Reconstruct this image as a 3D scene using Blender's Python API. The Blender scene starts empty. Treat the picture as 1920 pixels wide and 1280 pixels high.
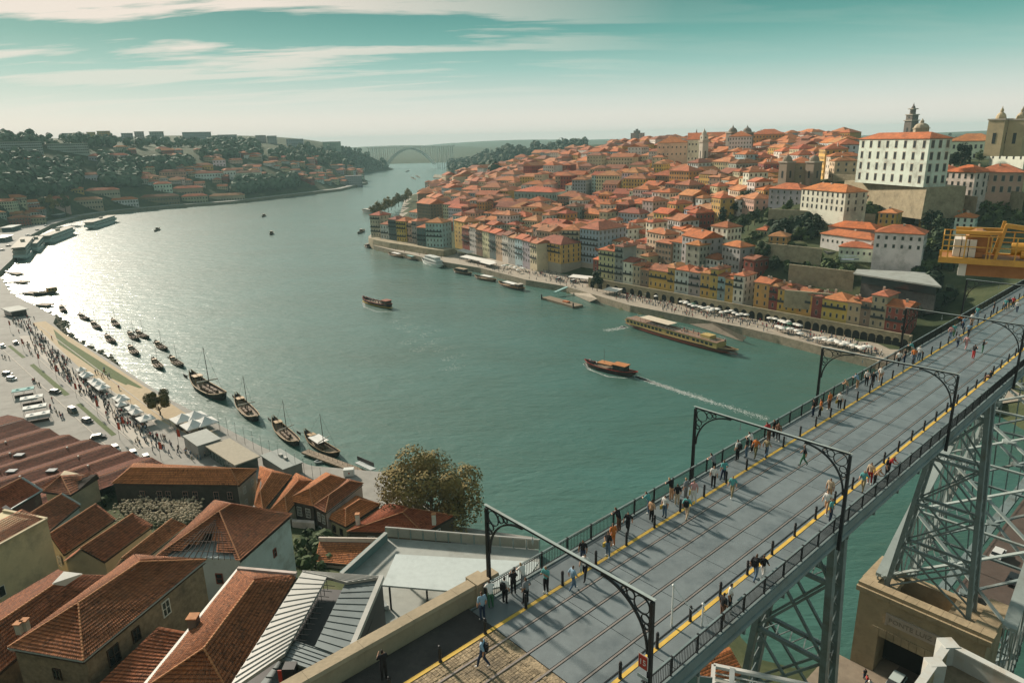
import bpy, math, random
import numpy as np
from mathutils import Matrix, Vector
rnd = random.Random(7)
sc = bpy.context.scene
# ---------------------------------------------------------------- camera
F, PIT, ROL, YAW = 1287.18, math.radians(16.38), math.radians(-1.3144), math.radians(48.0526)
DECK = 62.0
ZC = DECK + 24.6
_c, _s = math.cos(PIT), math.sin(PIT)
_f = np.array([0, _c, -_s]); _u0 = np.array([0, _s, _c]); _r0 = np.array([1.0, 0, 0])
_cr, _sr = math.cos(ROL), math.sin(ROL)
_r = _cr * _r0 + _sr * _u0; _u = -_sr * _r0 + _cr * _u0
CAM = np.array([0, 0, ZC])
cd = bpy.data.cameras.new('camera'); cam = bpy.data.objects.new('camera', cd)
sc.collection.objects.link(cam); sc.camera = cam
cd.sensor_width = 36; cd.lens = F / 1920 * 36; cd.clip_start = 0.5; cd.clip_end = 60000
m = Matrix(((_r[0], _u[0], -_f[0], 0), (_r[1], _u[1], -_f[1], 0), (_r[2], _u[2], -_f[2], ZC), (0, 0, 0, 1)))
cam.matrix_world = m
# ---------------------------------------------------------------- sun and sky
SUN_EL = math.radians(27.0)
SUN_AZ = math.radians(90 + 40)            # direction towards the sun in the XY plane
sl = bpy.data.lights.new('sun', 'SUN'); so = bpy.data.objects.new('sun', sl); sc.collection.objects.link(so)
sl.energy = 4.4; sl.angle = math.radians(4.0); sl.color = (1.0, 0.88, 0.73)
sd = Vector((math.cos(SUN_AZ) * math.cos(SUN_EL), math.sin(SUN_AZ) * math.cos(SUN_EL), math.sin(SUN_EL)))
so.rotation_euler = sd.to_track_quat('Z', 'Y').to_euler()
so.location = (0, 0, 400)
w = bpy.data.worlds.new('World'); sc.world = w; w.use_nodes = True
nt = w.node_tree; N = nt.nodes; L = nt.links; N.clear()
def nd(t, **k):
    n = N.new(t)
    for a, b in k.items(): setattr(n, a, b)
    return n
sky = nd('ShaderNodeTexSky', sky_type='NISHITA', sun_disc=False, sun_elevation=SUN_EL, sun_rotation=math.pi / 2 - SUN_AZ,
         air_density=1.0, dust_density=2.0, ozone_density=2.0, altitude=80)
tc = nd('ShaderNodeTexCoord'); sep = nd('ShaderNodeSeparateXYZ'); L.new(tc.outputs['Generated'], sep.inputs[0])
ramp = nd('ShaderNodeValToRGB'); cr = ramp.color_ramp
stops = [(0.0, (.55, .50, .45)), (.03, (.50, .485, .435)), (.05, (.405, .45, .41)), (.091, (.205, .35, .315)), (.13, (.092, .25, .222)), (.175, (.034, .165, .147)),
         (.30, (.060, .160, .155)), (.6, (.115, .180, .180)), (1.0, (.14, .19, .195))]
while len(cr.elements) < len(stops): cr.elements.new(0.5)
for e, (p, c) in zip(cr.elements, stops): e.position = p; e.color = (*c, 1)
L.new(sep.outputs['Z'], ramp.inputs[0])
tint = nd('ShaderNodeMix', data_type='RGBA', blend_type='MULTIPLY'); tint.inputs[0].default_value = 1
tint.inputs[7].default_value = (.088, .078, .072, 1); L.new(sky.outputs[0], tint.inputs[6])
mx = nd('ShaderNodeMix', data_type='RGBA'); mx.inputs[0].default_value = .955
L.new(tint.outputs[2], mx.inputs[6]); L.new(ramp.outputs[0], mx.inputs[7])
# wispy clouds: the view direction dropped onto a flat layer overhead, noise stretched along it
mz = nd('ShaderNodeMath', operation='MAXIMUM'); mz.inputs[1].default_value = 0; L.new(sep.outputs['Z'], mz.inputs[0])
az = nd('ShaderNodeMath', operation='ADD'); az.inputs[1].default_value = .10; L.new(mz.outputs[0], az.inputs[0])
dv = nd('ShaderNodeVectorMath', operation='DIVIDE'); cb = nd('ShaderNodeCombineXYZ')
for i in range(3): L.new(az.outputs[0], cb.inputs[i])
L.new(tc.outputs['Generated'], dv.inputs[0]); L.new(cb.outputs[0], dv.inputs[1])
mp = nd('ShaderNodeMapping'); mp.inputs['Rotation'].default_value = (0, 0, math.radians(14)); mp.inputs['Scale'].default_value = (.40, 1.55, 0)
mp.inputs['Location'].default_value = (1.55, .72, 0)
L.new(dv.outputs[0], mp.inputs[0])
n1 = nd('ShaderNodeTexNoise'); n1.inputs['Scale'].default_value = 1.25; n1.inputs['Detail'].default_value = 9; n1.inputs['Roughness'].default_value = .6
n1.inputs['Distortion'].default_value = .35; L.new(mp.outputs[0], n1.inputs['Vector'])
r1 = nd('ShaderNodeMapRange'); r1.inputs[1].default_value = .485; r1.inputs[2].default_value = .575; L.new(n1.outputs['Fac'], r1.inputs[0])
# more cloud towards the west (left) than the north
r2 = nd('ShaderNodeMapRange'); r2.inputs[1].default_value = .22; r2.inputs[2].default_value = -.30; r2.inputs[3].default_value = .06; r2.inputs[4].default_value = 1.0
L.new(sep.outputs['X'], r2.inputs[0])
r3 = nd('ShaderNodeMapRange'); r3.inputs[1].default_value = .03; r3.inputs[2].default_value = .13; L.new(sep.outputs['Z'], r3.inputs[0])
k1 = nd('ShaderNodeMath', operation='MULTIPLY'); k2 = nd('ShaderNodeMath', operation='MULTIPLY'); k3 = nd('ShaderNodeMath', operation='MULTIPLY'); k3.inputs[1].default_value = .85
L.new(r1.outputs[0], k1.inputs[0]); L.new(r2.outputs[0], k1.inputs[1]); L.new(k1.outputs[0], k2.inputs[0]); L.new(r3.outputs[0], k2.inputs[1]); L.new(k2.outputs[0], k3.inputs[0])
cm = nd('ShaderNodeMix', data_type='RGBA'); cm.inputs[7].default_value = (.62, .53, .46, 1)
L.new(k3.outputs[0], cm.inputs[0]); L.new(mx.outputs[2], cm.inputs[6])
bg = nd('ShaderNodeBackground'); bg.inputs[1].default_value = 1.0; out = nd('ShaderNodeOutputWorld')
L.new(cm.outputs[2], bg.inputs[0]); L.new(bg.outputs[0], out.inputs[0])
vs = sc.view_settings; vs.view_transform = 'Standard'; vs.look = 'None'; vs.exposure = 0.70; vs.gamma = 1.0
sc.cycles.max_bounces = 5; sc.cycles.diffuse_bounces = 2; sc.cycles.glossy_bounces = 2; sc.cycles.transmission_bounces = 2
sc.cycles.transparent_max_bounces = 6; sc.cycles.volume_bounces = 0; sc.cycles.use_denoising = True; sc.cycles.caustics_reflective = False

# ---------------------------------------------------------------- pixels of the photograph -> places
def ray(x, y): return _f + _r * (x - 960) / F - _u * (y - 640) / F
def atz(x, y, z=0.0):
    d = ray(x, y); return CAM + d * ((z - ZC) / d[2])
def atr(x, y, r):
    d = ray(x, y); return CAM + d * (r / math.hypot(d[0], d[1]))
def topx(P):
    P = np.asarray(P, float) - CAM; d = P @ _f
    return 960 + F * (P @ _r) / d, 640 - F * (P @ _u) / d
BR = Matrix.Rotation(-YAW, 4, 'Z')           # bridge frame: x across, y along, z up from the water
def tobr(P):
    c, s = math.cos(YAW), math.sin(YAW); return c * P[0] - s * P[1], s * P[0] + c * P[1]
def brp(u, v, z=0):
    c, s = math.cos(YAW), math.sin(YAW); return np.array([s * v + c * u, c * v - s * u, z])

# ---------------------------------------------------------------- mesh building
COL = sc.collection
WM = {}
class MB:
    def __init__(s): s.v = []; s.f = []; s.m = []
    def poly(s, pts, mi=0):
        n = len(s.v); s.v += [tuple(p) for p in pts]; s.f.append(tuple(range(n, n + len(pts)))); s.m.append(mi); return s
    def hexa(s, b, t, mi=0):                  # bottom ring, top ring (same length, ccw from above)
        n = len(s.v); k = len(b); s.v += [tuple(p) for p in b] + [tuple(p) for p in t]
        s.f.append(tuple(range(n + k - 1, n - 1, -1))); s.f.append(tuple(range(n + k, n + 2 * k)))
        for i in range(k):
            j = (i + 1) % k; s.f.append((n + i, n + j, n + k + j, n + k + i))
        s.m += [mi] * (k + 2); return s
    def box(s, x0, x1, y0, y1, z0, z1, mi=0):
        return s.hexa([(x0, y0, z0), (x1, y0, z0), (x1, y1, z0), (x0, y1, z0)], [(x0, y0, z1), (x1, y0, z1), (x1, y1, z1), (x0, y1, z1)], mi)
    def prism(s, pts, z0, z1, mi=0):
        a = sum(pts[i][0] * pts[(i + 1) % len(pts)][1] - pts[(i + 1) % len(pts)][0] * pts[i][1] for i in range(len(pts)))
        if a < 0: pts = pts[::-1]
        return s.hexa([(p[0], p[1], z0) for p in pts], [(p[0], p[1], z1) for p in pts], mi)
    def beam(s, p, q, w, h=None, mi=0, up=(0, 0, 1)):
        p = Vector(p); q = Vector(q); h = h or w; d = (q - p)
        if d.length < 1e-6: return s
        d.normalize(); u = Vector(up)
        if abs(d.dot(u)) > .98: u = Vector((1, 0, 0))
        a = d.cross(u).normalized() * (w / 2); b = a.cross(d).normalized() * (h / 2)
        return s.hexa([p - a - b, p + a - b, p + a + b, p - a + b], [q - a - b, q + a - b, q + a + b, q - a + b], mi)
    def tube(s, p, q, r, r2=None, n=8, mi=0):
        p = Vector(p); q = Vector(q); r2 = r if r2 is None else r2; d = (q - p).normalized()
        u = Vector((0, 0, 1)) if abs(d.z) < .95 else Vector((1, 0, 0)); a = d.cross(u).normalized(); b = d.cross(a)
        c = [(math.cos(2 * math.pi * i / n), -math.sin(2 * math.pi * i / n)) for i in range(n)]
        return s.hexa([p + (a * x + b * y) * r for x, y in c], [q + (a * x + b * y) * r2 for x, y in c], mi)
    def lathe(s, c, prof, n=10, mi=0):        # profile of (radius, z) round a vertical axis at c
        k = len(s.v)
        for r, z in prof:
            for i in range(n):
                a = 2 * math.pi * i / n; s.v.append((c[0] + r * math.cos(a), c[1] + r * math.sin(a), c[2] + z))
        for j in range(len(prof) - 1):
            for i in range(n):
                i2 = (i + 1) % n; s.f.append((k + j * n + i, k + j * n + i2, k + (j + 1) * n + i2, k + (j + 1) * n + i)); s.m.append(mi)
        s.f.append(tuple(k + i for i in range(n - 1, -1, -1))); s.f.append(tuple(k + (len(prof) - 1) * n + i for i in range(n))); s.m += [mi, mi]
        return s
    def loft(s, rings, mi=0, cap=True, closed=True):
        k = len(s.v); n = len(rings[0])
        for r in rings: s.v += [tuple(p) for p in r]
        for j in range(len(rings) - 1):
            for i in range(n if closed else n - 1):
                i2 = (i + 1) % n; s.f.append((k + j * n + i, k + j * n + i2, k + (j + 1) * n + i2, k + (j + 1) * n + i)); s.m.append(mi)
        if cap:
            s.f.append(tuple(k + i for i in range(n - 1, -1, -1))); s.f.append(tuple(k + (len(rings) - 1) * n + i for i in range(n))); s.m += [mi, mi]
        return s
    def mesh(s, name, mats, smooth=False):
        me = bpy.data.meshes.new(name); me.from_pydata(s.v, [], s.f)
        for mt in (mats if isinstance(mats, (list, tuple)) else [mats]): me.materials.append(mt)
        if any(s.m): me.polygons.foreach_set('material_index', s.m)
        if smooth: me.polygons.foreach_set('use_smooth', [True] * len(s.f))
        me.update(); return me
    def build(s, name, mats, parent=None, mw=None, col=None, smooth=False):
        return put(name, s.mesh(name, mats, smooth), parent, mw, col)
I4 = Matrix.Identity(4)
def put(name, data, parent=None, mw=None, col=None):
    """link one object; mw is its matrix in the world, parent keeps it there"""
    o = bpy.data.objects.new(name, data); COL.objects.link(o); mw = mw or I4
    if parent is not None:
        o.parent = parent; o.matrix_parent_inverse = WM[parent.name].inverted()
    o.matrix_basis = mw; WM[o.name] = mw
    if col is not None: o.color = (*col, 1)
    return o
def kid(name, data, parent, loc=(0, 0, 0), rz=0.0, sc_=(1, 1, 1), col=None):
    """a part given in its parent's own frame"""
    o = bpy.data.objects.new(name, data); COL.objects.link(o); o.parent = parent
    o.location = loc; o.rotation_euler = (0, 0, rz); o.scale = sc_
    if col is not None: o.color = (*col, 1)
    WM[o.name] = WM[parent.name] @ Matrix.LocRotScale(Vector(loc), Matrix.Rotation(rz, 3, 'Z'), Vector(sc_))
    return o
def TM(p, rz=0.0): return Matrix.Translation(Vector(p)) @ Matrix.Rotation(rz, 4, 'Z')
def tag(o, label=None, cat=None, group=None, kind=None):
    if label: o['label'] = label
    if cat: o['category'] = cat
    if group: o['group'] = group
    if kind: o['kind'] = kind
    return o
def thing(name, loc, label, cat, group=None, rz=0.0):
    o = put(name, None, None, TM(loc, rz)); o.empty_display_size = .3
    return tag(o, label, cat, group)
def clone(o, mw, label=None, group=None, col=None):
    """a copy of a thing with copies of its parts and sub-parts"""
    r = o.copy(); COL.objects.link(r); r.matrix_basis = mw; WM[r.name] = mw
    if label: r['label'] = label
    if group: r['group'] = group
    if col is not None: r.color = (*col, 1)
    for ch in KIDS(o):
        c = ch.copy(); COL.objects.link(c); c.parent = r
        for g in KIDS(ch):
            d = g.copy(); COL.objects.link(d); d.parent = c
    return r
_kc = {}
def KIDS(o):
    if o.name not in _kc: _kc[o.name] = list(o.children)
    return _kc[o.name]
# ---------------------------------------------------------------- materials
MATS = {}
def lerp(a, b, t): return tuple(x + (y - x) * t for x, y in zip(a, b))
def mat(name, col=None, rough=.75, metal=0.0, var=.22, vs=1.5, dirt=None, dsc=.35, bump=0.0, bsc=8.0, spec=.35, objcol=False, alpha=None, cells=None, tone=False):
    """procedural surface: a base colour (or the object's own colour) broken up by noise, stains, relief"""
    if name in MATS: return MATS[name]
    mt = bpy.data.materials.new(name); MATS[name] = mt; mt.use_nodes = True
    t = mt.node_tree; n = t.nodes; l = t.links; b = n['Principled BSDF']
    b.inputs['Roughness'].default_value = rough; b.inputs['Metallic'].default_value = metal; b.inputs['Specular IOR Level'].default_value = spec
    g = n.new('ShaderNodeNewGeometry')
    if objcol:
        oi = n.new('ShaderNodeObjectInfo'); src = oi.outputs['Color']
    else:
        rg = n.new('ShaderNodeRGB'); rg.outputs[0].default_value = (*col, 1); src = rg.outputs[0]
    if var:
        nz = n.new('ShaderNodeTexNoise'); nz.inputs['Scale'].default_value = vs; nz.inputs['Detail'].default_value = 5; nz.inputs['Roughness'].default_value = .65
        l.new(g.outputs['Position'], nz.inputs['Vector'])
        mr = n.new('ShaderNodeMapRange'); mr.inputs[1].default_value = .25; mr.inputs[2].default_value = .75; mr.inputs[3].default_value = 1 - var; mr.inputs[4].default_value = 1 + var
        l.new(nz.outputs['Fac'], mr.inputs[0])
        hs = n.new('ShaderNodeHueSaturation'); l.new(mr.outputs[0], hs.inputs['Value']); l.new(src, hs.inputs['Color']); src = hs.outputs[0]
    if cells:                                   # per-piece tone, e.g. fired clay tiles
        vo = n.new('ShaderNodeTexVoronoi'); vo.inputs['Scale'].default_value = cells[0]; l.new(g.outputs['Position'], vo.inputs['Vector'])
        sx = n.new('ShaderNodeSeparateColor'); l.new(vo.outputs['Color'], sx.inputs[0])
        m2 = n.new('ShaderNodeMapRange'); m2.inputs[3].default_value = 1 - cells[1]; m2.inputs[4].default_value = 1 + cells[1]; l.new(sx.outputs[0], m2.inputs[0])
        h2 = n.new('ShaderNodeHueSaturation'); l.new(m2.outputs[0], h2.inputs['Value']); l.new(src, h2.inputs['Color']); src = h2.outputs[0]
    if tone:                                    # tone stored on the mesh: per tile, plus painted shade along course lips
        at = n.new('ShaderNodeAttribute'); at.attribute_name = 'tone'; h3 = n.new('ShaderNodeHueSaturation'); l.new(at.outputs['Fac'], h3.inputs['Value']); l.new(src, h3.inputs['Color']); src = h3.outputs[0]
    if dirt:
        nz = n.new('ShaderNodeTexNoise'); nz.inputs['Scale'].default_value = dsc; nz.inputs['Detail'].default_value = 7; nz.inputs['Roughness'].default_value = .7
        l.new(g.outputs['Position'], nz.inputs['Vector'])
        mr = n.new('ShaderNodeMapRange'); mr.inputs[1].default_value = .5; mr.inputs[2].default_value = .72; mr.inputs[4].default_value = .75; l.new(nz.outputs['Fac'], mr.inputs[0])
        mi = n.new('ShaderNodeMix'); mi.data_type = 'RGBA'; l.new(mr.outputs[0], mi.inputs[0]); l.new(src, mi.inputs[6]); mi.inputs[7].default_value = (*dirt, 1); src = mi.outputs[2]
    l.new(src, b.inputs['Base Color'])
    if bump:
        nz = n.new('ShaderNodeTexNoise'); nz.inputs['Scale'].default_value = bsc; nz.inputs['Detail'].default_value = 4; l.new(g.outputs['Position'], nz.inputs['Vector'])
        bu = n.new('ShaderNodeBump'); bu.inputs['Strength'].default_value = bump; bu.inputs['Distance'].default_value = .1; l.new(nz.outputs['Fac'], bu.inputs['Height']); l.new(bu.outputs[0], b.inputs['Normal'])
    return mt
def text_mesh(s, size, depth, name, mt):
    c = bpy.data.curves.new(name, 'FONT'); c.body = s; c.size = size; c.extrude = depth; c.align_x = 'CENTER'; c.align_y = 'CENTER'; c.resolution_u = 2
    o = bpy.data.objects.new(name, c); COL.objects.link(o)
    dg = bpy.context.evaluated_depsgraph_get(); me = bpy.data.meshes.new_from_object(o.evaluated_get(dg))
    bpy.data.objects.remove(o); bpy.data.curves.remove(c); me.materials.clear(); me.materials.append(mt); return me
# ================================================================ water, ground, quays
def water_mat():
    mt = bpy.data.materials.new('river_water'); mt.use_nodes = True; t = mt.node_tree; n = t.nodes; l = t.links; b = n['Principled BSDF']
    b.inputs['Roughness'].default_value = .60; b.inputs['IOR'].default_value = 1.33; b.inputs['Specular IOR Level'].default_value = .29
    g = n.new('ShaderNodeNewGeometry')
    big = n.new('ShaderNodeTexNoise'); big.inputs['Scale'].default_value = .011; big.inputs['Detail'].default_value = 5; big.inputs['Roughness'].default_value = .6
    mp = n.new('ShaderNodeMapping'); mp.inputs['Rotation'].default_value = (0, 0, .5); mp.inputs['Scale'].default_value = (1, 2.2, 1); l.new(g.outputs['Position'], mp.inputs[0]); l.new(mp.outputs[0], big.inputs['Vector'])
    cr = n.new('ShaderNodeValToRGB'); e = cr.color_ramp.elements; e[0].position = .3; e[0].color = (.034, .086, .062, 1); e[1].position = .72; e[1].color = (.042, .128, .108, 1)
    l.new(big.outputs['Fac'], cr.inputs[0]); l.new(cr.outputs[0], b.inputs['Base Color'])
    prev = None
    for sc_, st, dist, rot, an in ((.085, .55, .9, .35, 2.6), (.33, .55, .34, -.25, 2.2), (1.15, .5, .10, .1, 1.5)):
        m2 = n.new('ShaderNodeMapping'); m2.inputs['Rotation'].default_value = (0, 0, rot + .6); m2.inputs['Scale'].default_value = (1, an, 1); l.new(g.outputs['Position'], m2.inputs[0])
        nz = n.new('ShaderNodeTexNoise'); nz.inputs['Scale'].default_value = sc_; nz.inputs['Detail'].default_value = 3; nz.inputs['Roughness'].default_value = .5; nz.inputs['Distortion'].default_value = .4; l.new(m2.outputs[0], nz.inputs['Vector'])
        bu = n.new('ShaderNodeBump'); bu.inputs['Strength'].default_value = st; bu.inputs['Distance'].default_value = dist; l.new(nz.outputs['Fac'], bu.inputs['Height'])
        if prev: l.new(prev.outputs[0], bu.inputs['Normal'])
        prev = bu
    l.new(prev.outputs[0], b.inputs['Normal']); b.inputs['Coat Weight'].default_value = 1.0; b.inputs['Coat Roughness'].default_value = .22; b.inputs['Coat IOR'].default_value = 1.33; l.new(prev.outputs[0], b.inputs['Coat Normal']); return mt
MB().poly([(-2600, 20, 0), (2200, 20, 0), (2200, 3600, 0), (-2600, 3600, 0)]).build('river_water', water_mat())
tag(bpy.data.objects['river_water'], kind='structure')

def rbf(pts):
    P = np.array([p[:2] for p in pts]) / 100.0; z = np.array([p[2] for p in pts]); n = len(P)
    def k(r): return np.where(r > 0, r * r * np.log(np.maximum(r, 1e-9)), 0.0)
    D = np.hypot(P[:, None, 0] - P[None, :, 0], P[:, None, 1] - P[None, :, 1]); A = np.zeros((n + 3, n + 3))
    A[:n, :n] = k(D) + np.eye(n) * .08; A[:n, n] = 1; A[:n, n + 1:] = P; A[n, :n] = 1; A[n + 1:, :n] = P.T
    w = np.linalg.solve(A, np.r_[z, 0, 0, 0])
    def f(x, y):
        x = np.asarray(x, float) / 100; y = np.asarray(y, float) / 100
        D = np.hypot(x[..., None] - P[:, 0], y[..., None] - P[:, 1]); return k(D) @ w[:n] + w[n] + w[n + 1] * x + w[n + 2] * y
    return f
# right bank (north shore): waterline from the bridge round the old town and on to the far bridge
RB = [atz(*p)[:2] for p in [(1640, 692), (1560, 672), (1460, 645), (1390, 628), (1180, 585), (1060, 548), (985, 535), (900, 512), (830, 500), (745, 480), (700, 468), (690, 450)]]
RB = [np.array([150.0, 200]), np.array([143.0, 225])] + RB + [np.array(p, float) for p in [(-135, 700), (-128, 800), (-140, 900), (-165, 1119), (-130, 1350), (-138, 1630), (-170, 1825), (-150, 1900), (-190, 2150), (-205, 2420), (-330, 2700), (-700, 3000), (-1300, 3250)]]
LB = [np.array(p, float) for p in [(60, 92), (30, 112), (4, 132), (-13, 137)]] + [atz(*p)[:2] for p in [(720, 905), (590, 893), (500, 858), (400, 805), (330, 768), (265, 725), (205, 685), (125, 638), (105, 618), (110, 605), (25, 560), (0, 520), (26, 494), (40, 464), (62, 446), (100, 426), (150, 411), (200, 403), (250, 397), (330, 390), (440, 382), (640, 358), (690, 345)]] + [np.array(p, float) for p in [(-340, 1700), (-440, 1900), (-449, 2107), (-373, 2331), (-470, 2560), (-900, 2850), (-1500, 3050)]]
RBA = np.array(RB); LBA = np.array(LB)
def sdist(A, x, y, sgn):
    """distance inland from a bank line; positive on the land side"""
    x = np.asarray(x, float); y = np.asarray(y, float); best = np.full(x.shape, 1e9); side = np.zeros(x.shape)
    for (ax, ay), (bx, by) in zip(A[:-1], A[1:]):
        dx, dy = bx - ax, by - ay; t = np.clip(((x - ax) * dx + (y - ay) * dy) / (dx * dx + dy * dy), 0, 1)
        d = np.hypot(x - ax - t * dx, y - ay - t * dy); cr_ = dx * (y - ay) - dy * (x - ax)
        u = d < best - 1e-6; best = np.where(u, d, best); side = np.where(u, np.sign(cr_), side)
    return best * side * sgn
def sstep(a, b, x): t = np.clip((x - a) / (b - a), 0, 1); return t * t * (3 - 2 * t)
def ctrl(l): return [tuple(atr(x, y, r)) for x, y, r in l]
RC = ctrl([(1200, 540, 372), (1200, 475, 463), (1200, 416, 556), (1200, 358, 664), (1200, 312, 798), (1200, 294, 941), (1200, 284, 1150),
           (1000, 470, 500), (1000, 440, 545), (1000, 382, 704), (1000, 340, 910), (1000, 314, 1150), (1000, 302, 1400),
           (900, 480, 520), (900, 445, 600), (900, 400, 740), (900, 368, 920), (760, 455, 600), (800, 420, 700), (850, 380, 860), (860, 340, 1450), (900, 312, 1700),
           (1100, 520, 410), (1100, 460, 500), (1100, 400, 620), (1100, 352, 760), (1100, 310, 1000), (1100, 295, 1250),
           (1300, 570, 345), (1300, 500, 405), (1300, 430, 480), (1300, 380, 560), (1300, 324, 720), (1300, 290, 900), (1300, 280, 1100),
           (1400, 600, 332), (1400, 520, 365), (1400, 440, 420), (1400, 385, 500), (1400, 322, 680), (1400, 288, 900), (1400, 278, 1150),
           (1500, 612, 322), (1480, 560, 338), (1500, 345, 540), (1500, 318, 680), (1500, 284, 900), (1620, 600, 305), (1700, 640, 290), (1880, 560, 300), (1620, 300, 600)])
RC += [tuple(atz(*q)) for q in [(1603, 341, 59), (1668, 341, 59), (1730, 342, 59), (1500, 391, 45), (1540, 394, 45), (1582, 397, 45), (1440, 384, 44), (1713, 352, 54), (1764, 358, 54), (1822, 370, 52), (1914, 366, 53), (1552, 440, 35), (1640, 448, 35), (1538, 455, 32), (1632, 469, 32),
        (1572, 478, 29), (1680, 486, 29), (1729, 472, 34), (1660, 393, 44), (1760, 385, 45), (1716, 412, 41), (1795, 414, 41), (1826, 428, 38), (1645, 420, 40), (1440, 462, 29), (1416, 452, 27), (1862, 300, 65), (1770, 300, 65), (1920, 302, 67), (1618, 382, 47), (1600, 530, 21), (1768, 545, 19), (1700, 540, 20), (1690, 600, 10), (1860, 450, 36), (1900, 500, 29), (1480, 500, 23), (1440, 420, 37)]]
RC += [(230, 420, 62), (260, 440, 64), (600, 500, 68), (600, 900, 70), (500, 1300, 66), (900, 700, 68), (900, 1500, 68), (300, 1700, 66), (0, 2000, 50), (200, 2300, 60), (-60, 2500, 45), (600, 2400, 66), (400, 250, 62), (330, 330, 66), (330, 120, 55), (-60, 1750, 10), (-100, 1600, 5), (120, 1500, 52), (60, 1650, 36)]
_fr = rbf(RC)
def hr(x, y):
    d = sdist(RBA, x, y, -1); h = np.maximum(_fr(x, y), 3.0); far = sstep(1200, 1700, np.asarray(y, float))
    q = 3.2 + (h - 3.2) * sstep(18 + 10 * far, 60 + 120 * far, d)
    return np.where(d < 3, -4.0, q)
LC = ctrl([(100, 395, 1040), (100, 372, 1090), (100, 330, 1180), (100, 300, 1260), (100, 268, 1400), (100, 262, 1700), (20, 380, 1000), (20, 340, 1080), (20, 300, 1180), (20, 262, 1350), (-200, 300, 1100), (-200, 380, 960),
           (250, 380, 1140), (250, 350, 1200), (250, 315, 1290), (250, 285, 1400), (250, 272, 1600), (400, 375, 1190), (400, 345, 1260), (400, 310, 1360), (400, 285, 1480), (400, 272, 1750),
           (540, 365, 1270), (540, 335, 1350), (540, 300, 1500), (540, 275, 1750), (620, 345, 1450), (620, 310, 1620), (620, 285, 1850), (680, 320, 2050), (680, 290, 2200), (720, 305, 2350), (640, 275, 2400)])
LC += [(-520, 560, 12), (-620, 560, 35), (-420, 400, 12), (-520, 380, 38), (-330, 260, 13), (-430, 230, 38), (-260, 200, 12), (-160, 120, 16), (-130, 60, 34), (-30, 15, 50), (-47, 67, 26), (-72, 88, 19), (-46, 96, 18), (-73, 102, 16),
       (-96, 121, 12), (-77, 144, 5), (-77, 131, 11.5), (-30, 61, 29), (-21, 50, 33), (-23, 128, 4), (-44, 141, 4.5), (-12, 78, 22), (-31, 101, 17), (-116, 169, 4), (-1000, 500, 80), (-800, 800, 75), (-1500, 1500, 110), (-1100, 2600, 70),
       (10, 40, 34), (30, 20, 40), (60, 40, 12), (50, 62, 8.5), (75, 55, 8.5), (40, 85, 7.5), (20, 100, 5), (70, 20, 24), (5, 85, 12), (-5, 115, 5)]
_fl = rbf(LC)
def hl(x, y):
    d = sdist(LBA, x, y, 1); h = np.maximum(_fl(x, y), 3.0); y = np.asarray(y, float); far = sstep(600, 1000, y)
    q = 3.2 + (h - 3.2) * sstep(46 - 40 * far - 42 * (1 - sstep(120, 170, y)), 100 - 60 * far - 86 * (1 - sstep(120, 170, y)), d)
    return np.where(d < 3, -4.0, q)
def ground_mat(name, a, b, sc1, c=None):
    mt = bpy.data.materials.new(name); mt.use_nodes = True; t = mt.node_tree; n = t.nodes; l = t.links; p = n['Principled BSDF']; p.inputs['Roughness'].default_value = .95; p.inputs['Specular IOR Level'].default_value = .1
    g = n.new('ShaderNodeNewGeometry'); nz = n.new('ShaderNodeTexNoise'); nz.inputs['Scale'].default_value = sc1; nz.inputs['Detail'].default_value = 8; nz.inputs['Roughness'].default_value = .7; l.new(g.outputs['Position'], nz.inputs['Vector'])
    cr = n.new('ShaderNodeValToRGB'); e = cr.color_ramp.elements; e[0].position = .36; e[0].color = (*a, 1); e[1].position = .62; e[1].color = (*b, 1)
    if c: x = cr.color_ramp.elements.new(.74); x.color = (*c, 1)
    l.new(nz.outputs['Fac'], cr.inputs[0]); l.new(cr.outputs[0], p.inputs['Base Color'])
    bu = n.new('ShaderNodeBump'); bu.inputs['Strength'].default_value = .6; bu.inputs['Distance'].default_value = 1.0; l.new(nz.outputs['Fac'], bu.inputs['Height']); l.new(bu.outputs[0], p.inputs['Normal'])
    return mt
def grid(name, f, x0, x1, nx, y0, y1, ny, mt, drop=-3.5):
    X, Y = np.meshgrid(np.linspace(x0, x1, nx), np.linspace(y0, y1, ny)); Z = f(X, Y)
    v = np.stack([X.ravel(), Y.ravel(), Z.ravel()], 1); q = []; z = Z.ravel()
    for j in range(ny - 1):
        for i in range(nx - 1):
            a = j * nx + i; k = (a, a + 1, a + nx + 1, a + nx)
            if max(z[c] for c in k) > drop: q.append(k)
    me = bpy.data.meshes.new(name); me.from_pydata(v.tolist(), [], q); me.materials.append(mt); me.polygons.foreach_set('use_smooth', [True] * len(q)); me.update()
    return tag(put(name, me), kind='structure')
GM = ground_mat('hillside_ground', (.030, .045, .022), (.075, .085, .040), .06, (.17, .14, .09))
grid('north_bank_hillside', hr, -260, 900, 146, 130, 2450, 220, GM)
grid('south_bank_hillside', hl, -1600, 80, 150, -20, 2700, 200, GM)
def hfar(x, y):
    return 30 + 26 * np.sin(x * .0011 + 1.3) * np.cos(y * .0009) + 14 * np.sin(x * .004 + y * .002) - 40 * np.exp(-((x + 1500) / 900) ** 2)*0
grid('distant_hills', lambda x, y: np.where(y < 3050, -5, hfar(x, y) + 12), -5200, 5200, 60, 2900, 8000, 30, GM)
STONE = mat('quay_stone', (.27, .225, .16), .9, dirt=(.07, .08, .045), dsc=.25, bump=.5, bsc=1.5, var=.3, vs=.6)
PAVE = mat('quay_paving', (.33, .285, .225), .9, dirt=(.2, .17, .13), dsc=.12, var=.15, vs=.5, bump=.2, bsc=3)
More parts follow.
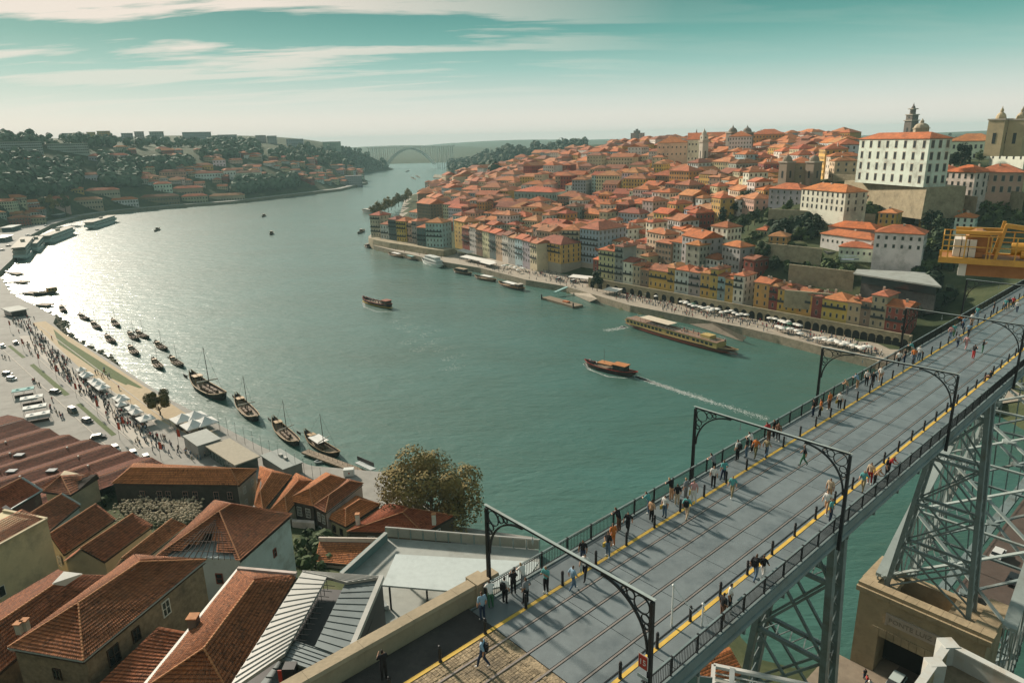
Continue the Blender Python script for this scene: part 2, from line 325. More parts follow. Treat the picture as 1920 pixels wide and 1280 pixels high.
PAVE2 = mat('promenade_paving', (.265, .255, .23), .9, dirt=(.175, .165, .145), dsc=.10, var=.16, vs=.35, bump=.2, bsc=3)
def strip(A, i0, i1, off, sgn):
    pts = [A[i] for i in range(i0, i1 + 1)]; q = []
    for i, p in enumerate(pts):
        a = pts[max(i - 1, 0)]; b = pts[min(i + 1, len(pts) - 1)]; d = (b - a) / np.hypot(*(b - a)); q.append(p + np.array([d[1], -d[0]]) * off * sgn)
    return pts, q
def slab(name, A, i0, i1, off, sgn, z0, z1, mats, batter=.6):
    p, q = strip(A, i0, i1, off, sgn); p2, _ = strip(A, i0, i1, 0, 1); _, p3 = strip(A, i0, i1, batter, sgn); mb = MB()
    for i in range(len(p) - 1):
        b = MB()
        mb.poly([(*p3[i], z1), (*p3[i + 1], z1), (*q[i + 1], z1), (*q[i], z1)][:: (-1 if sgn > 0 else 1)], 1)
        mb.poly([(*p[i], z0), (*p[i + 1], z0), (*p3[i + 1], z1), (*p3[i], z1)][:: (-1 if sgn > 0 else 1)], 0)
    o = mb.build(name, mats); return tag(o, kind='structure')
slab('ribeira_quay', RBA, 0, 13, 32, 1, -3, 3.5, [STONE, PAVE])
slab('south_quay', LBA, 2, 20, 70, -1, -3, 3.5, [STONE, PAVE2])
slab('north_quay_downstream', RBA, 13, 21, 26, 1, -3, 3.0, [STONE, PAVE])
slab('south_quay_downstream', LBA, 20, 26, 14, -1, -3, 4.2, [STONE, PAVE2])
def gridded(f, x0, x1, y0, y1, st):
    xs, ys = np.arange(x0, x1, st), np.arange(y0, y1, st); X, Y = np.meshgrid(xs, ys); Z = f(X, Y)
    def g(x, y):
        u = np.clip((np.asarray(x, float) - x0) / st, 0, len(xs) - 1.001); v = np.clip((np.asarray(y, float) - y0) / st, 0, len(ys) - 1.001); i = u.astype(int); j = v.astype(int); a = u - i; b = v - j
        return Z[j, i] * (1 - a) * (1 - b) + Z[j, i + 1] * a * (1 - b) + Z[j + 1, i] * (1 - a) * b + Z[j + 1, i + 1] * a * b
    return g
hr = gridded(hr, -260, 905, 130, 2460, 5); hl = gridded(hl, -1610, 85, -25, 2710, 6)
def gz(f, x, y): return float(f(np.array([x]), np.array([y]))[0])
def hit(f, x, y, r0=120, r1=2600):
    """where the sight line through a pixel meets the ground f"""
    d = ray(x, y); k = 1 / math.hypot(d[0], d[1]); R = np.concatenate([np.linspace(r0, 700, 300), np.linspace(702, r1, 400)]); P = CAM + d * (R * k)[:, None]
    g = f(P[:, 0], P[:, 1]); b = np.nonzero((P[:, 2] <= g))[0]
    return P[b[0]] if len(b) else None
# ================================================================ the iron arch bridge
STEEL = mat('bridge_deck_steel', (.155, .180, .186), .42, var=.22, vs=.5, dirt=(.060, .080, .090), dsc=.3, bump=.08, bsc=2, spec=.45)
STEEL2 = mat('bridge_paint_grey', (.16, .205, .205), .55, var=.18, vs=.8, dirt=(.09, .075, .055), dsc=.3)
STEEL3 = mat('bridge_paint_light', (.30, .35, .335), .55, var=.12, vs=.6, dirt=(.16, .15, .12), dsc=.25)
IRON = mat('dark_iron', (.020, .021, .023), .5, var=.2, vs=2)
RAIL = mat('rail_steel', (.34, .29, .26), .35, metal=.5, var=.15, vs=1)
YEL = mat('yellow_paint', (.62, .40, .07), .7, var=.18, vs=1.2, dirt=(.34, .26, .12), dsc=.9)
ASPH = mat('dark_asphalt', (.055, .050, .047), .9, var=.25, vs=.9, dirt=(.10, .09, .08), dsc=.5, bump=.3, bsc=12)
COBB = mat('granite_setts', (.26, .20, .125), .9, var=.3, vs=1.2, cells=(7.0, .35), bump=.5, bsc=9, dirt=(.10, .085, .065), dsc=.4)
LIME = mat('parapet_stone', (.36, .29, .195), .9, var=.2, vs=.8, dirt=(.14, .12, .08), dsc=.4, bump=.25, bsc=5)
UL, UR = -25.4, -15.1                       # railings
V0, V1 = 19.4, 212.0
bridge = thing('iron_bridge', brp(-20.2, 60, 0), 'grey iron arch bridge with tram tracks, yellow lines and walkers on its upper deck', 'bridge')
def bpart(mb, name, mats, par=None): return mb.build(name, mats, par or bridge, BR)
MB().box(UL + .02, UR - .02, V0, V1, DECK - .35, DECK - .06).build('deck_slab', IRON, bridge, BR)
cols = [(-25.3, -23.62), (-23.60, -22.52), (-22.33, -21.00), (-20.81, -19.42), (-19.23, -17.90), (-17.71, -16.56), (-16.54, -15.2)]
RU = (-22.41, -20.89, -19.31, -17.79)
plen = 4.4
pm = {}
for ci, (a, b) in enumerate(cols):
    pm[ci] = MB().box(a, b, 0, plen - .035, -.055, 0).mesh('deck_plate', STEEL)
k = 0; v = V0
while v < 170:
    for ci in range(7):
        put('deck_plate', pm[ci], bridge, BR @ Matrix.Translation((0, v, DECK + rnd.uniform(-.004, .003))))
    v += plen
mb = MB()
for a, b in cols: mb.box(a, b, v, V1, DECK - .05, DECK)
bpart(mb, 'far_deck_plating', STEEL)
for u in RU:
    mb = MB(); mb.box(u - .05, u + .05, -14, V1, DECK - .05, DECK + .022); bpart(mb, 'tram_rail', RAIL)
    mb = MB(); mb.box(u - .105, u - .055, V0, V1, DECK - .05, DECK - .012); bpart(mb, 'rail_groove', IRON)
for u in (-23.47, -16.69):
    bpart(MB().box(u - .11, u + .11, -14, V1, DECK + .004, DECK + .009), 'yellow_line', YEL)
bpart(MB().box(-17.03, -16.97, 6, V1, DECK + .004, DECK + .03), 'kerb_strip', IRON)
# railings: posts every 2.2 m, thin balusters between, flat top rail
BAL = MB()
for x in np.arange(.13, 2.15, .135): BAL.box(-.011, .011, x - .011, x + .011, .12, 1.06)
BAL.box(-.03, .03, 0, 2.2, .09, .12).box(-.025, .025, 0, 2.2, .92, .945)
bal = BAL.mesh('railing_panel', IRON)
post = MB().box(-.045, .045, -.045, .045, 0, 1.13).box(-.06, .06, -.06, .06, 1.13, 1.17).mesh('railing_post', IRON)
for u, s in ((UL, 20.4), (UR, 10.0)):
    v = s
    while v < 150:
        o = put('railing_panel', bal, bridge, BR @ Matrix.Translation((u, v, DECK + .05))); o['kind'] = 'stuff'
        put('railing_post', post, bridge, BR @ Matrix.Translation((u, v, DECK))); v += 2.2
    bpart(MB().box(u - .05, u + .05, s, v, DECK + 1.11, DECK + 1.15).box(u - .02, u + .02, v, V1, DECK, DECK + 1.1), 'top_rail', STEEL2)
    bpart(MB().box(u - .1, u + .1, s, V1, DECK - .1, DECK + .06), 'railing_kerb', STEEL2)
# fascia, brackets, main girders under the deck
for u, d in ((UL, -1), (UR, 1)):
    mb = MB(); mb.box(u + d * .02 if d > 0 else u + d * .14, u + d * .14 if d > 0 else u + d * .02, 6, V1, DECK - .62, DECK - .02)
    bpart(mb, 'fascia_plate', STEEL2)
    mb = MB()
    for i in range(64):
        pass
    mb.loft([[(u + d * (.10 + .17 * math.cos(a)), v, DECK - .82 + .17 * math.sin(a)) for a in np.linspace(0, 2 * math.pi, 9)[:-1]] for v in (6, V1)])
    bpart(mb, 'gutter_pipe', STEEL2, None)
    v = 8.0
    br_ = MB()
    prof = [(0, 0), (2.3, 0), (2.3, -2.1), (2.0, -1.5), (1.4, -1.02), (.7, -.85), (0, -.82)]
    br_.loft([[(-d * x, y, z) for x, z in prof] for y in (-.06, .06)])
    bm_ = br_.mesh('bracket', STEEL2)
    while v < 150:
        put('bracket', bm_, bridge, BR @ Matrix.Translation((u + d * .1, v, DECK - .62))); v += 4.4
    g = u - d * 2.35
    mb = MB(); mb.box(g - .2, g + .2, 6, V1, DECK - .95, DECK - .6).box(g - .2, g + .2, 6, V1, DECK - 3.3, DECK - 3.0)
    v = 8.0
    while v < 200:
        mb.beam((g, v, DECK - 3.1), (g, v + 2.2, DECK - .9), .22, .12).beam((g, v + 4.4, DECK - 3.1), (g, v + 2.2, DECK - .9), .22, .12).beam((g, v, DECK - 3.1), (g, v, DECK - .9), .2, .2); v += 4.4
    bpart(mb, 'main_girder', STEEL2)
mb = MB(); v = 8.0
while v < 200:
    mb.box(-23, -17.5, v - .15, v + .15, DECK - 1.5, DECK - .4); v += 4.4
bpart(mb, 'cross_girder', STEEL2)
# braced iron piers
def pier(v, zb, un0, un1, uf0, uf1, light=STEEL2, zt=DECK - 3.3, hv=1.0):
    def P(side, z, dv):
        t = (z - zb) / (zt - zb); a, b = (un0, un1) if side else (uf0, uf1); return (a + (b - a) * t, v + dv * (1.25 - .35 * t), z)
    zs = np.arange(zb, zt + .1, (zt - zb) / max(2, round((zt - zb) / 7.2)))
    for s in (0, 1):
        for dv in (-hv, hv): bpart(MB().beam(P(s, zb, dv), P(s, zt, dv), .62, .55), 'pier_leg', light)
        mb = MB()
        for z in np.arange(zb, zt - 1, 1.9): mb.beam(P(s, z, -hv), P(s, z + 1.9, hv), .1, .06).beam(P(s, z, hv), P(s, z + 1.9, -hv), .1, .06)
        o = bpart(mb, 'leg_lattice', light); o['kind'] = 'stuff'
    for i, z in enumerate(zs[1:-1]):
        for dv in (-hv, hv): bpart(MB().beam(P(0, z, dv), P(1, z, dv), .34, .34), 'pier_strut', light)
        mb = MB(); a, b = P(0, z, -hv), P(1, z, -hv); n = 10
        for j in range(n):
            t0, t1 = j / n, (j + 1) / n; mb.beam((a[0] + (b[0] - a[0]) * t0, v - hv if j % 2 else v + hv, z), (a[0] + (b[0] - a[0]) * t1, v + hv if j % 2 else v - hv, z), .1, .08)
        o = bpart(mb, 'strut_lattice', light); o['kind'] = 'stuff'
    for z0, z1 in zip(zs[:-1], zs[1:]):
        for dv in (-hv, hv):
            bpart(MB().beam(P(0, z0, dv), P(1, z1, dv), .24, .2), 'pier_brace', light); bpart(MB().beam(P(1, z0, dv), P(0, z1, dv), .24, .2), 'pier_brace', light)
    bpart(MB().box(uf1 - 1, un1 + 1, v - 1.6, v + 1.6, zt - .1, zt + .6), 'pier_cap', IRON)
pier(52, 14, -16.9, -19.0, -27.3, -23.2)
pier(98, 23.4, -17.3, -19.9, -27.6, -23.2)
# two lattice arch ribs with light bracing between
def ext(s): return 25 + 33.5 * (1 - (1 - 2 * s) ** 2)
def inn(s): return 5 + 46 * (1 - (1 - 2 * s) ** 2)
def ribu(side, s):
    k_ = 1 - (1 - abs(1 - 2 * s)) ; sp = 5.2 + 2.6 * abs(1 - 2 * s); return -20.6 + (sp if side else -sp)
AV0, AVL = 96.5, 172
n = 36
for side in (0, 1):
    for nm, fn, wd, th in (('upper_chord', ext, 1.55, .5), ('lower_chord', inn, 1.2, .5)):
        rings = []
        for i in range(n + 1):
            s = i / n; u = ribu(side, s); z = fn(s); v = AV0 + AVL * s
            rings.append([(u - wd / 2, v, z - th), (u + wd / 2, v, z - th), (u + wd / 2, v, z), (u - wd / 2, v, z)])
        bpart(MB().loft(rings), nm, STEEL3)
    for i in range(n):
        s, s2 = i / n, (i + 1) / n; u = ribu(side, s); u2 = ribu(side, s2); v, v2 = AV0 + AVL * s, AV0 + AVL * s2
        for du in (-.5, .5):
            bpart(MB().beam((u + du, v, inn(s)), (u2 + du, v2, ext(s2) - .4), .3, .14, 0, (1, 0, 0)), 'web_brace', STEEL3)
            bpart(MB().beam((u + du, v, ext(s) - .4), (u2 + du, v2, inn(s2)), .3, .14, 0, (1, 0, 0)), 'web_brace', STEEL3)
        mb = MB()
        for q in np.arange(0, 1, .14):
            for fn in (lambda s_: inn(s_) + 0.25,):
                a = s + (s2 - s) * q; z0 = inn(a) + .3; z1 = z0 + 2.0; mb.beam((u - .55, AV0 + AVL * a, z0), (u - .55, AV0 + AVL * (a + .0035), z1), .12, .1).beam((u + .55, AV0 + AVL * a, z1), (u + .55, AV0 + AVL * (a + .0035), z0), .12, .1)
        o = bpart(mb, 'web_lattice', STEEL2); o['kind'] = 'stuff'
for i in range(0, n, 2):
    s, s2 = i / n, (i + 2) / n; v, v2 = AV0 + AVL * s, AV0 + AVL * s2
    for fn, mtl, dz in ((ext, STEEL3, -.25), (inn, STEEL2, -.2)):
        a, b, c, d = [(ribu(sd_, q), vv, fn(q) + dz) for sd_, q, vv in ((0, s, v), (1, s, v), (0, s2, v2), (1, s2, v2))]
        bpart(MB().beam(a, d, .5, .22), 'wind_brace', mtl); bpart(MB().beam(b, c, .5, .22), 'wind_brace', mtl); bpart(MB().beam(c, d, .42, .3), 'wind_strut', mtl)
        mid = [(x + y) / 2 for x, y in zip(a, d)]; bpart(MB().lathe((mid[0], mid[1], mid[2] - .16), [(.95, 0), (.95, .3)], 8), 'gusset_plate', mtl)
for s in (.12, .2, .3, .7, .8, .88):            # posts from the arch to the deck
    for side in (0, 1):
        u = ribu(side, s); bpart(MB().beam((u, AV0 + AVL * s, ext(s)), (-18.2 if side else -23, AV0 + AVL * s, DECK - 3), .5, .5), 'spandrel_post', STEEL2)
# lower deck through the masonry portal
LD = 10.6
ROAD = mat('lower_road_asphalt', (.085, .062, .050), .9, var=.2, vs=.7)
bpart(MB().box(-24.6, -16.2, 92, AV0 + AVL, LD - .6, LD), 'lower_deck', ROAD)
for u in (-26.2, -14.8): bpart(MB().box(u - .8, u + .8, 104, AV0 + AVL, LD - .5, LD + .15), 'lower_walkway', STEEL2); bpart(MB().box(u - .03, u + .03, 104, AV0 + AVL, LD + 1.05, LD + 1.12), 'lower_handrail', STEEL2)
for i in range(14):
    v = 110 + i * 11
    for u in (-25.4, -15.6): bpart(MB().beam((u, v, LD), (ribu(int(u > -20), min(1, (v - AV0) / AVL)), v, inn((v - AV0) / AVL)), .2, .2), 'hanger', STEEL2)
# masonry gatehouse of the lower deck
MAS = mat('granite_gatehouse', (.34, .265, .165), .92, var=.28, vs=.7, dirt=(.10, .085, .055), dsc=.35, bump=.45, bsc=3)
MASL = mat('granite_plaque', (.40, .33, .27), .9, var=.12, vs=1)
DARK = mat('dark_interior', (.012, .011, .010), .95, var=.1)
gate = thing('stone_gatehouse', brp(-22.8, 98, 0), 'brown granite gatehouse carrying a bridge pier, with inscribed plaque over its dark road portal', 'gatehouse')
def gpart(mb, name, mt, par=gate): return mb.build(name, mt, par, BR)
G0, G1_, GZ = 94.4, 103.0, 22.6
pu0, pu1, pz = -27.1, -19.9, 16.6            # the portal opening
gpart(MB().box(-30.3, pu0, G0, G1_, -3, GZ), 'wall', MAS); gpart(MB().box(pu1, -14.4, G0, G1_, -3, GZ), 'wall', MAS)
gpart(MB().box(pu0, pu1, G0, G1_, pz, GZ - 3), 'wall', MAS)
gpart(MB().box(pu0, pu1, G0 + .002, G0 + 1.1, GZ - 3, GZ), 'wall', MAS); gpart(MB().box(pu0, pu1, G1_ - 1.1, G1_ - .002, GZ - 3, GZ), 'wall', MAS)
gpart(MB().box(pu0 + .002, pu1 - .002, G0 + 3.5, G1_ - .01, LD + .001, pz - .002), 'dark_passage', DARK)
for i in range(9):                            # voussoirs over the portal
    a = pu0 - .9 + i * (pu1 - pu0 + 1.8) / 9; gpart(MB().box(a + .03, a + (pu1 - pu0 + 1.8) / 9 - .03, G0 - .14, G0 + .1, pz - .05, pz + 1.25), 'voussoir', MAS)
x = -30.7
while x < -14.2:                             # cornice blocks and coping
    gpart(MB().box(x, x + 1.5, G0 - .45, G0 + .6, GZ, GZ + .75), 'cornice_block', MAS); gpart(MB().box(x + .1, x + 1.6, G0 - .1, G0 + 1.5, GZ + .752, GZ + 1.3), 'coping_block', MAS); x += 1.53
for a, b in ((-30.7, -28.6), (-16.4, -14.0)): gpart(MB().box(a, b, G0 + 1.52, G1_ + .3, GZ + .002, GZ + 1.28), 'coping_block', MAS)
for a in (-29.3, -19): gpart(MB().box(a, a + 3, G0 + 1.55, G0 + 5.6, GZ + .01, GZ + .9), 'bearing_block', MAS)
pl = gpart(MB().box(-26.1, -19.5, G0 - .22, G0 - .02, pz + 2.5, pz + 4.0), 'plaque', MASL)
gpart(MB().box(-26.4, -26.1, G0 - .3, G0 - .02, pz + 2.35, pz + 4.15).box(-19.5, -19.2, G0 - .3, G0 - .02, pz + 2.35, pz + 4.15).box(-26.1, -19.5, G0 - .28, G0 - .02, pz + 4.0, pz + 4.15), 'plaque_frame', MASL)
me = text_mesh('PONTE LUIZ I.', 1.0, .03, 'inscription', mat('carved_letters', (.22, .18, .14), .9))
put('inscription', me, gate, BR @ Matrix.Translation((-22.8, G0 - .245, pz + 3.25)) @ Matrix.Rotation(math.pi / 2, 4, 'X'))
# ---- catenary gantries
def gantry_mesh():
    mb = MB(); H = 5.6
    wd = UR + .3 - (UL - .3)
    for x, d in ((0, 1), (wd, -1)):
        mb.loft([[(x - .11, -.1, z), (x + .11, -.1, z), (x + .11, .1, z), (x - .11, .1, z)] for z in (-1.2, H - .12)])
    return mb, H, wd
def ring(mb, cx, cz, r, t=.038, n=20, y=.04):
    rr = [[(cx + rad * math.cos(a), yy, cz + rad * math.sin(a)) for rad, yy in ((r, -y), (r + t, -y), (r + t, y), (r, y))] for a in np.linspace(0, 2 * math.pi, n + 1)]
    mb.loft(rr, cap=False)
GH = 5.6; GWD = (UR + .35) - (UL - .35)
pmesh = MB().loft([[(-.09 * k_, -.09, z), (.09 * k_, -.09, z), (.09 * k_, .09, z), (-.09 * k_, .09, z)] for z, k_ in ((-1.1, 1.25), (0, 1.15), (GH - .1, .9))]).mesh('post', IRON)
bmesh_ = MB().box(0, GWD, -.07, .07, GH - .06, GH + .05).mesh('crossbeam', IRON)
cmesh = MB().box(-.14, GWD + .14, -.085, .085, GH + .052, GH + .07).mesh('lit_beam_top', STEEL3)  # pale strip paints the sunlit top of the dark beam
def bracket_mesh(d):
    mb = MB(); R_ = 2.75; cx, cz = .12 + R_, GH - .1 - R_
    arc = [(cx - R_ * math.cos(a), cz + R_ * math.sin(a)) for a in np.linspace(0, math.pi / 2, 15)]
    mb.loft([[(d * (x), -.06, z), (d * (x + .09 * math.cos(a)), -.06, z - .09 * math.sin(a)), (d * (x + .09 * math.cos(a)), .06, z - .09 * math.sin(a)), (d * x, .06, z)][::d] for (x, z), a in zip(arc, np.linspace(0, math.pi / 2, 15))])
    for x, z, r in ((.55, GH - .53, .40), (1.16, GH - .33, .20), (1.55, GH - .24, .12), (.33, GH - 1.14, .20), (.25, GH - 1.5, .12)): ring(mb, d * x, z, r)
    return mb.mesh('bracket', IRON)
bl, br2 = bracket_mesh(1), bracket_mesh(-1)
garm = MB().tube((0, 0, GH - .15), (0, 0, GH - .75), .02, n=6).tube((0, 0, GH - .62), (0, 0, GH - .48), .06, n=8).mesh('insulator', STEEL3)
gl = ['nearest dark iron gantry arching over the tram tracks, number sign on its right post', 'second iron gantry along the bridge, a man walking under its right half', 'third iron gantry along the bridge, its left post against the green water', 'fourth iron gantry, right post at the photo edge', 'farthest iron gantry, its left post rising by the grassy slope']
for i, v in enumerate((21.0, 41.0, 61.6, 82.4, 104.0)):
    g = put('catenary_gantry', None, None, BR @ Matrix.Translation((UL - .35, v, DECK))); tag(g, gl[i], 'gantry', 'overhead gantries of the tram bridge')
    kid('post', pmesh, g); kid('post', pmesh, g, (GWD, 0, 0)); b_ = kid('crossbeam', bmesh_, g); kid('lit_beam_top', cmesh, b_)
    kid('bracket', bl, g); kid('bracket', br2, g, (GWD, 0, 0))
    for x in (3.6, 6.9): kid('insulator', garm, g, (x, 0, 0))
    if i == 0:
        RED = mat('sign_red', (.36, .035, .02), .5, var=.08); WHT = mat('sign_white', (.62, .60, .55), .6, var=.05)
        s_ = kid('number_sign', MB().box(-.42, .02, -.27, -.24, 2.1, 2.75).mesh('number_sign', RED), g, (GWD, 0, 0))
        kid('sign_border', MB().box(-.46, .06, -.238, -.22, 2.06, 2.79).mesh('sign_border', WHT), s_)
        t_ = bpy.data.objects.new('sign_number', text_mesh('15', .40, .004, 'sign_number', WHT)); COL.objects.link(t_); t_.parent = s_; t_.location = (-.2, -.28, 2.42); t_.rotation_euler = (math.pi / 2, 0, 0)
        kid('small_plate', MB().box(-.46, .1, -.27, -.24, 1.55, 1.72).mesh('small_plate', STEEL3), g, (GWD, 0, 0))
# ---- bollards along the yellow lines
bo = MB().lathe((0, 0, 0), [(.10, 0), (.10, .05), (.08, .07), (.08, .74), (.095, .76), (.095, .80), (.07, .83), (.085, .87), (.06, .94), (0.01, .96)], 10).mesh('bollard', IRON)
for u, s, sidew in ((-23.47, 4.26, 'left'), (-16.69, 15.6, 'right')):
    k = 0; v = s
    while v < 128:
        o = put('bollard', bo, None, BR @ Matrix.Translation((u, v, DECK))); gi = sum(v > q for q in (21, 41, 61.6, 82.4, 104)); n0 = int((v - ([-99, 21, 41, 61.6, 82.4, 104][gi] if gi else s)) / 2.9)
        tag(o, 'black bollard on the %s yellow line, %s %s' % (sidew, ['first', 'second', 'third', 'fourth', 'fifth', 'sixth', 'seventh', 'eighth', 'ninth', 'tenth'][min(9, n0)], ['on the approach', 'past the first gantry', 'past the second gantry', 'past the third gantry', 'past the fourth gantry', 'past the last gantry'][gi]), 'bollard', 'bollards on the %s yellow line' % sidew)
        v += 2.9; k += 1
# ---- approach: setts, pavement, parapet wall
tag(MB().box(-25.9, -13.0, -16, V0 - .02, DECK - 1.2, DECK - .06).build('approach_roadbed', ASPH, None, BR), kind='structure')
ap = tag(MB().box(-25.6, -23.62, -16, V0 - .03, DECK - .058, DECK - .004).build('approach_pavement', ASPH, None, BR), kind='structure')
ap2 = tag(MB().box(-16.5, -13.2, -16, V0 - .03, DECK - .058, DECK - .004).build('approach_pavement', ASPH, None, BR), kind='structure')
sett = MB().box(0, .155, 0, .105, 0, .05).mesh('sett', COBB)
setts = tag(MB().box(-23.58, -16.54, -16, V0 - .03, DECK - .058, DECK - .03).build('sett_paving', COBB, None, BR), kind='structure')
mb = MB()
for x in np.arange(-23.3, -16.7, .17):
    if min(abs(x + .08 - u) for u in RU) < .17: continue
    for y in np.arange(6, V0 - .5, .24): mb.box(x, x + .15, y, y + .22, DECK - .029, DECK - .005 + rnd.uniform(-.012, .008))
o = mb.build('sett', COBB, setts, BR); o['kind'] = 'stuff'
par = thing('parapet_wall', brp(-26.2, 8, DECK), 'long pale stone parapet wall beside the dark pavement before the bridge railing', 'wall')
v = -16.0
while v < 20.0:
    MB().box(-26.45, -25.7, v, min(v + 2.9, 20.2) - .012, DECK - 2.6, DECK + .95).build('wall_block', LIME, par, BR)
    MB().hexa([brp_ for brp_ in ((-26.5, v, DECK + .95), (-25.65, v, DECK + .95), (-25.65, v + 2.89, DECK + .95), (-26.5, v + 2.89, DECK + .95))], [(-26.42, v, DECK + 1.12), (-25.73, v, DECK + 1.12), (-25.73, v + 2.89, DECK + 1.12), (-26.42, v + 2.89, DECK + 1.12)]).build('coping_stone', LIME, par, BR); v += 2.9
MB().box(-26.6, -25.55, 20.0, 20.9, DECK - 2.6, DECK + 1.2).build('end_pillar', LIME, par, BR)
ret = tag(MB().box(-26.3, -13.1, -16, V0 + 2.0, 40, DECK - 1.25).build('approach_embankment', LIME, None, BR), kind='structure')
# ================================================================ the roofs below the camera
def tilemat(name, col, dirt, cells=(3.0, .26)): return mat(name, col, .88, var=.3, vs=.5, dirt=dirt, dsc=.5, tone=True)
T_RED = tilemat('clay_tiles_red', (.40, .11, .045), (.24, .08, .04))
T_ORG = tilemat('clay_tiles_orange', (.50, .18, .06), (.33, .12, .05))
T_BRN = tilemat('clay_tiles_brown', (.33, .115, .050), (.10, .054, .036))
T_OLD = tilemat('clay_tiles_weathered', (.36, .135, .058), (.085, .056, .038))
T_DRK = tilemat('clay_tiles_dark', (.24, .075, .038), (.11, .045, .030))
RIDGE = mat('ridge_tiles', (.42, .19, .085), .85, var=.3, vs=2.5)
PLAS = mat('painted_plaster', None, .85, var=.13, vs=.35, objcol=True, dirt=(.19, .165, .125), dsc=.16)
STWALL = mat('old_stone_wall', (.20, .155, .105), .95, var=.35, vs=1.6, dirt=(.07, .06, .045), dsc=.6, bump=.6, bsc=3)
GLASS = mat('dark_window_glass', (.022, .027, .030), .15, var=.1, spec=.6)
WFRAME = mat('white_window_frame', (.60, .58, .53), .6, var=.08)
WOOD = mat('dark_timber', (.05, .032, .022), .8, var=.25)
ZINC = mat('zinc_light', (.37, .37, .345), .45, var=.10, vs=.6, metal=.15, dirt=(.24, .24, .22), dsc=.3)
ZINCD = mat('zinc_dark', (.135, .165, .168), .40, var=.12, vs=.7, metal=.2, dirt=(.09, .11, .11), dsc=.3)
MLEAD = mat('grey_coping', (.30, .34, .34), .6, var=.1)
def W3(p): return Vector(atz(p[0], p[1], p[2])) if p[0] is not None else None
def tiles(poly, mt, name, parent, course=.40, pitch=.26, amp=.055, step=.11, hole=None, jit=.012, seed=1):
    """barrel-tiled surface on one roof plane; poly[0]->poly[1] is the eave"""
    P = [Vector(p) for p in poly]; P3 = P[3] if len(P) > 3 else P[2]; S = P[1] - P[0]; T = (P[2] + P3) / 2 - (P[0] + P[1]) / 2; Nn = S.cross(T).normalized()
    if Nn.z < 0: Nn = -Nn
    V = []; Fc = []; TN = []; R = random.Random(seed); n = max(1, int(T.length / course)); k = max(3, int(S.length / (pitch / 3)))
    sag = R.uniform(.02, .14)
    for j in range(n):
        ta, tb = j / n - .05 / T.length, (j + 1) / n + .06 / T.length; base = len(V); jz = R.uniform(-jit, jit); rowt = R.uniform(.86, 1.12)
        for i in range(k + 1):
            f_ = i / k; A = P[0].lerp(P[1], f_); B = P3.lerp(P[2], f_); h = (0, amp, amp * .55)[i % 3] + R.uniform(-.008, .008) - sag * math.sin(math.pi * f_) * math.sin(math.pi * min(1, tb)) + .015 * math.sin(f_ * 23 + j)
            V.append(A.lerp(B, ta) + Nn * (h + step + jz)); V.append(A.lerp(B, ta + (tb - ta) * .20) + Nn * (h + step * .8 + jz)); V.append(A.lerp(B, tb) + Nn * (h * .6 + jz - .06))
        tn = 1.0
        for i in range(k):
            a = base + 3 * i
            if i % 3 == 0: tn = rowt * R.uniform(.72, 1.25) * (.55 if R.random() < .06 else 1)
            if hole and hole((i + .5) / k, (j + .5) / n): continue
            Fc.append((a, a + 3, a + 4, a + 1)); TN.append(tn * .50); Fc.append((a + 1, a + 4, a + 5, a + 2)); TN.append(tn * (1.08 if i % 3 else .92))  # lower lip of each course darkened, painting in the shade line between courses
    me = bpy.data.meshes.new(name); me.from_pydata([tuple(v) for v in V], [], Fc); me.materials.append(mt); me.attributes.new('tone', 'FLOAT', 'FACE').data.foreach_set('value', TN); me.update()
    o = put(name, me, parent); o['kind'] = 'stuff'; return o
def capline(mb, a, b, r=.13):
    a = Vector(a); b = Vector(b); n = max(1, int((b - a).length / .42)); 
    for i in range(n):
        p = a + (b - a) * (i / n); q = a + (b - a) * ((i + 1.05) / n); mb.tube(p + Vector((0, 0, .05)), q + Vector((0, 0, .02)), r, r * .85, 6)
def win_mesh(w_, h_, rows=2, colsn=2, fr=WFRAME, deep=.12):
    f = MB(); t = .09
    f.box(-w_ / 2, -w_ / 2 + t, -.05, deep, 0, h_).box(w_ / 2 - t, w_ / 2, -.05, deep, 0, h_).box(-w_ / 2 + t, w_ / 2 - t, -.05, deep, 0, t).box(-w_ / 2 + t, w_ / 2 - t, -.05, deep, h_ - t, h_)
    for i in range(1, colsn): x = -w_ / 2 + w_ * i / colsn; f.box(x - .03, x + .03, -.04, deep * .9, t, h_ - t)
    for i in range(1, rows): z = h_ * i / rows; f.box(-w_ / 2 + t, w_ / 2 - t, -.035, deep * .85, z - .03, z + .03)
    return f.mesh('window', fr), MB().box(-w_ / 2 + t * .5, w_ / 2 - t * .5, -.045, .02, t * .5, h_ - t * .5).mesh('pane', GLASS)
_wm = {}
def window(parent, a, b, f_, z, w_=1.1, h_=1.6, rows=2, colsn=2, fr=WFRAME, out=.03):
    """a window on the wall running a->b (outside on its right), at fraction f_ and sill height z"""
    key = (w_, h_, rows, colsn, fr.name)
    if key not in _wm: _wm[key] = win_mesh(w_, h_, rows, colsn, fr)
    a = Vector((a[0], a[1], 0)); b = Vector((b[0], b[1], 0)); d = (b - a).normalized(); nrm = Vector((d.y, -d.x, 0)); p = a + (b - a) * f_ + nrm * out; p.z = z
    mw = Matrix.Translation(p) @ Matrix.Rotation(math.atan2(nrm.y, nrm.x) - math.pi / 2, 4, 'Z')
    o = put('window', _wm[key][0], parent, mw); put('pane', _wm[key][1], o, mw); return o
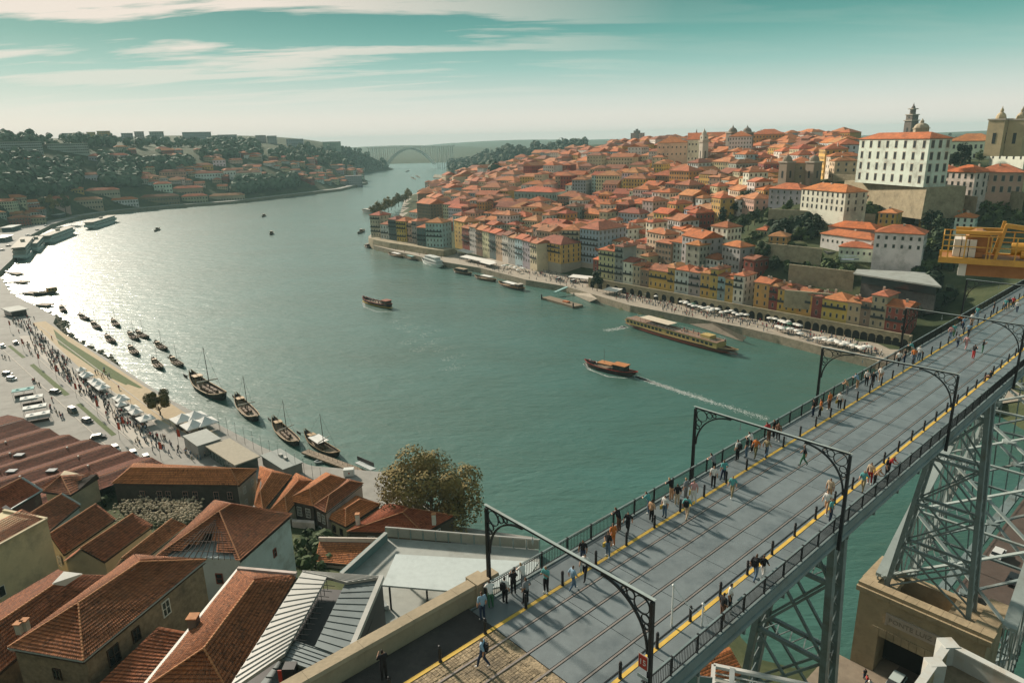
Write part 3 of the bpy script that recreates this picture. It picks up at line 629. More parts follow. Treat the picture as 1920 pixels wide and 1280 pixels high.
def walls(parent, poly, z0, z1, mt, col=None, inset=.35, tops=None, name='wall'):
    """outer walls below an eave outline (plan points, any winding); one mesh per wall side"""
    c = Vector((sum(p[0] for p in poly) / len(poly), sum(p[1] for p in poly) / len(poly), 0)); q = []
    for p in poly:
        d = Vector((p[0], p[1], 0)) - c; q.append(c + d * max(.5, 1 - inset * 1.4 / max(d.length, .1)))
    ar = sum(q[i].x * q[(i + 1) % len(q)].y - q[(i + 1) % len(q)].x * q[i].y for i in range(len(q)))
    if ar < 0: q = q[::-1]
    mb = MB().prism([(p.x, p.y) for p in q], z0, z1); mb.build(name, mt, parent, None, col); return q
def near_house(name, label, planes, eave, base, wmat, col=None, wz=None, tm=T_BRN, caps=(), course=.40, pitch=.26, gable=(), cat='house', holes=None, inset=.35, group=None):
    E_ = [W3(p) for p in eave]; c = sum(E_, Vector()) / len(E_)
    t = thing(name, (c.x, c.y, base), label, cat, group)
    ze = min(p.z for p in E_)
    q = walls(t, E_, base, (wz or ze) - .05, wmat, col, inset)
    for i, pl in enumerate(planes):
        m_ = tm
        if isinstance(pl[-1], bpy.types.Material): m_ = pl[-1]; pl = pl[:-1]
        P = [W3(p) for p in pl]; r = MB().poly([p - Vector((0, 0, .45)) for p in P]).build('roof', WOOD if not (holes and i in holes) else DARK, t) if not (holes and i in holes) else t
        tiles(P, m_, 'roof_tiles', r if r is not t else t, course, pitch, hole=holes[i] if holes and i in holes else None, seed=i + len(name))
    mb = MB()
    for a, b in caps: capline(mb, W3(a), W3(b))
    if caps: o = mb.build('ridge_tiles', RIDGE, t); o['kind'] = 'stuff'
    for g in gable: MB().poly([W3(p) for p in g]).build('gable_wall', wmat, t, None, col)
    return t, q
def chimney(parent, p, h=1.2, w_=.7, col=(.62, .60, .55), cap=True):
    P = Vector(p); MB().box(P.x - w_ / 2, P.x + w_ / 2, P.y - w_ / 2, P.y + w_ / 2, P.z - .6, P.z + h).build('chimney', PLAS, parent, None, col)
    if cap: MB().box(P.x - w_ / 2 - .1, P.x + w_ / 2 + .1, P.y - w_ / 2 - .1, P.y + w_ / 2 + .1, P.z + h + .002, P.z + h + .12).build('chimney_cap', RIDGE, parent)
# -- G: long weathered roof, bottom left
ze, zr = 36, 38.6
A, B, C_, D_ = (15, 1213, ze), (156, 1238, ze), (386, 1049, ze), (252, 1040, ze); R0, R1 = (147, 1130, zr), (262, 1053, zr)
g, q = near_house('old_stone_house', 'long stone house with sagging brown hipped roof and white patching strip, lower left foreground', [[A, B, R0], [B, C_, R1, R0], [D_, A, R0, R1], [C_, D_, R1]], [A, B, C_, D_], 24, STWALL, tm=T_OLD, caps=[(R0, R1), (A, R0), (B, R0), (R1, C_)], course=.36)
for f_, z, ww, hh in ((.18, 32.6, 1.5, 2.2), (.36, 33.0, 1.1, 1.7), (.62, 33.0, 1.2, 2.0)): window(g, q[1], q[2], f_, z, ww, hh, 2, 2, WOOD if f_ < .5 else WFRAME)
window(g, q[0], q[1], .55, 32.5, 1.0, 1.4, 1, 2, WOOD)
MB().beam(W3((218, 1092, 38.0)), W3((252, 1062, 38.5)), .45, .08).build('patching_strip', WFRAME, g)
mb = MB(); mb.beam(W3(A) + Vector((0, 0, -.1)), W3(B) + Vector((0, 0, -.1)), .16, .14).beam(W3(B) + Vector((0, 0, -.1)), W3(C_) + Vector((0, 0, -.1)), .16, .14); mb.build('gutter', MLEAD, g)
# -- H: dark roofs behind it on the left edge
h, q = near_house('low_brown_house', 'dark brown tiled roof with white tarpaulin between cream building and long stone house', [[(-20, 1275, 32.5), (208, 1078, 32.5), (130, 1076, 35.0), (-20, 1178, 35.0)], [(110, 1068, 33.0), (-30, 1150, 33.0), (-20, 1178, 35.0), (130, 1076, 35.0)]], [(-20, 1275, 32.5), (208, 1078, 32.5), (110, 1068, 33), (-30, 1150, 33)], 24, STWALL, tm=T_BRN, caps=[((-20, 1178, 35), (130, 1076, 35))], course=.36)
mb = MB(); a, b, c2, d = W3((98, 1095, 35.3)), W3((120, 1072, 35.4)), W3((155, 1076, 34.9)), W3((122, 1098, 34.4)); mb.poly([a, d, c2, b]); mb.poly([p + Vector((0, 0, .12)) for p in (a, d, c2, b)]); mb.build('tarpaulin', WFRAME, h)
for p in ((36, 1178, 34.9), (48, 1172, 34.9)): chimney(h, W3(p), .7, .6, (.45, .42, .36))
# -- cream building on the left edge
cz = 33.0
E_ = [(-60, 1020, cz), (-20, 960, cz), (86, 976, cz), (104, 982, cz)]
a, b, c2 = W3((88, 974, cz)), W3((-90, 1072, cz)), W3((-60, 965, cz))
cb_ = thing('cream_building', ((a.x + b.x) / 2, (a.y + b.y) / 2, 22), 'tall plain cream building with stained wall at the left edge', 'building')
dv_ = (b - a); pe = Vector((-dv_.y, dv_.x, 0)).normalized() * 9
if pe.y < 0: pe = -pe
q = walls(cb_, [a, b, b + pe, a + pe], 20, cz, PLAS, (.56, .47, .29), 0)
MB().beam(a + Vector((0, 0, .15)), b + Vector((0, 0, .15)), .4, .35).beam(a + Vector((0, 0, .15)), a + pe + Vector((0, 0, .15)), .4, .35).build('parapet', PLAS, cb_, None, (.50, .42, .27))
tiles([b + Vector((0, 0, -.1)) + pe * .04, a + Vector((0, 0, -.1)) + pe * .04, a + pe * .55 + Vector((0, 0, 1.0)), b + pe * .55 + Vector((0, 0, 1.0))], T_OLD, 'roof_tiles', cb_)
window(cb_, a, b, .62, 25.5, 1.0, 1.7)
# -- row of narrow gabled houses a-e
def gable_house(nm, lab, r0, r1, e0, e1, zr_, ze_, base, col, tm):
    """ridge r0(near)->r1(far); right eave e0(near)->e1(far); left side mirrored"""
    R_0, R_1, E0, E1 = W3((*r0, zr_)), W3((*r1, zr_)), W3((*e0, ze_)), W3((*e1, ze_))
    def mir(E_, R_): v_ = R_ + (R_ - E_); v_.z = ze_; return v_
    L0, L1 = mir(E0, R_0), mir(E1, R_1)
    c = (E0 + E1 + L0 + L1) / 4; t = thing(nm, (c.x, c.y, base), lab, 'house')
    q = walls(t, [E0, E1, L1, L0], base, ze_ - .05, PLAS, col, .3)
    for pl in ([E0, E1, R_1, R_0], [L1, L0, R_0, R_1]):
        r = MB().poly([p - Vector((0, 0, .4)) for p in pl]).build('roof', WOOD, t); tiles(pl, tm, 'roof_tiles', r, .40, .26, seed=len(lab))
    for X, Y, Z in ((E0, L0, R_0), (L1, E1, R_1)):
        ins = (R_1 - R_0).normalized() * (.3 if Z is R_0 else -.3); MB().poly([X * .96 + Y * .04 + ins, Y * .96 + X * .04 + ins, Z + ins - Vector((0, 0, .1))]).build('gable_wall', PLAS, t, None, col)
    o = (lambda m_: (capline(m_, R_0, R_1), m_)[1])(MB()).build('ridge_tiles', RIDGE, t); o['kind'] = 'stuff'
    return t, (E0, E1, L1, L0)
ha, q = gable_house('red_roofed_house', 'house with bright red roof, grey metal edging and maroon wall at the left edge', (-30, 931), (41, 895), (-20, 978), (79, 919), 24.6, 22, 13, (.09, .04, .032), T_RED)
MB().beam(W3((41, 895, 24.7)), W3((79, 919, 22.1)), .35, .25).beam(W3((-20, 978, 22.05)), W3((79, 919, 22.05)), .25, .2).build('metal_edging', MLEAD, ha)
MB().hexa(*[[W3(p) for p in ((3, 951, z1), (16, 960, z2), (24, 955, z2), (11, 946, z1))] for z1, z2 in ((22.75, 22.35), (22.95, 22.55))]).build('skylight', GLASS, ha)
hb, q = gable_house('blue_walled_house', 'brown gabled roof with teal edging and pale blue side wall, beside the red roof', (15, 988), (116, 925), (60, 1021), (151, 946), 25.4, 23, 13, (.30, .36, .38), T_BRN)
MB().beam(W3((116, 925, 25.5)), W3((151, 946, 23.1)), .3, .25).build('metal_edging', MLEAD, hb)
hc, ec = gable_house('cream_gabled_house', 'narrow house with dark brown gabled roof, first right of the blue walled house', (92, 1001), (180, 944), (119, 1039), (217, 972), 27.4, 25, 14, (.48, .40, .27), T_BRN)
window(hc, ec[3], ec[0], .75, 22.3, 1.0, 1.7)
hd, ed = gable_house('cream_gabled_house', 'narrow house with brown gabled roof and cream triangular gable facing the camera', (151, 1027), (249, 962), (195, 1052), (287, 984), 27.6, 25.2, 14, (.45, .38, .25), T_BRN)
he, ee = gable_house('narrow_gabled_house', 'narrow house whose gabled roof shows a golden sunlit strip, left of the collapsed roof', (228, 1046), (322, 972), (262, 1054), (350, 984), 28.0, 25.8, 15, (.42, .34, .22), T_OLD)
# -- f: hipped house with the hole in its roof
zf, zg = 28, 31.4
A, B, C_, D_ = (290, 1044, zf), (450, 1050, zf), (548, 963, zf), (402, 938, zf); R0, R1 = (411, 958, zg), (432, 945, zg)
hole = lambda s, t: (.42 < s < .72 and .14 < t < .52 and not (.60 < s and t > .40)) or (t < .15 and .12 < s < .95) or (.25 < s < .45 and .12 < t < .3)
hf, q = near_house('collapsed_roof_house', 'blue-white house whose hipped tile roof has a dark collapsed hole with bare rafters', [[A, B, R0], [B, C_, R1, R0], [D_, A, R0, R1], [C_, D_, R1]], [A, B, C_, D_], 15, PLAS, (.47, .53, .53), tm=T_OLD, caps=[(A, R0), (B, R0), (R0, R1)], holes={0: hole})
mb = MB()
for i in range(14):
    f_ = (i + .5) / 14; e = W3(A).lerp(W3(B), f_); mb.beam(e, e.lerp(W3(R0), .85 - abs(f_ - .5)), .09, .14)
for t_ in (.15, .35, .55): mb.beam(W3(A).lerp(W3(R0), t_), W3(B).lerp(W3(R0), t_), .08, .08)
mb.build('rafters', WOOD, hf)
MB().prism([(p.x, p.y) for p in [W3(A).lerp(W3(C_), .06), W3(B).lerp(W3(D_), .06), W3(C_).lerp(W3(A), .06), W3(D_).lerp(W3(B), .06)]], zf - 1.2, zf - .9).build('attic_floor', DARK, hf)
window(hf, q[1], q[2], .62, 23.2, .8, 1.5, 2, 1, mat('red_sash', (.22, .06, .04), .7)); window(hf, q[0], q[1], .72, 23.6, 1.1, 1.8, 2, 1, mat('red_sash', (.2, .05, .04), .7))
# -- J: golden and brown roof next to the zinc building
zj, zk = 38.5, 41.0
A, B, C_, D_ = (262, 1296, zj), (428, 1296, zj - .2), (556, 1078, zj), (446, 1068, zj); R0, R1 = (382, 1215, zk), (476, 1089, zk)
hj, q = near_house('gold_lit_roof_house', 'house with long golden sunlit roof slope and white edge strip beside the zinc roof', [[A, B, R0], [B, C_, R1, R0], [D_, A, R0, R1], [C_, D_, R1]], [A, B, C_, D_], 27, PLAS, (.45, .40, .30), tm=T_OLD, caps=[(R0, R1), (B, R0), (A, R0)], course=.36)
MB().beam(W3((262, 1296, zj + .1)), W3((446, 1068, zj + .1)), .35, .3).build('white_edge_strip', WFRAME, hj)
MB().beam(W3((446, 1066, zj + .3)), W3((556, 1076, zj + .3)), .4, .5).build('parapet', PLAS, hj, None, (.5, .42, .38))
chimney(hj, W3((366, 1180, 38.4)), 1.6, .9, (.13, .10, .08))
# -- I: small lean-to between
hi_, q = near_house('lean_to_shed', 'small red-brown lean-to roof wedged between stone house and golden roof', [[(170, 1296, 33.4), (268, 1300, 33.2), (350, 1184, 34.6), (297, 1174, 35.2)]], [(170, 1296, 33), (268, 1300, 33), (350, 1184, 33), (297, 1174, 33)], 25, STWALL, tm=T_BRN, cat='shed')
# -- h2: long hipped lodge with arched windows
zl, zm = 14, 16.6
A, B, C_, D_ = (209, 906, zl), (448, 909, zl), (482, 879, zl), (252, 868, zl); R0, R1 = (246, 876, zm), (432, 878, zm)
lo, q = near_house('long_lodge', 'long dark stone lodge with orange hipped roof and window row above the rock garden', [[A, B, R1, R0], [B, C_, R1], [C_, D_, R0, R1], [D_, A, R0]], [A, B, C_, D_], 6, mat('dark_lodge_stone', (.055, .045, .036), .9, var=.35, vs=.9), tm=T_ORG, caps=[(R0, R1), (A, R0), (B, R1), (C_, R1)], course=.42)
for f_ in (.22, .36, .43, .57, .65, .82, .93): window(lo, q[0], q[1], f_, 10.3, 1.2, 1.9, 2, 2, mat('pink_sash', (.30, .18, .14), .8))
endw = MB(); e0, e1 = q[1], q[2]; 
for f_, z in ((.3, 10.6), (.75, 10.6), (.3, 7.4), (.75, 7.4)): window(lo, q[1], q[2], f_, z, 1.1, 1.7)
MB().beam((q[1].x, q[1].y, 10), (q[2].x, q[2].y, 10), .12, 7.8).build('end_wall', PLAS, lo, None, (.40, .35, .29))
# -- the great wine lodge: parallel low gables
zl = 9.5
lodge = thing('wine_lodge', tuple(W3((120, 840, 4))), 'huge wine lodge under parallel dark red gabled roofs dotted with pale vents', 'warehouse')
sp = [(15, 778), (78, 803), (112, 816), (152, 826), (192, 834), (228, 847), (262, 857), (312, 872)]
far_ = [W3((x, y, zl)) for x, y in sp]; dr = (W3((0, 891, zl)) - W3((185, 832, zl))); dr.z = 0; dr.normalize()
for i in range(len(far_) - 1):
    a, b = far_[i], far_[i + 1]; m2 = (a + b) / 2; m2.z = zl + 1.0; Ln = [58, 58, 56, 52, 44, 40, 34][i]
    pa, pb, pm_ = a + dr * Ln, b + dr * Ln, m2 + dr * Ln
    for pl in ([b, b + dr * Ln, m2 + dr * Ln, m2], [a + dr * Ln, a, m2, m2 + dr * Ln]):
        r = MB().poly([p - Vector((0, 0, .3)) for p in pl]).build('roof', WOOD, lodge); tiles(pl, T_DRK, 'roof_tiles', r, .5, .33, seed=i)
    o = (lambda m_: (capline(m_, m2, pm_, .1), m_)[1])(MB()).build('ridge_tiles', RIDGE, lodge); o['kind'] = 'stuff'
    MB().poly([a, b, m2]).build('gable_wall', PLAS, lodge, None, (.40, .33, .26)); MB().hexa([(p.x, p.y, 2) for p in (a, b, b + dr * .4, a + dr * .4)], [(p.x, p.y, zl - .01) for p in (a, b, b + dr * .4, a + dr * .4)]).build('wall', PLAS, lodge, None, (.42, .35, .28))
    MB().hexa([(p.x, p.y, 2) for p in (pa, pb, pb - dr * .4, pa - dr * .4)], [(p.x, p.y, zl - .01) for p in (pa, pb, pb - dr * .4, pa - dr * .4)]).build('wall', PLAS, lodge, None, (.42, .35, .28))
    for j in range(3):
        p = m2.lerp(b, .15 + .1 * j) + dr * Ln * (.12 + .3 * j + .07 * (i % 3)); MB().lathe(p, [(.14, -.3), (.14, .25), (.26, .27), (.22, .45), (.02, .5)], 8).build('roof_vent', WFRAME, lodge)
for p in ((97, 881), (36, 852), (22, 882)):
    a = W3((*p, zl + .7)); MB().box(a.x - 1.1, a.x + 1.1, a.y - .8, a.y + .8, a.z - .2, a.z + .12).build('skylight', mat('matt_skylight', (.16, .18, .19), .7), lodge)
# small hipped roofs between lodge and row
hx, q = near_house('hipped_cottage', 'small cottage with brown hipped roof and bare plaster gable below the wine lodge', [[(80, 921, 14), (132, 927, 14), (114, 891, 16.2)], [(132, 927, 14), (186, 893, 14), (180, 885, 15.6), (114, 891, 16.2)], [(70, 915, 14), (80, 921, 14), (114, 891, 16.2)]], [(80, 921, 14), (132, 927, 14), (186, 893, 14), (120, 880, 14)], 8, PLAS, (.44, .36, .24), tm=T_BRN, caps=[((80, 921, 14), (114, 891, 16.2)), ((132, 927, 14), (114, 891, 16.2))])
# -- river houses N
def hip(nm, lab, A, B, C_, D_, R0, R1, ze_, zr_, base, col, tm, **k):
    A, B, C_, D_ = [(*p, ze_) for p in (A, B, C_, D_)]; R0, R1 = (*R0, zr_), (*R1, zr_)
    return near_house(nm, lab, [[A, B, R0], [B, C_, R1, R0], [C_, D_, R1], [D_, A, R0, R1]], [A, B, C_, D_], base, PLAS, col, tm=tm, caps=[(R0, R1), (A, R0), (B, R0), (C_, R1)], **k)
z8 = lambda x, y: (480 + x / 8, 860 + y / 8)
n4, q = hip('gabled_river_house', 'orange double roof with golden slopes behind the long lodge, nearest the jetty kiosk', z8(200, 780), z8(470, 800), z8(870, 330), z8(600, 215), z8(430, 560), z8(630, 330), 11.5, 13.6, 4, (.45, .38, .27), T_ORG)
n5, q = hip('gabled_river_house', 'orange roof with small dormer and repaired patches beside the long lodge end', z8(-20, 700), z8(110, 770), z8(540, 250), z8(60, 110), z8(60, 480), z8(235, 205), 12.0, 14.3, 4, (.45, .38, .27), T_ORG)
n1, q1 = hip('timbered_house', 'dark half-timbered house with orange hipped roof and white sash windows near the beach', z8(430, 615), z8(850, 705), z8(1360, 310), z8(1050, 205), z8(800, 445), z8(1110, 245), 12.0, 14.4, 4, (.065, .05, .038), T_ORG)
for f_ in (.18, .45, .78): window(n1, q1[0], q1[1], f_, 8.6, 1.2, 2.2, 3, 3); window(n1, q1[0], q1[1], f_, 5.2, 1.2, 2.0, 2, 2)
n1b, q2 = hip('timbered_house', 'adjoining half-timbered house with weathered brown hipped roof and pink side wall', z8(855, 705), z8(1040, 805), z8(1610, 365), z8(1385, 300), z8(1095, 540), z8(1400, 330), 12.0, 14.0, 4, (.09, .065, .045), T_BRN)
for f_ in (.3, .7): window(n1b, q2[0], q2[1], f_, 8.6, 1.0, 2.1, 3, 2); window(n1b, q2[0], q2[1], f_, 5.3, 1.0, 2.0, 2, 2)
MB().beam((q2[1].x, q2[1].y, 8.2), (q2[2].x, q2[2].y, 8.2), .15, 7.2).build('side_wall', PLAS, n1b, None, (.55, .45, .42))
n2, q = hip('olive_walled_house', 'small olive-cream house with orange hipped roof and white chimney between its taller neighbours', z8(1030, 865), z8(1345, 1015), z8(1870, 680), z8(1490, 545), z8(1345, 740), z8(1560, 605), 10.0, 12.0, 4, (.40, .37, .22), T_ORG)
for f_ in (.35, .72): window(n2, q[0], q[1], f_, 7.0, .9, 1.6, 2, 2, WOOD)
zB = lambda x, y: (480 + x / 4, 760 + y / 4)
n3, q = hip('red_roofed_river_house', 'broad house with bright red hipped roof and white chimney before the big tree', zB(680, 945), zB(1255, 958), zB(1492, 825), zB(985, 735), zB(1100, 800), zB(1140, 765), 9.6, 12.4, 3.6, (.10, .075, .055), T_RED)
chimney(n2, W3((*zB(765, 870), 10.6)), 1.8, .8); chimney(n3, W3((*zB(1335, 870), 10.6)), 1.8, .8)
window(n3, q[1], q[2], .5, 6.6, 1.2, 1.8); window(n3, q[0], q[1], .3, 7.2, 1.6, 1.3)
n6, q = near_house('ridge_tiled_shed', 'low shed roof of dull orange channel tiles behind the shrubs', [[(590, 1052, 15), (700, 1062, 15), (712, 1012, 16.5), (600, 1010, 16.5)]], [(590, 1052, 15), (700, 1062, 15), (712, 1012, 15), (600, 1010, 15)], 12, PLAS, (.5, .45, .36), tm=T_ORG, cat='shed')
MB().beam(W3((598, 1010, 16.9)), W3((715, 1012, 16.9)), .35, .8).build('end_wall', PLAS, n6, None, (.55, .48, .42))
MB().hexa(*[[(W3((x, y, 8)).x, W3((x, y, 8)).y, z) for x, y in ((548, 985), (590, 988), (590, 983), (548, 980))] for z in (4, 9)]).build('garden_wall', PLAS, n1, None, (.55, .47, .42))
# -- zinc roofed modern building and terrace
zz = 42.0
kz = thing('zinc_roofed_building', tuple(W3((600, 1160, 30))), 'modern building clad in pale and dark standing-seam zinc with an open courtyard slot', 'building')
def seam_plane(pts, z, mt, name, seams, axis=0, dz=(0, 0, 0, 0)):
    P = [W3((x, y, z + d)) for (x, y), d in zip(pts, dz)]; MB().hexa([p - Vector((0, 0, .3)) for p in P], P).build(name, mt, kz)
    for i in range(seams + 1):
        f_ = i / seams; a, b = (P[0].lerp(P[3], f_), P[1].lerp(P[2], f_)) if axis == 0 else (P[0].lerp(P[1], f_), P[3].lerp(P[2], f_)); MB().beam(a + Vector((0, 0, .04)), b + Vector((0, 0, .04)), .05, .08).build('standing_seam', mt, kz)
seam_plane([(420, 1302), (533, 1225), (613, 1080), (567, 1071)], zz, ZINC, 'roof_strip', 17)
seam_plane([(567, 1070), (613, 1081), (648, 1091), (717, 1081)][::-1], zz - .02, ZINC, 'roof_strip', 6, 1)
seam_plane([(590, 1211), (653, 1234), (710, 1084), (648, 1091)], zz - .4, ZINCD, 'dark_roof', 11)
seam_plane([(521, 1233), (612, 1264), (653, 1236), (537, 1196)], zz - .5, ZINCD, 'dark_roof', 5, 0)
seam_plane([(470, 1302), (600, 1302), (618, 1266), (524, 1236)], zz - 1.8, ZINCD, 'dark_roof', 4)
a, b = W3((716, 1081, zz)), W3((640, 1262, zz)); MB().beam(a, b, .5, .5).build('parapet', ZINC, kz)
pe = Vector((b.y - a.y, a.x - b.x, 0)).normalized() * .3
walls(kz, [W3(p) for p in ((567, 1071, zz), (717, 1081, zz), (645, 1262, zz), (590, 1302, zz), (420, 1302, zz))], 28, zz - 1.9, mat('charcoal_panel', (.045, .045, .047), .6, var=.15), None, .1)
MB().prism([(W3((x, y, zz)).x, W3((x, y, zz)).y) for x, y in ((716, 1082), (650, 1240), (645, 1240), (711, 1082))], 30, zz - .3).build('side_wall', mat('charcoal_panel', (.045, .045, .047), .6), kz)
mb = MB()
for i in range(12):
    p = W3((612 - i * 5.6, 1086 + i * 10.2, zz)); mb.beam(p, p + Vector((1.1, .25, -.35)), .05, .05).beam(p + Vector((0, 0, -.1)), p + Vector((0, 0, -1.3)), .05, .05)
mb.build('courtyard_brackets', IRON, kz)['kind'] = 'stuff'
box_ = thing('signal_box', tuple(W3((545, 1262, 41.5))), 'black metal cabinet with red panel on the zinc roof edge', 'cabinet')
P = W3((545, 1262, 40.9)); MB().box(P.x - .55, P.x + .55, P.y - .5, P.y + .5, P.z - .8, P.z + .9).build('case', IRON, box_); MB().box(P.x - .95, P.x - .6, P.y - .5, P.y - .42, P.z - .6, P.z + .8).build('red_panel', RED, box_)
tz = 34.0
te = thing('terrace_building', tuple(W3((820, 1060, tz - 8))), 'pale concrete parking terrace with glass balustrade and flat white canopy beside the bridge', 'building')
CONC = mat('pale_concrete', (.31, .325, .30), .8, var=.14, vs=.5, dirt=(.19, .19, .16), dsc=.2)
TEAL = mat('teal_parapet', (.17, .25, .245), .7, var=.12)
P = [W3((x, y, tz)) for x, y in ((644, 1080), (724, 1008), (1010, 1030), (1015, 1110), (940, 1180), (700, 1240), (660, 1180))]
MB().prism([(p.x, p.y) for p in P], tz - 16, tz).build('terrace_floor', CONC, te)
MB().beam(W3((640, 1082, tz + .5)), W3((724, 1006, tz + .5)), .45, 1.5).build('parapet', TEAL, te)
MB().beam(W3((640, 1074, tz + 1.5)), W3((724, 998, tz + 1.5)), .5, .08).build('coping', CONC, te)
a, b = W3((724, 1006, tz)), W3((1012, 1030, tz))
for i in range(13):
    f_ = i / 12; p = a.lerp(b, f_); MB().beam(p, p + Vector((0, 0, 1.5)), .12, .12).build('balustrade_post', TEAL, te)
    if i < 12: p2 = a.lerp(b, (i + 1) / 12); MB().beam(p.lerp(p2, .06) + Vector((0, 0, .75)), p.lerp(p2, .94) + Vector((0, 0, .75)), .04, 1.3).build('glass_panel', mat('hazy_glass', (.30, .30, .255), .2, var=.1, spec=.5), te)
MB().beam(a + Vector((0, 0, 1.55)), b + Vector((0, 0, 1.55)), .22, .1).build('handrail', ZINC, te)
cz = tz + 3.2
P = [W3((x, y, cz)) for x, y in ((717, 1096), (742, 1038), (1010, 1053), (985, 1090), (880, 1110))]
MB().prism([(p.x, p.y) for p in P], cz - .22, cz).build('canopy', mat('white_canopy', (.43, .48, .47), .6, var=.08, dirt=(.33, .37, .36), dsc=.3), te)
for x, y in ((800, 1104), (960, 1092), (748, 1045), (730, 1098)): p = W3((x, y, cz)); MB().beam((p.x, p.y, tz), (p.x, p.y, cz - .2), .2, .2).build('canopy_post', IRON, te)
# ================================================================ people
def skin_mesh(name, pose, subdiv):
    J = dict(pelvis=(0, 0, .93), waist=(0, 0, 1.08), chest=(0, 0, 1.30), neck=(0, .005, 1.47), head=(0, .025, 1.58), crown=(0, .015, 1.68), nose=(0, .105, 1.585))
    for s, x in (('l', -1), ('r', 1)):
        J.update({s + 'sh': (x * .165, 0, 1.40), s + 'el': (x * .235, -.02, 1.13), s + 'wr': (x * .25, .05, .90), s + 'fi': (x * .245, .08, .78), s + 'th': (x * .22, .10, .85), s + 'hip': (x * .085, 0, .90), s + 'kn': (x * .095, .02, .49), s + 'an': (x * .10, -.02, .09), s + 'to': (x * .11, .15, .035)})
    J.update(pose)
    R = dict(pelvis=.152, waist=.138, chest=.165, neck=.056, head=.094, crown=.068, nose=.02)
    for s in 'lr': R.update({s + 'sh': .085, s + 'el': .060, s + 'wr': .038, s + 'fi': .022, s + 'th': .014, s + 'hip': .105, s + 'kn': .076, s + 'an': .052, s + 'to': .036})
    E_ = [('pelvis', 'waist', 1), ('waist', 'chest', 1), ('chest', 'neck', 1), ('neck', 'head', 0), ('head', 'crown', 3), ('head', 'nose', 0)]
    for s in 'lr': E_ += [('chest', s + 'sh', 1), (s + 'sh', s + 'el', 1), (s + 'el', s + 'wr', 0), (s + 'wr', s + 'fi', 0), (s + 'wr', s + 'th', 0), ('pelvis', s + 'hip', 2), (s + 'hip', s + 'kn', 2), (s + 'kn', s + 'an', 2), (s + 'an', s + 'to', 4)]
    if subdiv == 0: E_ = [e for e in E_ if e[1] not in ('nose', 'lth', 'rth', 'lfi', 'rfi')]
    ks = [k_ for k_ in J if any(k_ in e[:2] for e in E_)]; ix = {k_: i for i, k_ in enumerate(ks)}
    me = bpy.data.meshes.new(name); me.from_pydata([J[k_] for k_ in ks], [(ix[a], ix[b]) for a, b, _ in E_], [])
    o = bpy.data.objects.new(name, me); COL.objects.link(o); o.modifiers.new('s', 'SKIN')
    for k_, sv in zip(ks, me.skin_vertices[0].data):
        r = R[k_]; sv.radius = (r, r * (.78 if k_ in ('pelvis', 'waist', 'chest') else 1)); sv.use_root = k_ == 'pelvis'
    if subdiv: o.modifiers.new('u', 'SUBSURF').levels = subdiv; o.modifiers['u'].render_levels = subdiv
    dg = bpy.context.evaluated_depsgraph_get(); m2 = bpy.data.meshes.new_from_object(o.evaluated_get(dg)); bpy.data.objects.remove(o); bpy.data.meshes.remove(me)
    seg = [(np.array(J[a]), np.array(J[b]), c) for a, b, c in E_]; mi = []
    hd = np.array(J['head'])
    for p in m2.polygons:
        c = np.array(p.center); best = (9, 0)
        for a, b, k_ in seg:
            t = np.clip(((c - a) @ (b - a)) / max((b - a) @ (b - a), 1e-9), 0, 1); d = np.linalg.norm(c - a - t * (b - a))
            if d < best[0] - 1e-6: best = (d, k_)
        k_ = best[1]
        if np.linalg.norm(c - hd) < .17 and c[2] > hd[2] - .05 and (c[1] < hd[1] - .015 or c[2] > hd[2] + .055): k_ = 3
        mi.append(k_)
    m2.materials.clear()
    for i in range(5): m2.materials.append(None)
    m2.polygons.foreach_set('material_index', mi); m2.polygons.foreach_set('use_smooth', [True] * len(mi)); m2.name = name; m2.update(); return m2
def shift(d): return d
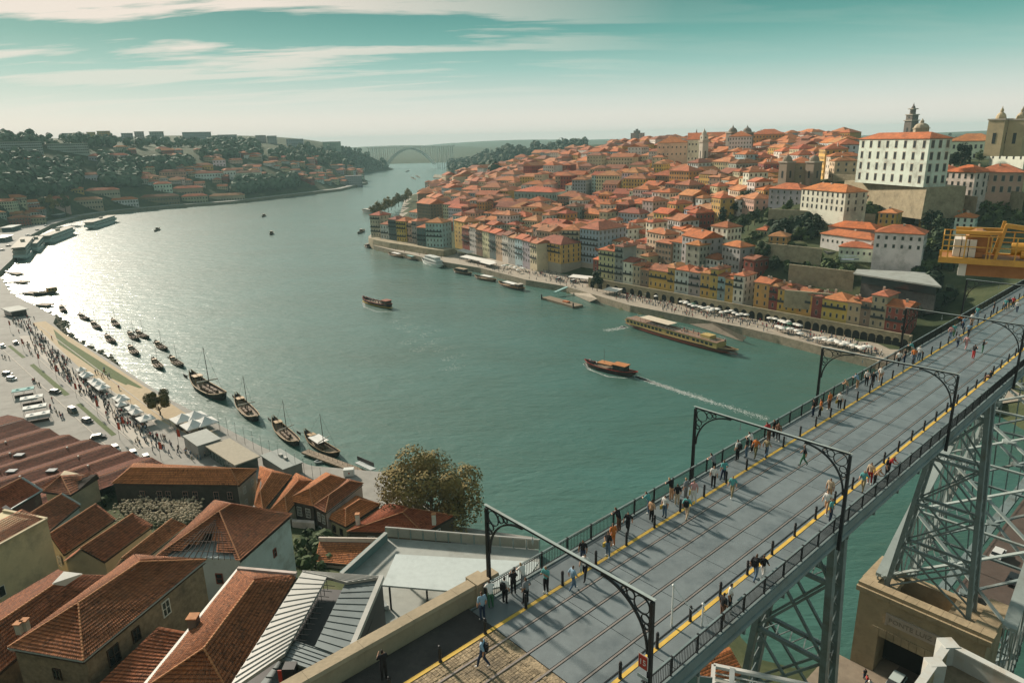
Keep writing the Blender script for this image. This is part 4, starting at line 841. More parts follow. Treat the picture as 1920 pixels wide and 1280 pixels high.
POSES = dict(
    stand={},
    walk={'lkn': (-.09, .17, .52), 'lan': (-.09, .24, .10), 'lto': (-.09, .40, .06), 'rkn': (.09, -.03, .50), 'ran': (.09, -.30, .16), 'rto': (.09, -.18, .04), 'lel': (-.24, -.14, 1.15), 'lwr': (-.25, -.12, .92), 'lfi': (-.25, -.10, .81), 'lth': (-.22, -.08, .87), 'rel': (.24, .08, 1.15), 'rwr': (.24, .22, .98), 'rfi': (.24, .30, .90), 'rth': (.21, .27, .95)},
    lean={'chest': (0, .16, 1.26), 'neck': (0, .24, 1.41), 'head': (0, .30, 1.50), 'crown': (0, .31, 1.60), 'nose': (0, .39, 1.48), 'waist': (0, .05, 1.07), 'lsh': (-.165, .2, 1.34), 'rsh': (.165, .2, 1.34), 'lel': (-.24, .33, 1.14), 'rel': (.24, .33, 1.14), 'lwr': (-.14, .52, 1.12), 'rwr': (.14, .52, 1.12), 'lfi': (-.05, .57, 1.12), 'rfi': (.05, .57, 1.12), 'lth': (-.1, .56, 1.16), 'rth': (.1, .56, 1.16)},
    phone={'lel': (-.23, .10, 1.14), 'lwr': (-.10, .30, 1.32), 'lfi': (-.05, .34, 1.40), 'lth': (-.06, .30, 1.39), 'rel': (.23, .10, 1.14), 'rwr': (.10, .30, 1.32), 'rfi': (.05, .34, 1.40), 'rth': (.06, .30, 1.39)},
    casual={'lkn': (-.13, .06, .50), 'lan': (-.17, .08, .09), 'lto': (-.21, .23, .035), 'rel': (.30, -.06, 1.16), 'rwr': (.20, .08, 1.02), 'rfi': (.14, .13, .97), 'rth': (.17, .13, 1.02), 'crown': (.02, .0, 1.68)},
    sit={'pelvis': (0, -.05, .55), 'waist': (0, -.06, .70), 'chest': (0, -.02, .92), 'neck': (0, 0, 1.09), 'head': (0, .03, 1.20), 'crown': (0, .02, 1.30), 'nose': (0, .11, 1.2), 'lsh': (-.165, 0, 1.02), 'rsh': (.165, 0, 1.02), 'lel': (-.22, .05, .76), 'rel': (.22, .05, .76), 'lwr': (-.14, .26, .68), 'rwr': (.14, .26, .68), 'lfi': (-.12, .34, .64), 'rfi': (.12, .34, .64), 'lth': (-.1, .32, .68), 'rth': (.1, .32, .68), 'lhip': (-.09, .02, .53), 'rhip': (.09, .02, .53), 'lkn': (-.12, .40, .52), 'rkn': (.12, .40, .52), 'lan': (-.11, .38, .1), 'ran': (.11, .38, .1), 'lto': (-.11, .54, .035), 'rto': (.11, .54, .035)})
PM = {k_: skin_mesh('person', p, 1) for k_, p in POSES.items()}
PL = {k_: skin_mesh('person', POSES[k_], 0) for k_ in ('stand', 'walk', 'casual')}
CLOTH = dict(white=(.62, .60, .56), black=(.016, .016, .018), grey=(.20, .21, .22), teal=(.09, .30, .29), blue=(.22, .33, .42), navy=(.025, .04, .075), orange=(.50, .15, .035), red=(.36, .03, .03), beige=(.46, .35, .24), pink=(.50, .27, .26), khaki=(.26, .21, .12), jeans=(.09, .14, .20), brown=(.12, .06, .035), olive=(.12, .11, .05), green=(.05, .14, .08), yellow=(.55, .38, .08), tan=(.40, .24, .14))
def cl(c): return mat('cloth_' + c, CLOTH[c], .9, var=.12, vs=6)
SKIN = [mat('skin_light', (.48, .27, .18), .6, var=.05), mat('skin_tan', (.30, .155, .09), .6, var=.05)]
HAIR = [mat('hair_dark', (.018, .013, .010), .7, var=.1), mat('hair_brown', (.075, .038, .02), .7, var=.1), mat('hair_fair', (.28, .18, .09), .7, var=.1)]
BAGM = MB().loft([[(x * k_, y, z) for x, y in ((-.15, -.10), (.15, -.10), (.13, -.27), (-.13, -.27))] for z, k_ in ((.98, .8), (1.05, 1), (1.30, 1), (1.40, .6))]).mesh('backpack', cl('black'))
HANDBAG = MB().loft([[(.27 + x, y, z) for x, y in ((-.05, -.15), (.05, -.15), (.05, .15), (-.05, .15))] for z in (.55, .82)]).mesh('bag', cl('yellow'))
def person(P, rz, pose, top, legs, label, group=None, bag=None, low=False, size=1.0, skin=0, hair=0, name='person'):
    o = put(name, (PL if low else PM)[pose], None, Matrix.Translation(Vector(P)) @ Matrix.Rotation(rz, 4, 'Z') @ Matrix.Scale(size, 4))
    for i, m_ in enumerate((SKIN[skin], cl(top), cl(legs), HAIR[hair], cl('white' if (hair + skin) % 2 else 'black'))):
        o.material_slots[i].link = 'OBJECT'; o.material_slots[i].material = m_
    tag(o, label, 'person', group)
    if bag == 'backpack': kid('backpack', BAGM, o)
    elif bag == 'bag': kid('bag', HANDBAG, o)
    return o
VEC = BR.to_3x3()
def bang(du, dv):                              # heading for a direction given across/along the bridge
    d = VEC @ Vector((du, dv, 0)); return math.atan2(d.y, d.x) - math.pi / 2
# feet pixel, top, legs, pose, heading (bridge du,dv), extra, hair, skin
BP = [(906, 1251, 'blue', 'navy', 'walk', (-1, -.6), 'backpack', 2), (905, 1162, 'blue', 'navy', 'stand', (-1, .2), None, 1), (925, 1143, 'white', 'green', 'lean', (-1, .5), None, 1), (947, 1131, 'white', 'black', 'stand', (-.3, 1), 'backpack', 0),
      (963, 1114, 'black', 'black', 'phone', (-1, .6), None, 0), (987, 1131, 'grey', 'black', 'casual', (-1, 0), None, 1), (992, 1110, 'white', 'grey', 'lean', (-1, .2), None, 2), (1024, 1111, 'teal', 'black', 'phone', (.2, -1), None, 2), (1074, 1107, 'blue', 'jeans', 'walk', (.3, 1), None, 1),
      (1093, 1056, 'black', 'navy', 'stand', (.5, -1), None, 0), (1097, 1086, 'white', 'black', 'walk', (.3, -1), None, 0), (1140, 1042, 'black', 'jeans', 'casual', (0, -1), 'bag', 1), (1149, 1024, 'orange', 'orange', 'stand', (-1, .3), None, 1), (1160, 996, 'black', 'brown', 'lean', (-1, 0), None, 1), (1177, 1001, 'black', 'black', 'walk', (.3, -1), None, 0),
      (1221, 979, 'tan', 'black', 'casual', (0, 1), None, 0), (1231, 969, 'teal', 'jeans', 'lean', (-1, 0), None, 1), (1246, 969, 'white', 'jeans', 'stand', (0, -1), 'bag', 0), (1287, 974, 'teal', 'beige', 'walk', (-.2, 1), 'backpack', 1), (1260, 938, 'black', 'tan', 'lean', (-1, .3), None, 2), (1269, 947, 'black', 'beige', 'stand', (-.8, 1), None, 1),
      (1285, 938, 'grey', 'grey', 'stand', (-1, 0), None, 2), (1300, 941, 'pink', 'white', 'casual', (.5, -1), 'bag', 1), (1337, 913, 'white', 'black', 'stand', (.4, -1), None, 2), (1347, 893, 'grey', 'black', 'lean', (-1, 0), None, 0), (1356, 901, 'teal', 'navy', 'casual', (-1, .5), None, 1), (1372, 932, 'teal', 'khaki', 'walk', (.1, -1), None, 1),
      (1382, 863, 'white', 'black', 'stand', (-1, .2), 'backpack', 0), (1399, 858, 'black', 'jeans', 'stand', (-1, -.2), None, 0), (1406, 846, 'white', 'black', 'lean', (-1, 0), None, 0), (1416, 858, 'orange', 'olive', 'walk', (0, -1), None, 0), (1427, 824, 'red', 'brown', 'lean', (-1, .3), None, 1), (1436, 858, 'khaki', 'jeans', 'walk', (.2, 1), None, 1),
      (1450, 821, 'black', 'black', 'stand', (-1, 0), None, 1), (1458, 826, 'brown', 'black', 'casual', (0, -1), None, 1), (1506, 873, 'black', 'green', 'walk', (-1, -.5), None, 1), (1524, 781, 'black', 'navy', 'stand', (-1, 0), None, 0), (1537, 782, 'orange', 'black', 'casual', (-1, -.3), 'bag', 1), (1554, 768, 'orange', 'brown', 'stand', (-1, .2), None, 1),
      (1573, 768, 'white', 'black', 'stand', (0, -1), 'bag', 1), (1575, 737, 'tan', 'grey', 'lean', (-1, 0), None, 2), (1616, 731, 'blue', 'tan', 'lean', (-1, .2), None, 1), (1624, 723, 'white', 'black', 'stand', (.2, -1), None, 2), (1635, 728, 'black', 'black', 'walk', (0, -1), None, 1), (1650, 716, 'white', 'tan', 'casual', (0, -1), None, 1),
      (1684, 686, 'white', 'black', 'walk', (0, -1), None, 2), (1695, 681, 'black', 'navy', 'stand', (-1, 0), None, 0), (1712, 681, 'orange', 'jeans', 'casual', (0, -1), None, 1), (1709, 667, 'teal', 'beige', 'lean', (-1, 0), None, 1), (1722, 676, 'white', 'jeans', 'stand', (0, 1), None, 2),
      (1781, 636, 'pink', 'jeans', 'walk', (0, 1), None, 1), (1787, 632, 'teal', 'green', 'walk', (0, 1), None, 2), (1797, 611, 'orange', 'black', 'lean', (-1, 0), None, 1), (1805, 618, 'blue', 'navy', 'stand', (-1, .4), None, 2), (1815, 631, 'blue', 'black', 'walk', (0, -1), 'backpack', 1), (1821, 611, 'white', 'tan', 'stand', (0, -1), None, 2), (1831, 598, 'teal', 'blue', 'stand', (0, 1), None, 1),
      (1794, 653, 'grey', 'navy', 'walk', (.2, 1), None, 0), (1810, 656, 'pink', 'pink', 'walk', (.2, 1), None, 1), (1824, 673, 'black', 'red', 'phone', (.5, 1), None, 1), (1841, 663, 'black', 'green', 'phone', (1, .2), None, 1), (1862, 588, 'black', 'navy', 'stand', (-1, 0), None, 1), (1884, 582, 'teal', 'navy', 'stand', (0, -1), None, 1), (1890, 580, 'black', 'beige', 'stand', (0, 1), None, 1), (1898, 578, 'red', 'black', 'casual', (0, -1), None, 1), (1906, 586, 'white', 'navy', 'walk', (0, 1), None, 2),
      (1357, 1164, 'black', 'brown', 'stand', (.3, 1), None, 0), (1367, 1146, 'white', 'black', 'stand', (1, .3), None, 0), (1415, 1088, 'black', 'jeans', 'walk', (0, 1), 'backpack', 1), (1429, 1086, 'black', 'white', 'walk', (0, 1), None, 1), (1556, 977, 'teal', 'navy', 'stand', (1, 0), None, 1), (1549, 962, 'white', 'tan', 'walk', (0, -1), None, 1), (1554, 938, 'beige', 'tan', 'stand', (0, -1), None, 0),
      (1617, 921, 'teal', 'khaki', 'walk', (0, -1), None, 2), (1630, 907, 'beige', 'red', 'stand', (0, -1), None, 0), (1641, 914, 'tan', 'black', 'lean', (1, 0), None, 2), (1668, 892, 'red', 'black', 'lean', (1, 0), None, 1), (1660, 897, 'black', 'black', 'stand', (1, .2), None, 0), (1855, 717, 'black', 'brown', 'sit', (-1, 0), None, 0), (721, 1275, 'black', 'black', 'phone', (-1, .3), None, 0)]
posew = dict(stand='standing', walk='walking', lean='leaning on the rail', phone='with raised hands', casual='standing loosely', sit='crouching')
hw = ('dark', 'brown', 'fair'); seen = set()
GV = (21, 41, 61.6, 82.4, 104)
for px_, py_, top, legs, pose, hd, bag, hair in BP:
    P = atz(px_, py_, DECK); u, v = tobr(P); u = min(max(u, UL + .45), UR - .45)
    if pose == 'lean': u = UL + .62 if hd[0] < 0 else UR - .62
    P = brp(u, v, DECK + .004)
    k_ = sum(v > g_ for g_ in GV); zone = ['before the first gantry', 'past the first gantry', 'past the second gantry', 'past the third gantry', 'past the fourth gantry', 'past the last gantry'][k_]
    side = 'by left railing' if u < -24.3 else 'near left yellow line' if u < -22.8 else 'by right railing' if u > -16.4 else 'on the tracks'
    lab = '%s-haired person in %s top and %s %s, %s' % (hw[hair], top, legs, posew[pose], side)
    lab = lab + ' ' + zone if len((lab + ' ' + zone).split()) <= 16 else 'person in %s and %s %s, %s %s' % (top, legs, posew[pose], side, zone)
    if lab in seen: lab = lab.replace('person', 'taller person', 1)
    seen.add(lab); person(P, bang(*hd), pose, top, legs, lab, 'people on the bridge', bag, size=rnd.uniform(.97, 1.07), hair=hair, skin=int(rnd.random() < .3))
# ================================================================ trees
BARK = mat('bark', (.075, .055, .038), .95, var=.3, vs=2)
def leafmat(name, a, b):
    if name in MATS: return MATS[name]
    mt = bpy.data.materials.new(name); MATS[name] = mt; mt.use_nodes = True; t = mt.node_tree; n = t.nodes; l = t.links; p = n['Principled BSDF']; p.inputs['Roughness'].default_value = .8; p.inputs['Specular IOR Level'].default_value = .2
    g = n.new('ShaderNodeNewGeometry'); nz = n.new('ShaderNodeTexNoise'); nz.inputs['Scale'].default_value = .55; nz.inputs['Detail'].default_value = 6; nz.inputs['Roughness'].default_value = .8; l.new(g.outputs['Position'], nz.inputs['Vector'])
    oi = n.new('ShaderNodeObjectInfo'); ad = n.new('ShaderNodeMath'); ad.operation = 'MULTIPLY_ADD'; ad.inputs[1].default_value = .35; l.new(oi.outputs['Random'], ad.inputs[0]); 
    sb = n.new('ShaderNodeMath'); sb.operation = 'SUBTRACT'; sb.inputs[1].default_value = .17; l.new(nz.outputs['Fac'], sb.inputs[0]); l.new(sb.outputs[0], ad.inputs[2])
    cr = n.new('ShaderNodeValToRGB'); e = cr.color_ramp.elements; e[0].position = .28; e[0].color = (*a, 1); e[1].position = .68; e[1].color = (*b, 1); l.new(ad.outputs[0], cr.inputs[0]); l.new(cr.outputs[0], p.inputs['Base Color']); return mt
LEAF = leafmat('foliage_green', (.022, .042, .016), (.075, .105, .035)); LEAFD = leafmat('foliage_dark', (.012, .026, .014), (.038, .062, .028))
LEAFO = leafmat('foliage_olive', (.085, .070, .022), (.23, .175, .060)); LEAFY = leafmat('foliage_golden', (.12, .095, .025), (.26, .19, .055))
def crown_data(R, rx, ry, rz, cz, lobes, nq, size, conic=0.0, droop=0.0):
    V = []; L_ = []
    for i in range(lobes):
        while True:
            p = np.array([R.uniform(-1, 1), R.uniform(-1, 1), R.uniform(-1, 1)])
            if .15 < np.linalg.norm(p) < 1: break
        k_ = 1 - conic * (p[2] + 1) / 2; L_.append((p * np.array([rx * .72 * k_, ry * .72 * k_, rz * .8]), R.uniform(.30, .48) * min(rx, rz) * (k_ if conic else 1)))
    for i in range(nq):
        c, r = L_[R.randrange(lobes)]; d = np.array([R.gauss(0, 1), R.gauss(0, 1), R.gauss(.25, 1)]); d /= np.linalg.norm(d) + 1e-9; p = c + d * r * R.uniform(.72, 1.08)
        if droop and p[2] < 0: p[2] -= R.random() * droop
        a = np.array([R.gauss(0, 1), R.gauss(0, 1), R.gauss(0, .6)]); a -= d * (a @ d) * .7; a /= np.linalg.norm(a) + 1e-9; b = np.cross(d, a); b /= np.linalg.norm(b) + 1e-9; s = size * R.uniform(.6, 1.3); p = p + np.array([0, 0, cz])
        V += [tuple(p - a * s - b * s * .6), tuple(p + a * s - b * s * .5), tuple(p + a * s * .8 + b * s * .6), tuple(p - a * s * .8 + b * s * .6)]
    return V
def crown_mesh(name, mt, seed, *a, **k):
    V = crown_data(random.Random(seed), *a, **k); me = bpy.data.meshes.new(name); me.from_pydata(V, [], [(i, i + 1, i + 2, i + 3) for i in range(0, len(V), 4)]); me.materials.append(mt); me.update(); return me
def trunk_mesh(h, r, limbs, seed, spread):
    R = random.Random(seed); mb = MB(); prev = Vector((0, 0, -.6)); rr = r
    for i in range(4):
        q = Vector((R.uniform(-.06, .06) * h, R.uniform(-.06, .06) * h, h * (i + 1) / 4)); mb.tube(prev, q, rr, rr * .78, 7); prev, rr = q, rr * .78
    for i in range(limbs):
        z = h * R.uniform(.45, .95); a = R.uniform(0, 6.28); s = Vector((0, 0, z)); e = s + Vector((math.cos(a) * spread * R.uniform(.5, 1), math.sin(a) * spread * R.uniform(.5, 1), spread * R.uniform(.4, .9))); m_ = s.lerp(e, .5) + Vector((0, 0, -.08 * spread)); mb.tube(s, m_, r * .42, r * .28, 5); mb.tube(m_, e, r * .28, r * .1, 5)
    return mb.mesh('trunk', BARK)
TK = {'round': [(trunk_mesh(3.2, .22, 6, s, 2.2), crown_mesh('crown', LEAF, s, 3.2, 3.2, 2.9, 4.9, 13, 620, .36)) for s in (1, 2, 3)], 'dark': [(trunk_mesh(3.6, .25, 6, s, 2.2), crown_mesh('crown', LEAFD, s, 3.4, 3.4, 3.4, 5.4, 13, 620, .40)) for s in (4, 5)],
      'pine': [(trunk_mesh(3.0, .2, 5, 6, 1), crown_mesh('crown', LEAFD, 6, 2.3, 2.3, 6.5, 7.2, 22, 900, .34, conic=.85))], 'gold': [(trunk_mesh(3.0, .22, 6, s, 2), crown_mesh('crown', LEAFY, s, 3.3, 3.3, 3.0, 4.9, 13, 620, .36)) for s in (7, 8)],
      'bush': [(trunk_mesh(.7, .08, 5, s, .7), crown_mesh('crown', LEAF, s, 1.5, 1.5, 1.0, .95, 9, 420, .17)) for s in (9, 10)]}
def tree(P, kind, s, label, group=None, name=None, cat='tree', seed=0):
    tr, cw = TK[kind][seed % len(TK[kind])]; t = put(name or {'pine': 'conifer_tree', 'bush': 'shrub'}.get(kind, 'broadleaf_tree'), None, None, Matrix.Translation(Vector(P)) @ Matrix.Rotation(seed * 1.7, 4, 'Z') @ Matrix.Diagonal((s, s, s * (1 + .12 * math.sin(seed * 2.1)), 1)))
    tag(t, label, cat, group); kid('trunk', tr, t); kid('crown', cw, t); return t
# the big riverside tree and its smaller sister on the promenade
P = atz(812, 985, 3.2); bt = thing('broadleaf_tree', P, 'huge olive-brown tree overhanging the river by the little beach', 'tree')
kid('trunk', trunk_mesh(7.5, .55, 12, 21, 7), bt); kid('crown', crown_mesh('crown', LEAFO, 26, 13.2, 10, 9.0, 9.6, 30, 15000, .26, droop=4.5), bt)
P = atz(300, 778, 3.5); b2 = thing('broadleaf_tree', P, 'single olive tree on the south promenade beside the white market tents', 'tree')
kid('trunk', trunk_mesh(3.2, .3, 8, 23, 3), b2); kid('crown', crown_mesh('crown', LEAFO, 24, 5.6, 4.8, 3.2, 5.2, 18, 4200, .25), b2)
# ================================================================ south promenade
GRASS = mat('lawn', (.075, .105, .030), .95, var=.3, vs=1.5, bump=.4, bsc=10)
SAND = mat('sand', (.42, .33, .215), .95, var=.15, vs=.7, bump=.2, bsc=4); PALE = mat('pale_flagstones', (.41, .375, .325), .9, var=.1, vs=.6, dirt=(.30, .275, .23), dsc=.15)
ROCK = mat('shore_rock', (.17, .15, .10), .95, var=.35, vs=1.3, dirt=(.06, .07, .03), dsc=.5, bump=.8, bsc=2)
def flat(name, pts, z, mt, kind='structure'): return tag(MB().poly([tuple(atz(x, y, z)) for x, y in pts][::-1]).build(name, mt), kind=kind)
z6 = lambda l: [(x / 6.4, 640 + y / 6.4) for x, y in l]
for q in ([(90, 55), (130, 45), (310, 190), (265, 200)], [(355, 285), (405, 265), (840, 635), (775, 655)], [(910, 755), (965, 740), (1400, 1115), (1340, 1135)]): flat('lawn', z6(q), 3.516, GRASS)
flat('promenade_path', [(35, 630), (60, 628), (300, 838), (262, 838)], 3.508, PALE); flat('promenade_path', [(60, 618), (72, 615), (330, 800), (312, 812)], 3.508, PALE)
flat('beach_path', [(60, 605), (85, 602), (410, 815), (380, 828), (265, 770), (150, 690)], 3.512, SAND)
flat('lawn_bank', [(100, 617), (128, 640), (205, 688), (268, 727), (250, 728), (190, 700), (110, 645)], 3.517, GRASS)
flat('sand_patch', [(222, 728), (240, 720), (262, 728), (276, 736), (268, 744), (240, 738)], 3.52, SAND)
mb = MB(); o_ = atz(690, 905, 0)[:2]
tag(MB().poly([tuple(atz(x, y, z)) for x, y, z in ((640, 900, 1.0), (720, 893, .4), (760, 905, -.3), (760, 990, 3.55), (700, 960, 3.56), (640, 915, 3.55))][::-1]).build('river_beach', SAND), kind='structure')
R = random.Random(5)
def rocks(name, pts, n, smin, smax, z, spread, mt=ROCK):
    mb = MB()
    for i in range(n):
        j = R.randrange(len(pts) - 1); f_ = R.random(); x = pts[j][0] + (pts[j + 1][0] - pts[j][0]) * f_; y = pts[j][1] + (pts[j + 1][1] - pts[j][1]) * f_; p = atz(x, y, z) + np.array([R.gauss(0, spread), R.gauss(0, spread), R.uniform(-.2, .3)]); s = R.uniform(smin, smax)
        a = R.uniform(0, 3); rr = [[(p[0] + s * k_ * math.cos(a + t) * R.uniform(.8, 1.2), p[1] + s * k_ * math.sin(a + t) * R.uniform(.8, 1.2), p[2] + s * h_) for t in np.linspace(0, 6.28, 6)[:-1]] for k_, h_ in ((1, -.5), (.95, .15), (.45, .5))]; mb.loft(rr)
    return tag(mb.build(name, mt), kind='stuff')
rocks('shore_rocks', [(55, 582), (108, 605), (100, 620), (128, 640), (205, 680), (165, 690), (125, 645)], 700, .5, 1.3, .9, 2.2)
rocks('shore_rocks', [(205, 685), (265, 725), (330, 768), (400, 805)], 300, .3, .7, .5, .9)
rocks('garden_rocks', [(225, 945), (345, 945), (352, 968), (230, 968)], 900, .12, .38, 11.9, 1.5, mat('garden_stone', (.30, .25, .17), .95, var=.3, vs=1.5, bump=.6, bsc=3))
# vehicles
def car_mesh(van=False):
    mb = MB(); L_, W_ = (4.3, 1.75); h1, h2 = .78, (1.95 if van else 1.42)
    prof = [(-L_ / 2, .30), (L_ / 2, .30), (L_ / 2, .62), (L_ / 2 - .12, h1 - .04), (L_ / 2 - 1.05, h1 + .08), (-L_ / 2 + .25, h1 + .1), (-L_ / 2, .7)]
    mb.loft([[(x, y, z) for x, z in prof] for y in (-W_ / 2, W_ / 2)]); return mb, h1, h2
CARM = mat('car_paint', None, .3, var=.03, objcol=True, spec=.5); TYRE = mat('tyre', (.012, .012, .012), .9, var=.1)
def car(P, rz, col, roof, label, group, van=False, name='parked_car'):
    t = thing(name, P, label, 'van' if van else 'car', group, rz); mb, h1, h2 = car_mesh(van)
    kid('body', _cm('body%d' % van, lambda: mb.mesh('body', CARM)), t, col=col)
    x0, x1 = (-2.1, 1.3) if van else (-1.75, .95)
    def cabin(k_): return MB().loft([[(x0 + .0, y, h1 + .05), (x1 + .35, y, h1 + .05), (x1 - .15, y * .86, h2 - .06), (x0 + .35, y * .86, h2 - .06)] for y in (-.84, .84)]).mesh('cabin', GLASS)
    kid('cabin', _cm('cab%d' % van, lambda: cabin(0)), t); kid('roof', _cm('rf%d' % van, lambda: MB().box(x0 + .3, x1 - .1, -.74, .74, h2 - .055, h2 + .02).mesh('roof', CARM)), t, col=roof)
    for x in (-1.35, 1.35):
        for y in (-.86, .86): kid('wheel', _cm('wh', lambda: MB().tube((0, -.11, .32), (0, .11, .32), .32, n=12).mesh('wheel', TYRE)), t, (x, y * .93, 0))
    for y in (-.6, .6): kid('headlight', _cm('hl', lambda: MB().box(2.1, 2.17, -.17, .17, .52, .66).mesh('headlight', WFRAME)), t, (0, y, 0))
    return t
_cc = {}
def _cm(k_, f_):
    if k_ not in _cc: _cc[k_] = f_()
    return _cc[k_]
def along(a, b, z): A_, B_ = atz(*a, z), atz(*b, z); return math.atan2(B_[1] - A_[1], B_[0] - A_[0])
ra = along((90, 655), (200, 740), 3.5); WH = (.60, .60, .58); DK = (.02, .022, .025)
CARS = [((5, 651), 0, WH, WH, 'white car at the photo edge beside the first lawn strip', 0), ((30, 645), 0, DK, DK, 'dark car beyond the tip of the first lawn strip', 0), ((104, 737), .5, DK, WH, 'dark taxi with pale roof beside the middle lawn strip', 0), ((137, 773), .15, (.05, .06, .035), DK, 'dark olive van at the head of the last lawn strip', 1), ((164, 791), .25, DK, WH, 'black taxi with white roof beside the last lawn strip', 0),
        ((184, 822), 1.2, DK, WH, 'dark car with white roof and a walker beside it below the last lawn', 0), ((217, 843), 0, WH, WH, 'first white car parked along the wine lodge eaves', 0), ((251, 853), -.1, WH, WH, 'middle white car of three parked along the wine lodge eaves', 0), ((275, 861), -.1, WH, WH, 'third white car along the lodge eaves, nearest the long lodge', 0),
        ((14, 703), .4, DK, WH, 'first of the cars squeezed by the red roofs at the left edge', 0), ((22, 712), .4, WH, WH, 'pale car squeezed by the red roofs at the left edge', 0)]
for p, r_, c, rf, lab, vn in CARS: car(atz(*p, 3.52), ra + r_, c, rf, lab, 'cars on the south promenade', bool(vn), 'parked_van' if vn else 'parked_car')
# tents
CANV = mat('white_canvas', (.66, .65, .62), .85, var=.06, vs=1); CANT = mat('teal_canvas', (.22, .40, .38), .85, var=.1, vs=1)
def tent_mesh(wx, wy, h=2.3, pk=1.2, peaks=1, mt=CANV):
    roof = MB(); pw = wx / peaks
    for i in range(peaks):
        x0 = -wx / 2 + i * pw; c = (x0 + pw / 2, 0, h + pk); r = [(x0, -wy / 2, h), (x0 + pw, -wy / 2, h), (x0 + pw, wy / 2, h), (x0, wy / 2, h)]
        mid = [tuple(.45 * a + .55 * b for a, b in zip(p, c)) for p in r]; mid = [(m_[0], m_[1], m_[2] - .22) for m_ in mid]
        for a in range(4):
            b = (a + 1) % 4; roof.poly([r[a], r[b], mid[b], mid[a]]); roof.poly([mid[a], mid[b], c]); roof.poly([r[b], r[a], (r[a][0], r[a][1], h - .28), (r[b][0], r[b][1], h - .28)])
    post = MB().tube((0, 0, 0), (0, 0, h), .04, n=5).mesh('post', IRON); return roof.mesh('canvas_roof', mt), post
_tm = {}
def tent(P, rz, wx, wy, label, group, peaks=1, mt=CANV, h=2.3, pk=1.2, name='market_tent', cat='tent', table=True):
    k_ = (wx, wy, peaks, mt.name, h, pk)
    if k_ not in _tm: _tm[k_] = tent_mesh(wx, wy, h, pk, peaks, mt)
    t = thing(name, P, label, cat, group, rz); kid('canvas_roof', _tm[k_][0], t)
    for i in range(peaks + 1):
        for y in (-wy / 2 + .1, wy / 2 - .1): kid('post', _tm[k_][1], t, (-wx / 2 + .05 + i * (wx - .1) / peaks, y, 0))
    if table: kid('counter', _cm('ct%.1f' % wx, lambda: MB().box(-wx * .42, wx * .42, -.4, .4, 0, .9).mesh('counter', WOOD)), t, (0, -wy * .2, 0))
    return t
TL = [((154, 695), 4, 3, 1, 'first white market tent, farthest upriver of the promenade row'), ((164, 705), 6, 4, 2, 'double-peaked market tent, second of the promenade row'), ((180, 717), 4.5, 4, 1, 'market tent just before the crowded stall gap'), ((186, 722), 4.5, 4, 1, 'market tent crowded by shoppers in mid row'), ((195, 729), 4.5, 4, 1, 'last tent of the first market cluster'),
      ((229, 750), 6.5, 4, 2, 'broad white tent opening the second market cluster'), ((229, 762), 3, 3, 1, 'small tent tucked below the broad second-cluster tent'), ((250, 768), 4.5, 3.5, 1, 'tent left of the promenade tree'), ((257, 776), 4, 3.5, 1, 'smaller tent below the promenade tree'), ((275, 788), 5, 4.5, 1, 'large peaked tent with open stall under the promenade tree')]
rp = along((150, 690), (280, 785), 3.5)
for p, wx, wy, pk, lab in TL: tent(atz(p[0], p[1] + 8, 3.52), rp, wx, wy, lab, 'white market tents on the south promenade', pk)
for p, lab, mt in (((46, 742), 'teal and white restaurant awning nearest the red roofs', CANT), ((62, 757), 'pale restaurant awning, second from the teal one', CANV), ((68, 775), 'pale restaurant awning, third from the teal one', CANV), ((74, 789), 'last pale restaurant awning by the wine lodge roof', CANV)):
    tent(atz(*p, 3.52), rp + math.pi / 2 - .25, 6.5, 3.4, lab, 'restaurant awnings', 2, mt, 2.6, .35, 'restaurant_awning', 'awning')
for p, lab in (((345, 800), 'front-left peak of the four-peaked festival marquee'), ((368, 795), 'back-right peak of the four-peaked festival marquee'), ((365, 812), 'front-right peak of the four-peaked festival marquee beside the grey hut'), ((388, 806), 'last peak of the festival marquee nearest the river wall')): tent(atz(*p, 3.52), rp, 6, 6, lab, 'festival marquee tents', 1, CANV, 2.8, 1.8, 'marquee_tent')
gb = thing('grey_hut', atz(382, 842, 3.52), 'plain grey flat-roofed hut between marquee and glass pavilion', 'hut', None, rp); kid('wall', MB().box(-5, 5, -3.2, 3.2, 0, 3.6).mesh('wall', PLAS), gb, col=(.32, .31, .29)); kid('roof', MB().box(-5.2, 5.2, -3.4, 3.4, 3.602, 3.8).mesh('roof', CONC), gb)
gp = thing('glass_pavilion', atz(438, 866, 3.52), 'long glass-walled pavilion with flat pale roof on the river promenade', 'pavilion', None, rp + .02)
kid('glass_wall', MB().box(-8.5, 8.5, -3, 3, 0, 3.0).mesh('glass_wall', mat('green_glass', (.05, .075, .065), .15, var=.1, spec=.6)), gp); kid('roof', MB().box(-9, 9, -3.5, 3.5, 3.002, 3.35).mesh('roof', mat('gravel_roof', (.36, .32, .25), .95, var=.15)), gp)
for i in range(9): kid('mullion', _cm('mul', lambda: MB().box(-.05, .05, -3.05, -3.002, 0, 3).mesh('mullion', MLEAD)), gp, (-8 + i * 2, 0, 0))
gk = thing('jetty_kiosk', atz(530, 878, 3.52), 'low kiosk with flat dark green-grey roof by the river wall', 'kiosk', None, rp); kid('wall', MB().box(-6, 6, -2.6, 2.6, 0, 2.7).mesh('wall', PLAS), gk, col=(.2, .19, .17)); kid('roof', MB().box(-6.3, 6.3, -2.9, 2.9, 2.702, 2.95).mesh('roof', mat('slate_roof', (.20, .225, .21), .7, var=.12)), gk)
for x in (-1.5, 1.2): kid('roof_unit', MB().box(-.6, .6, -.4, .4, 2.952, 3.6).mesh('roof_unit', ZINC), gk, (x, .6, 0))
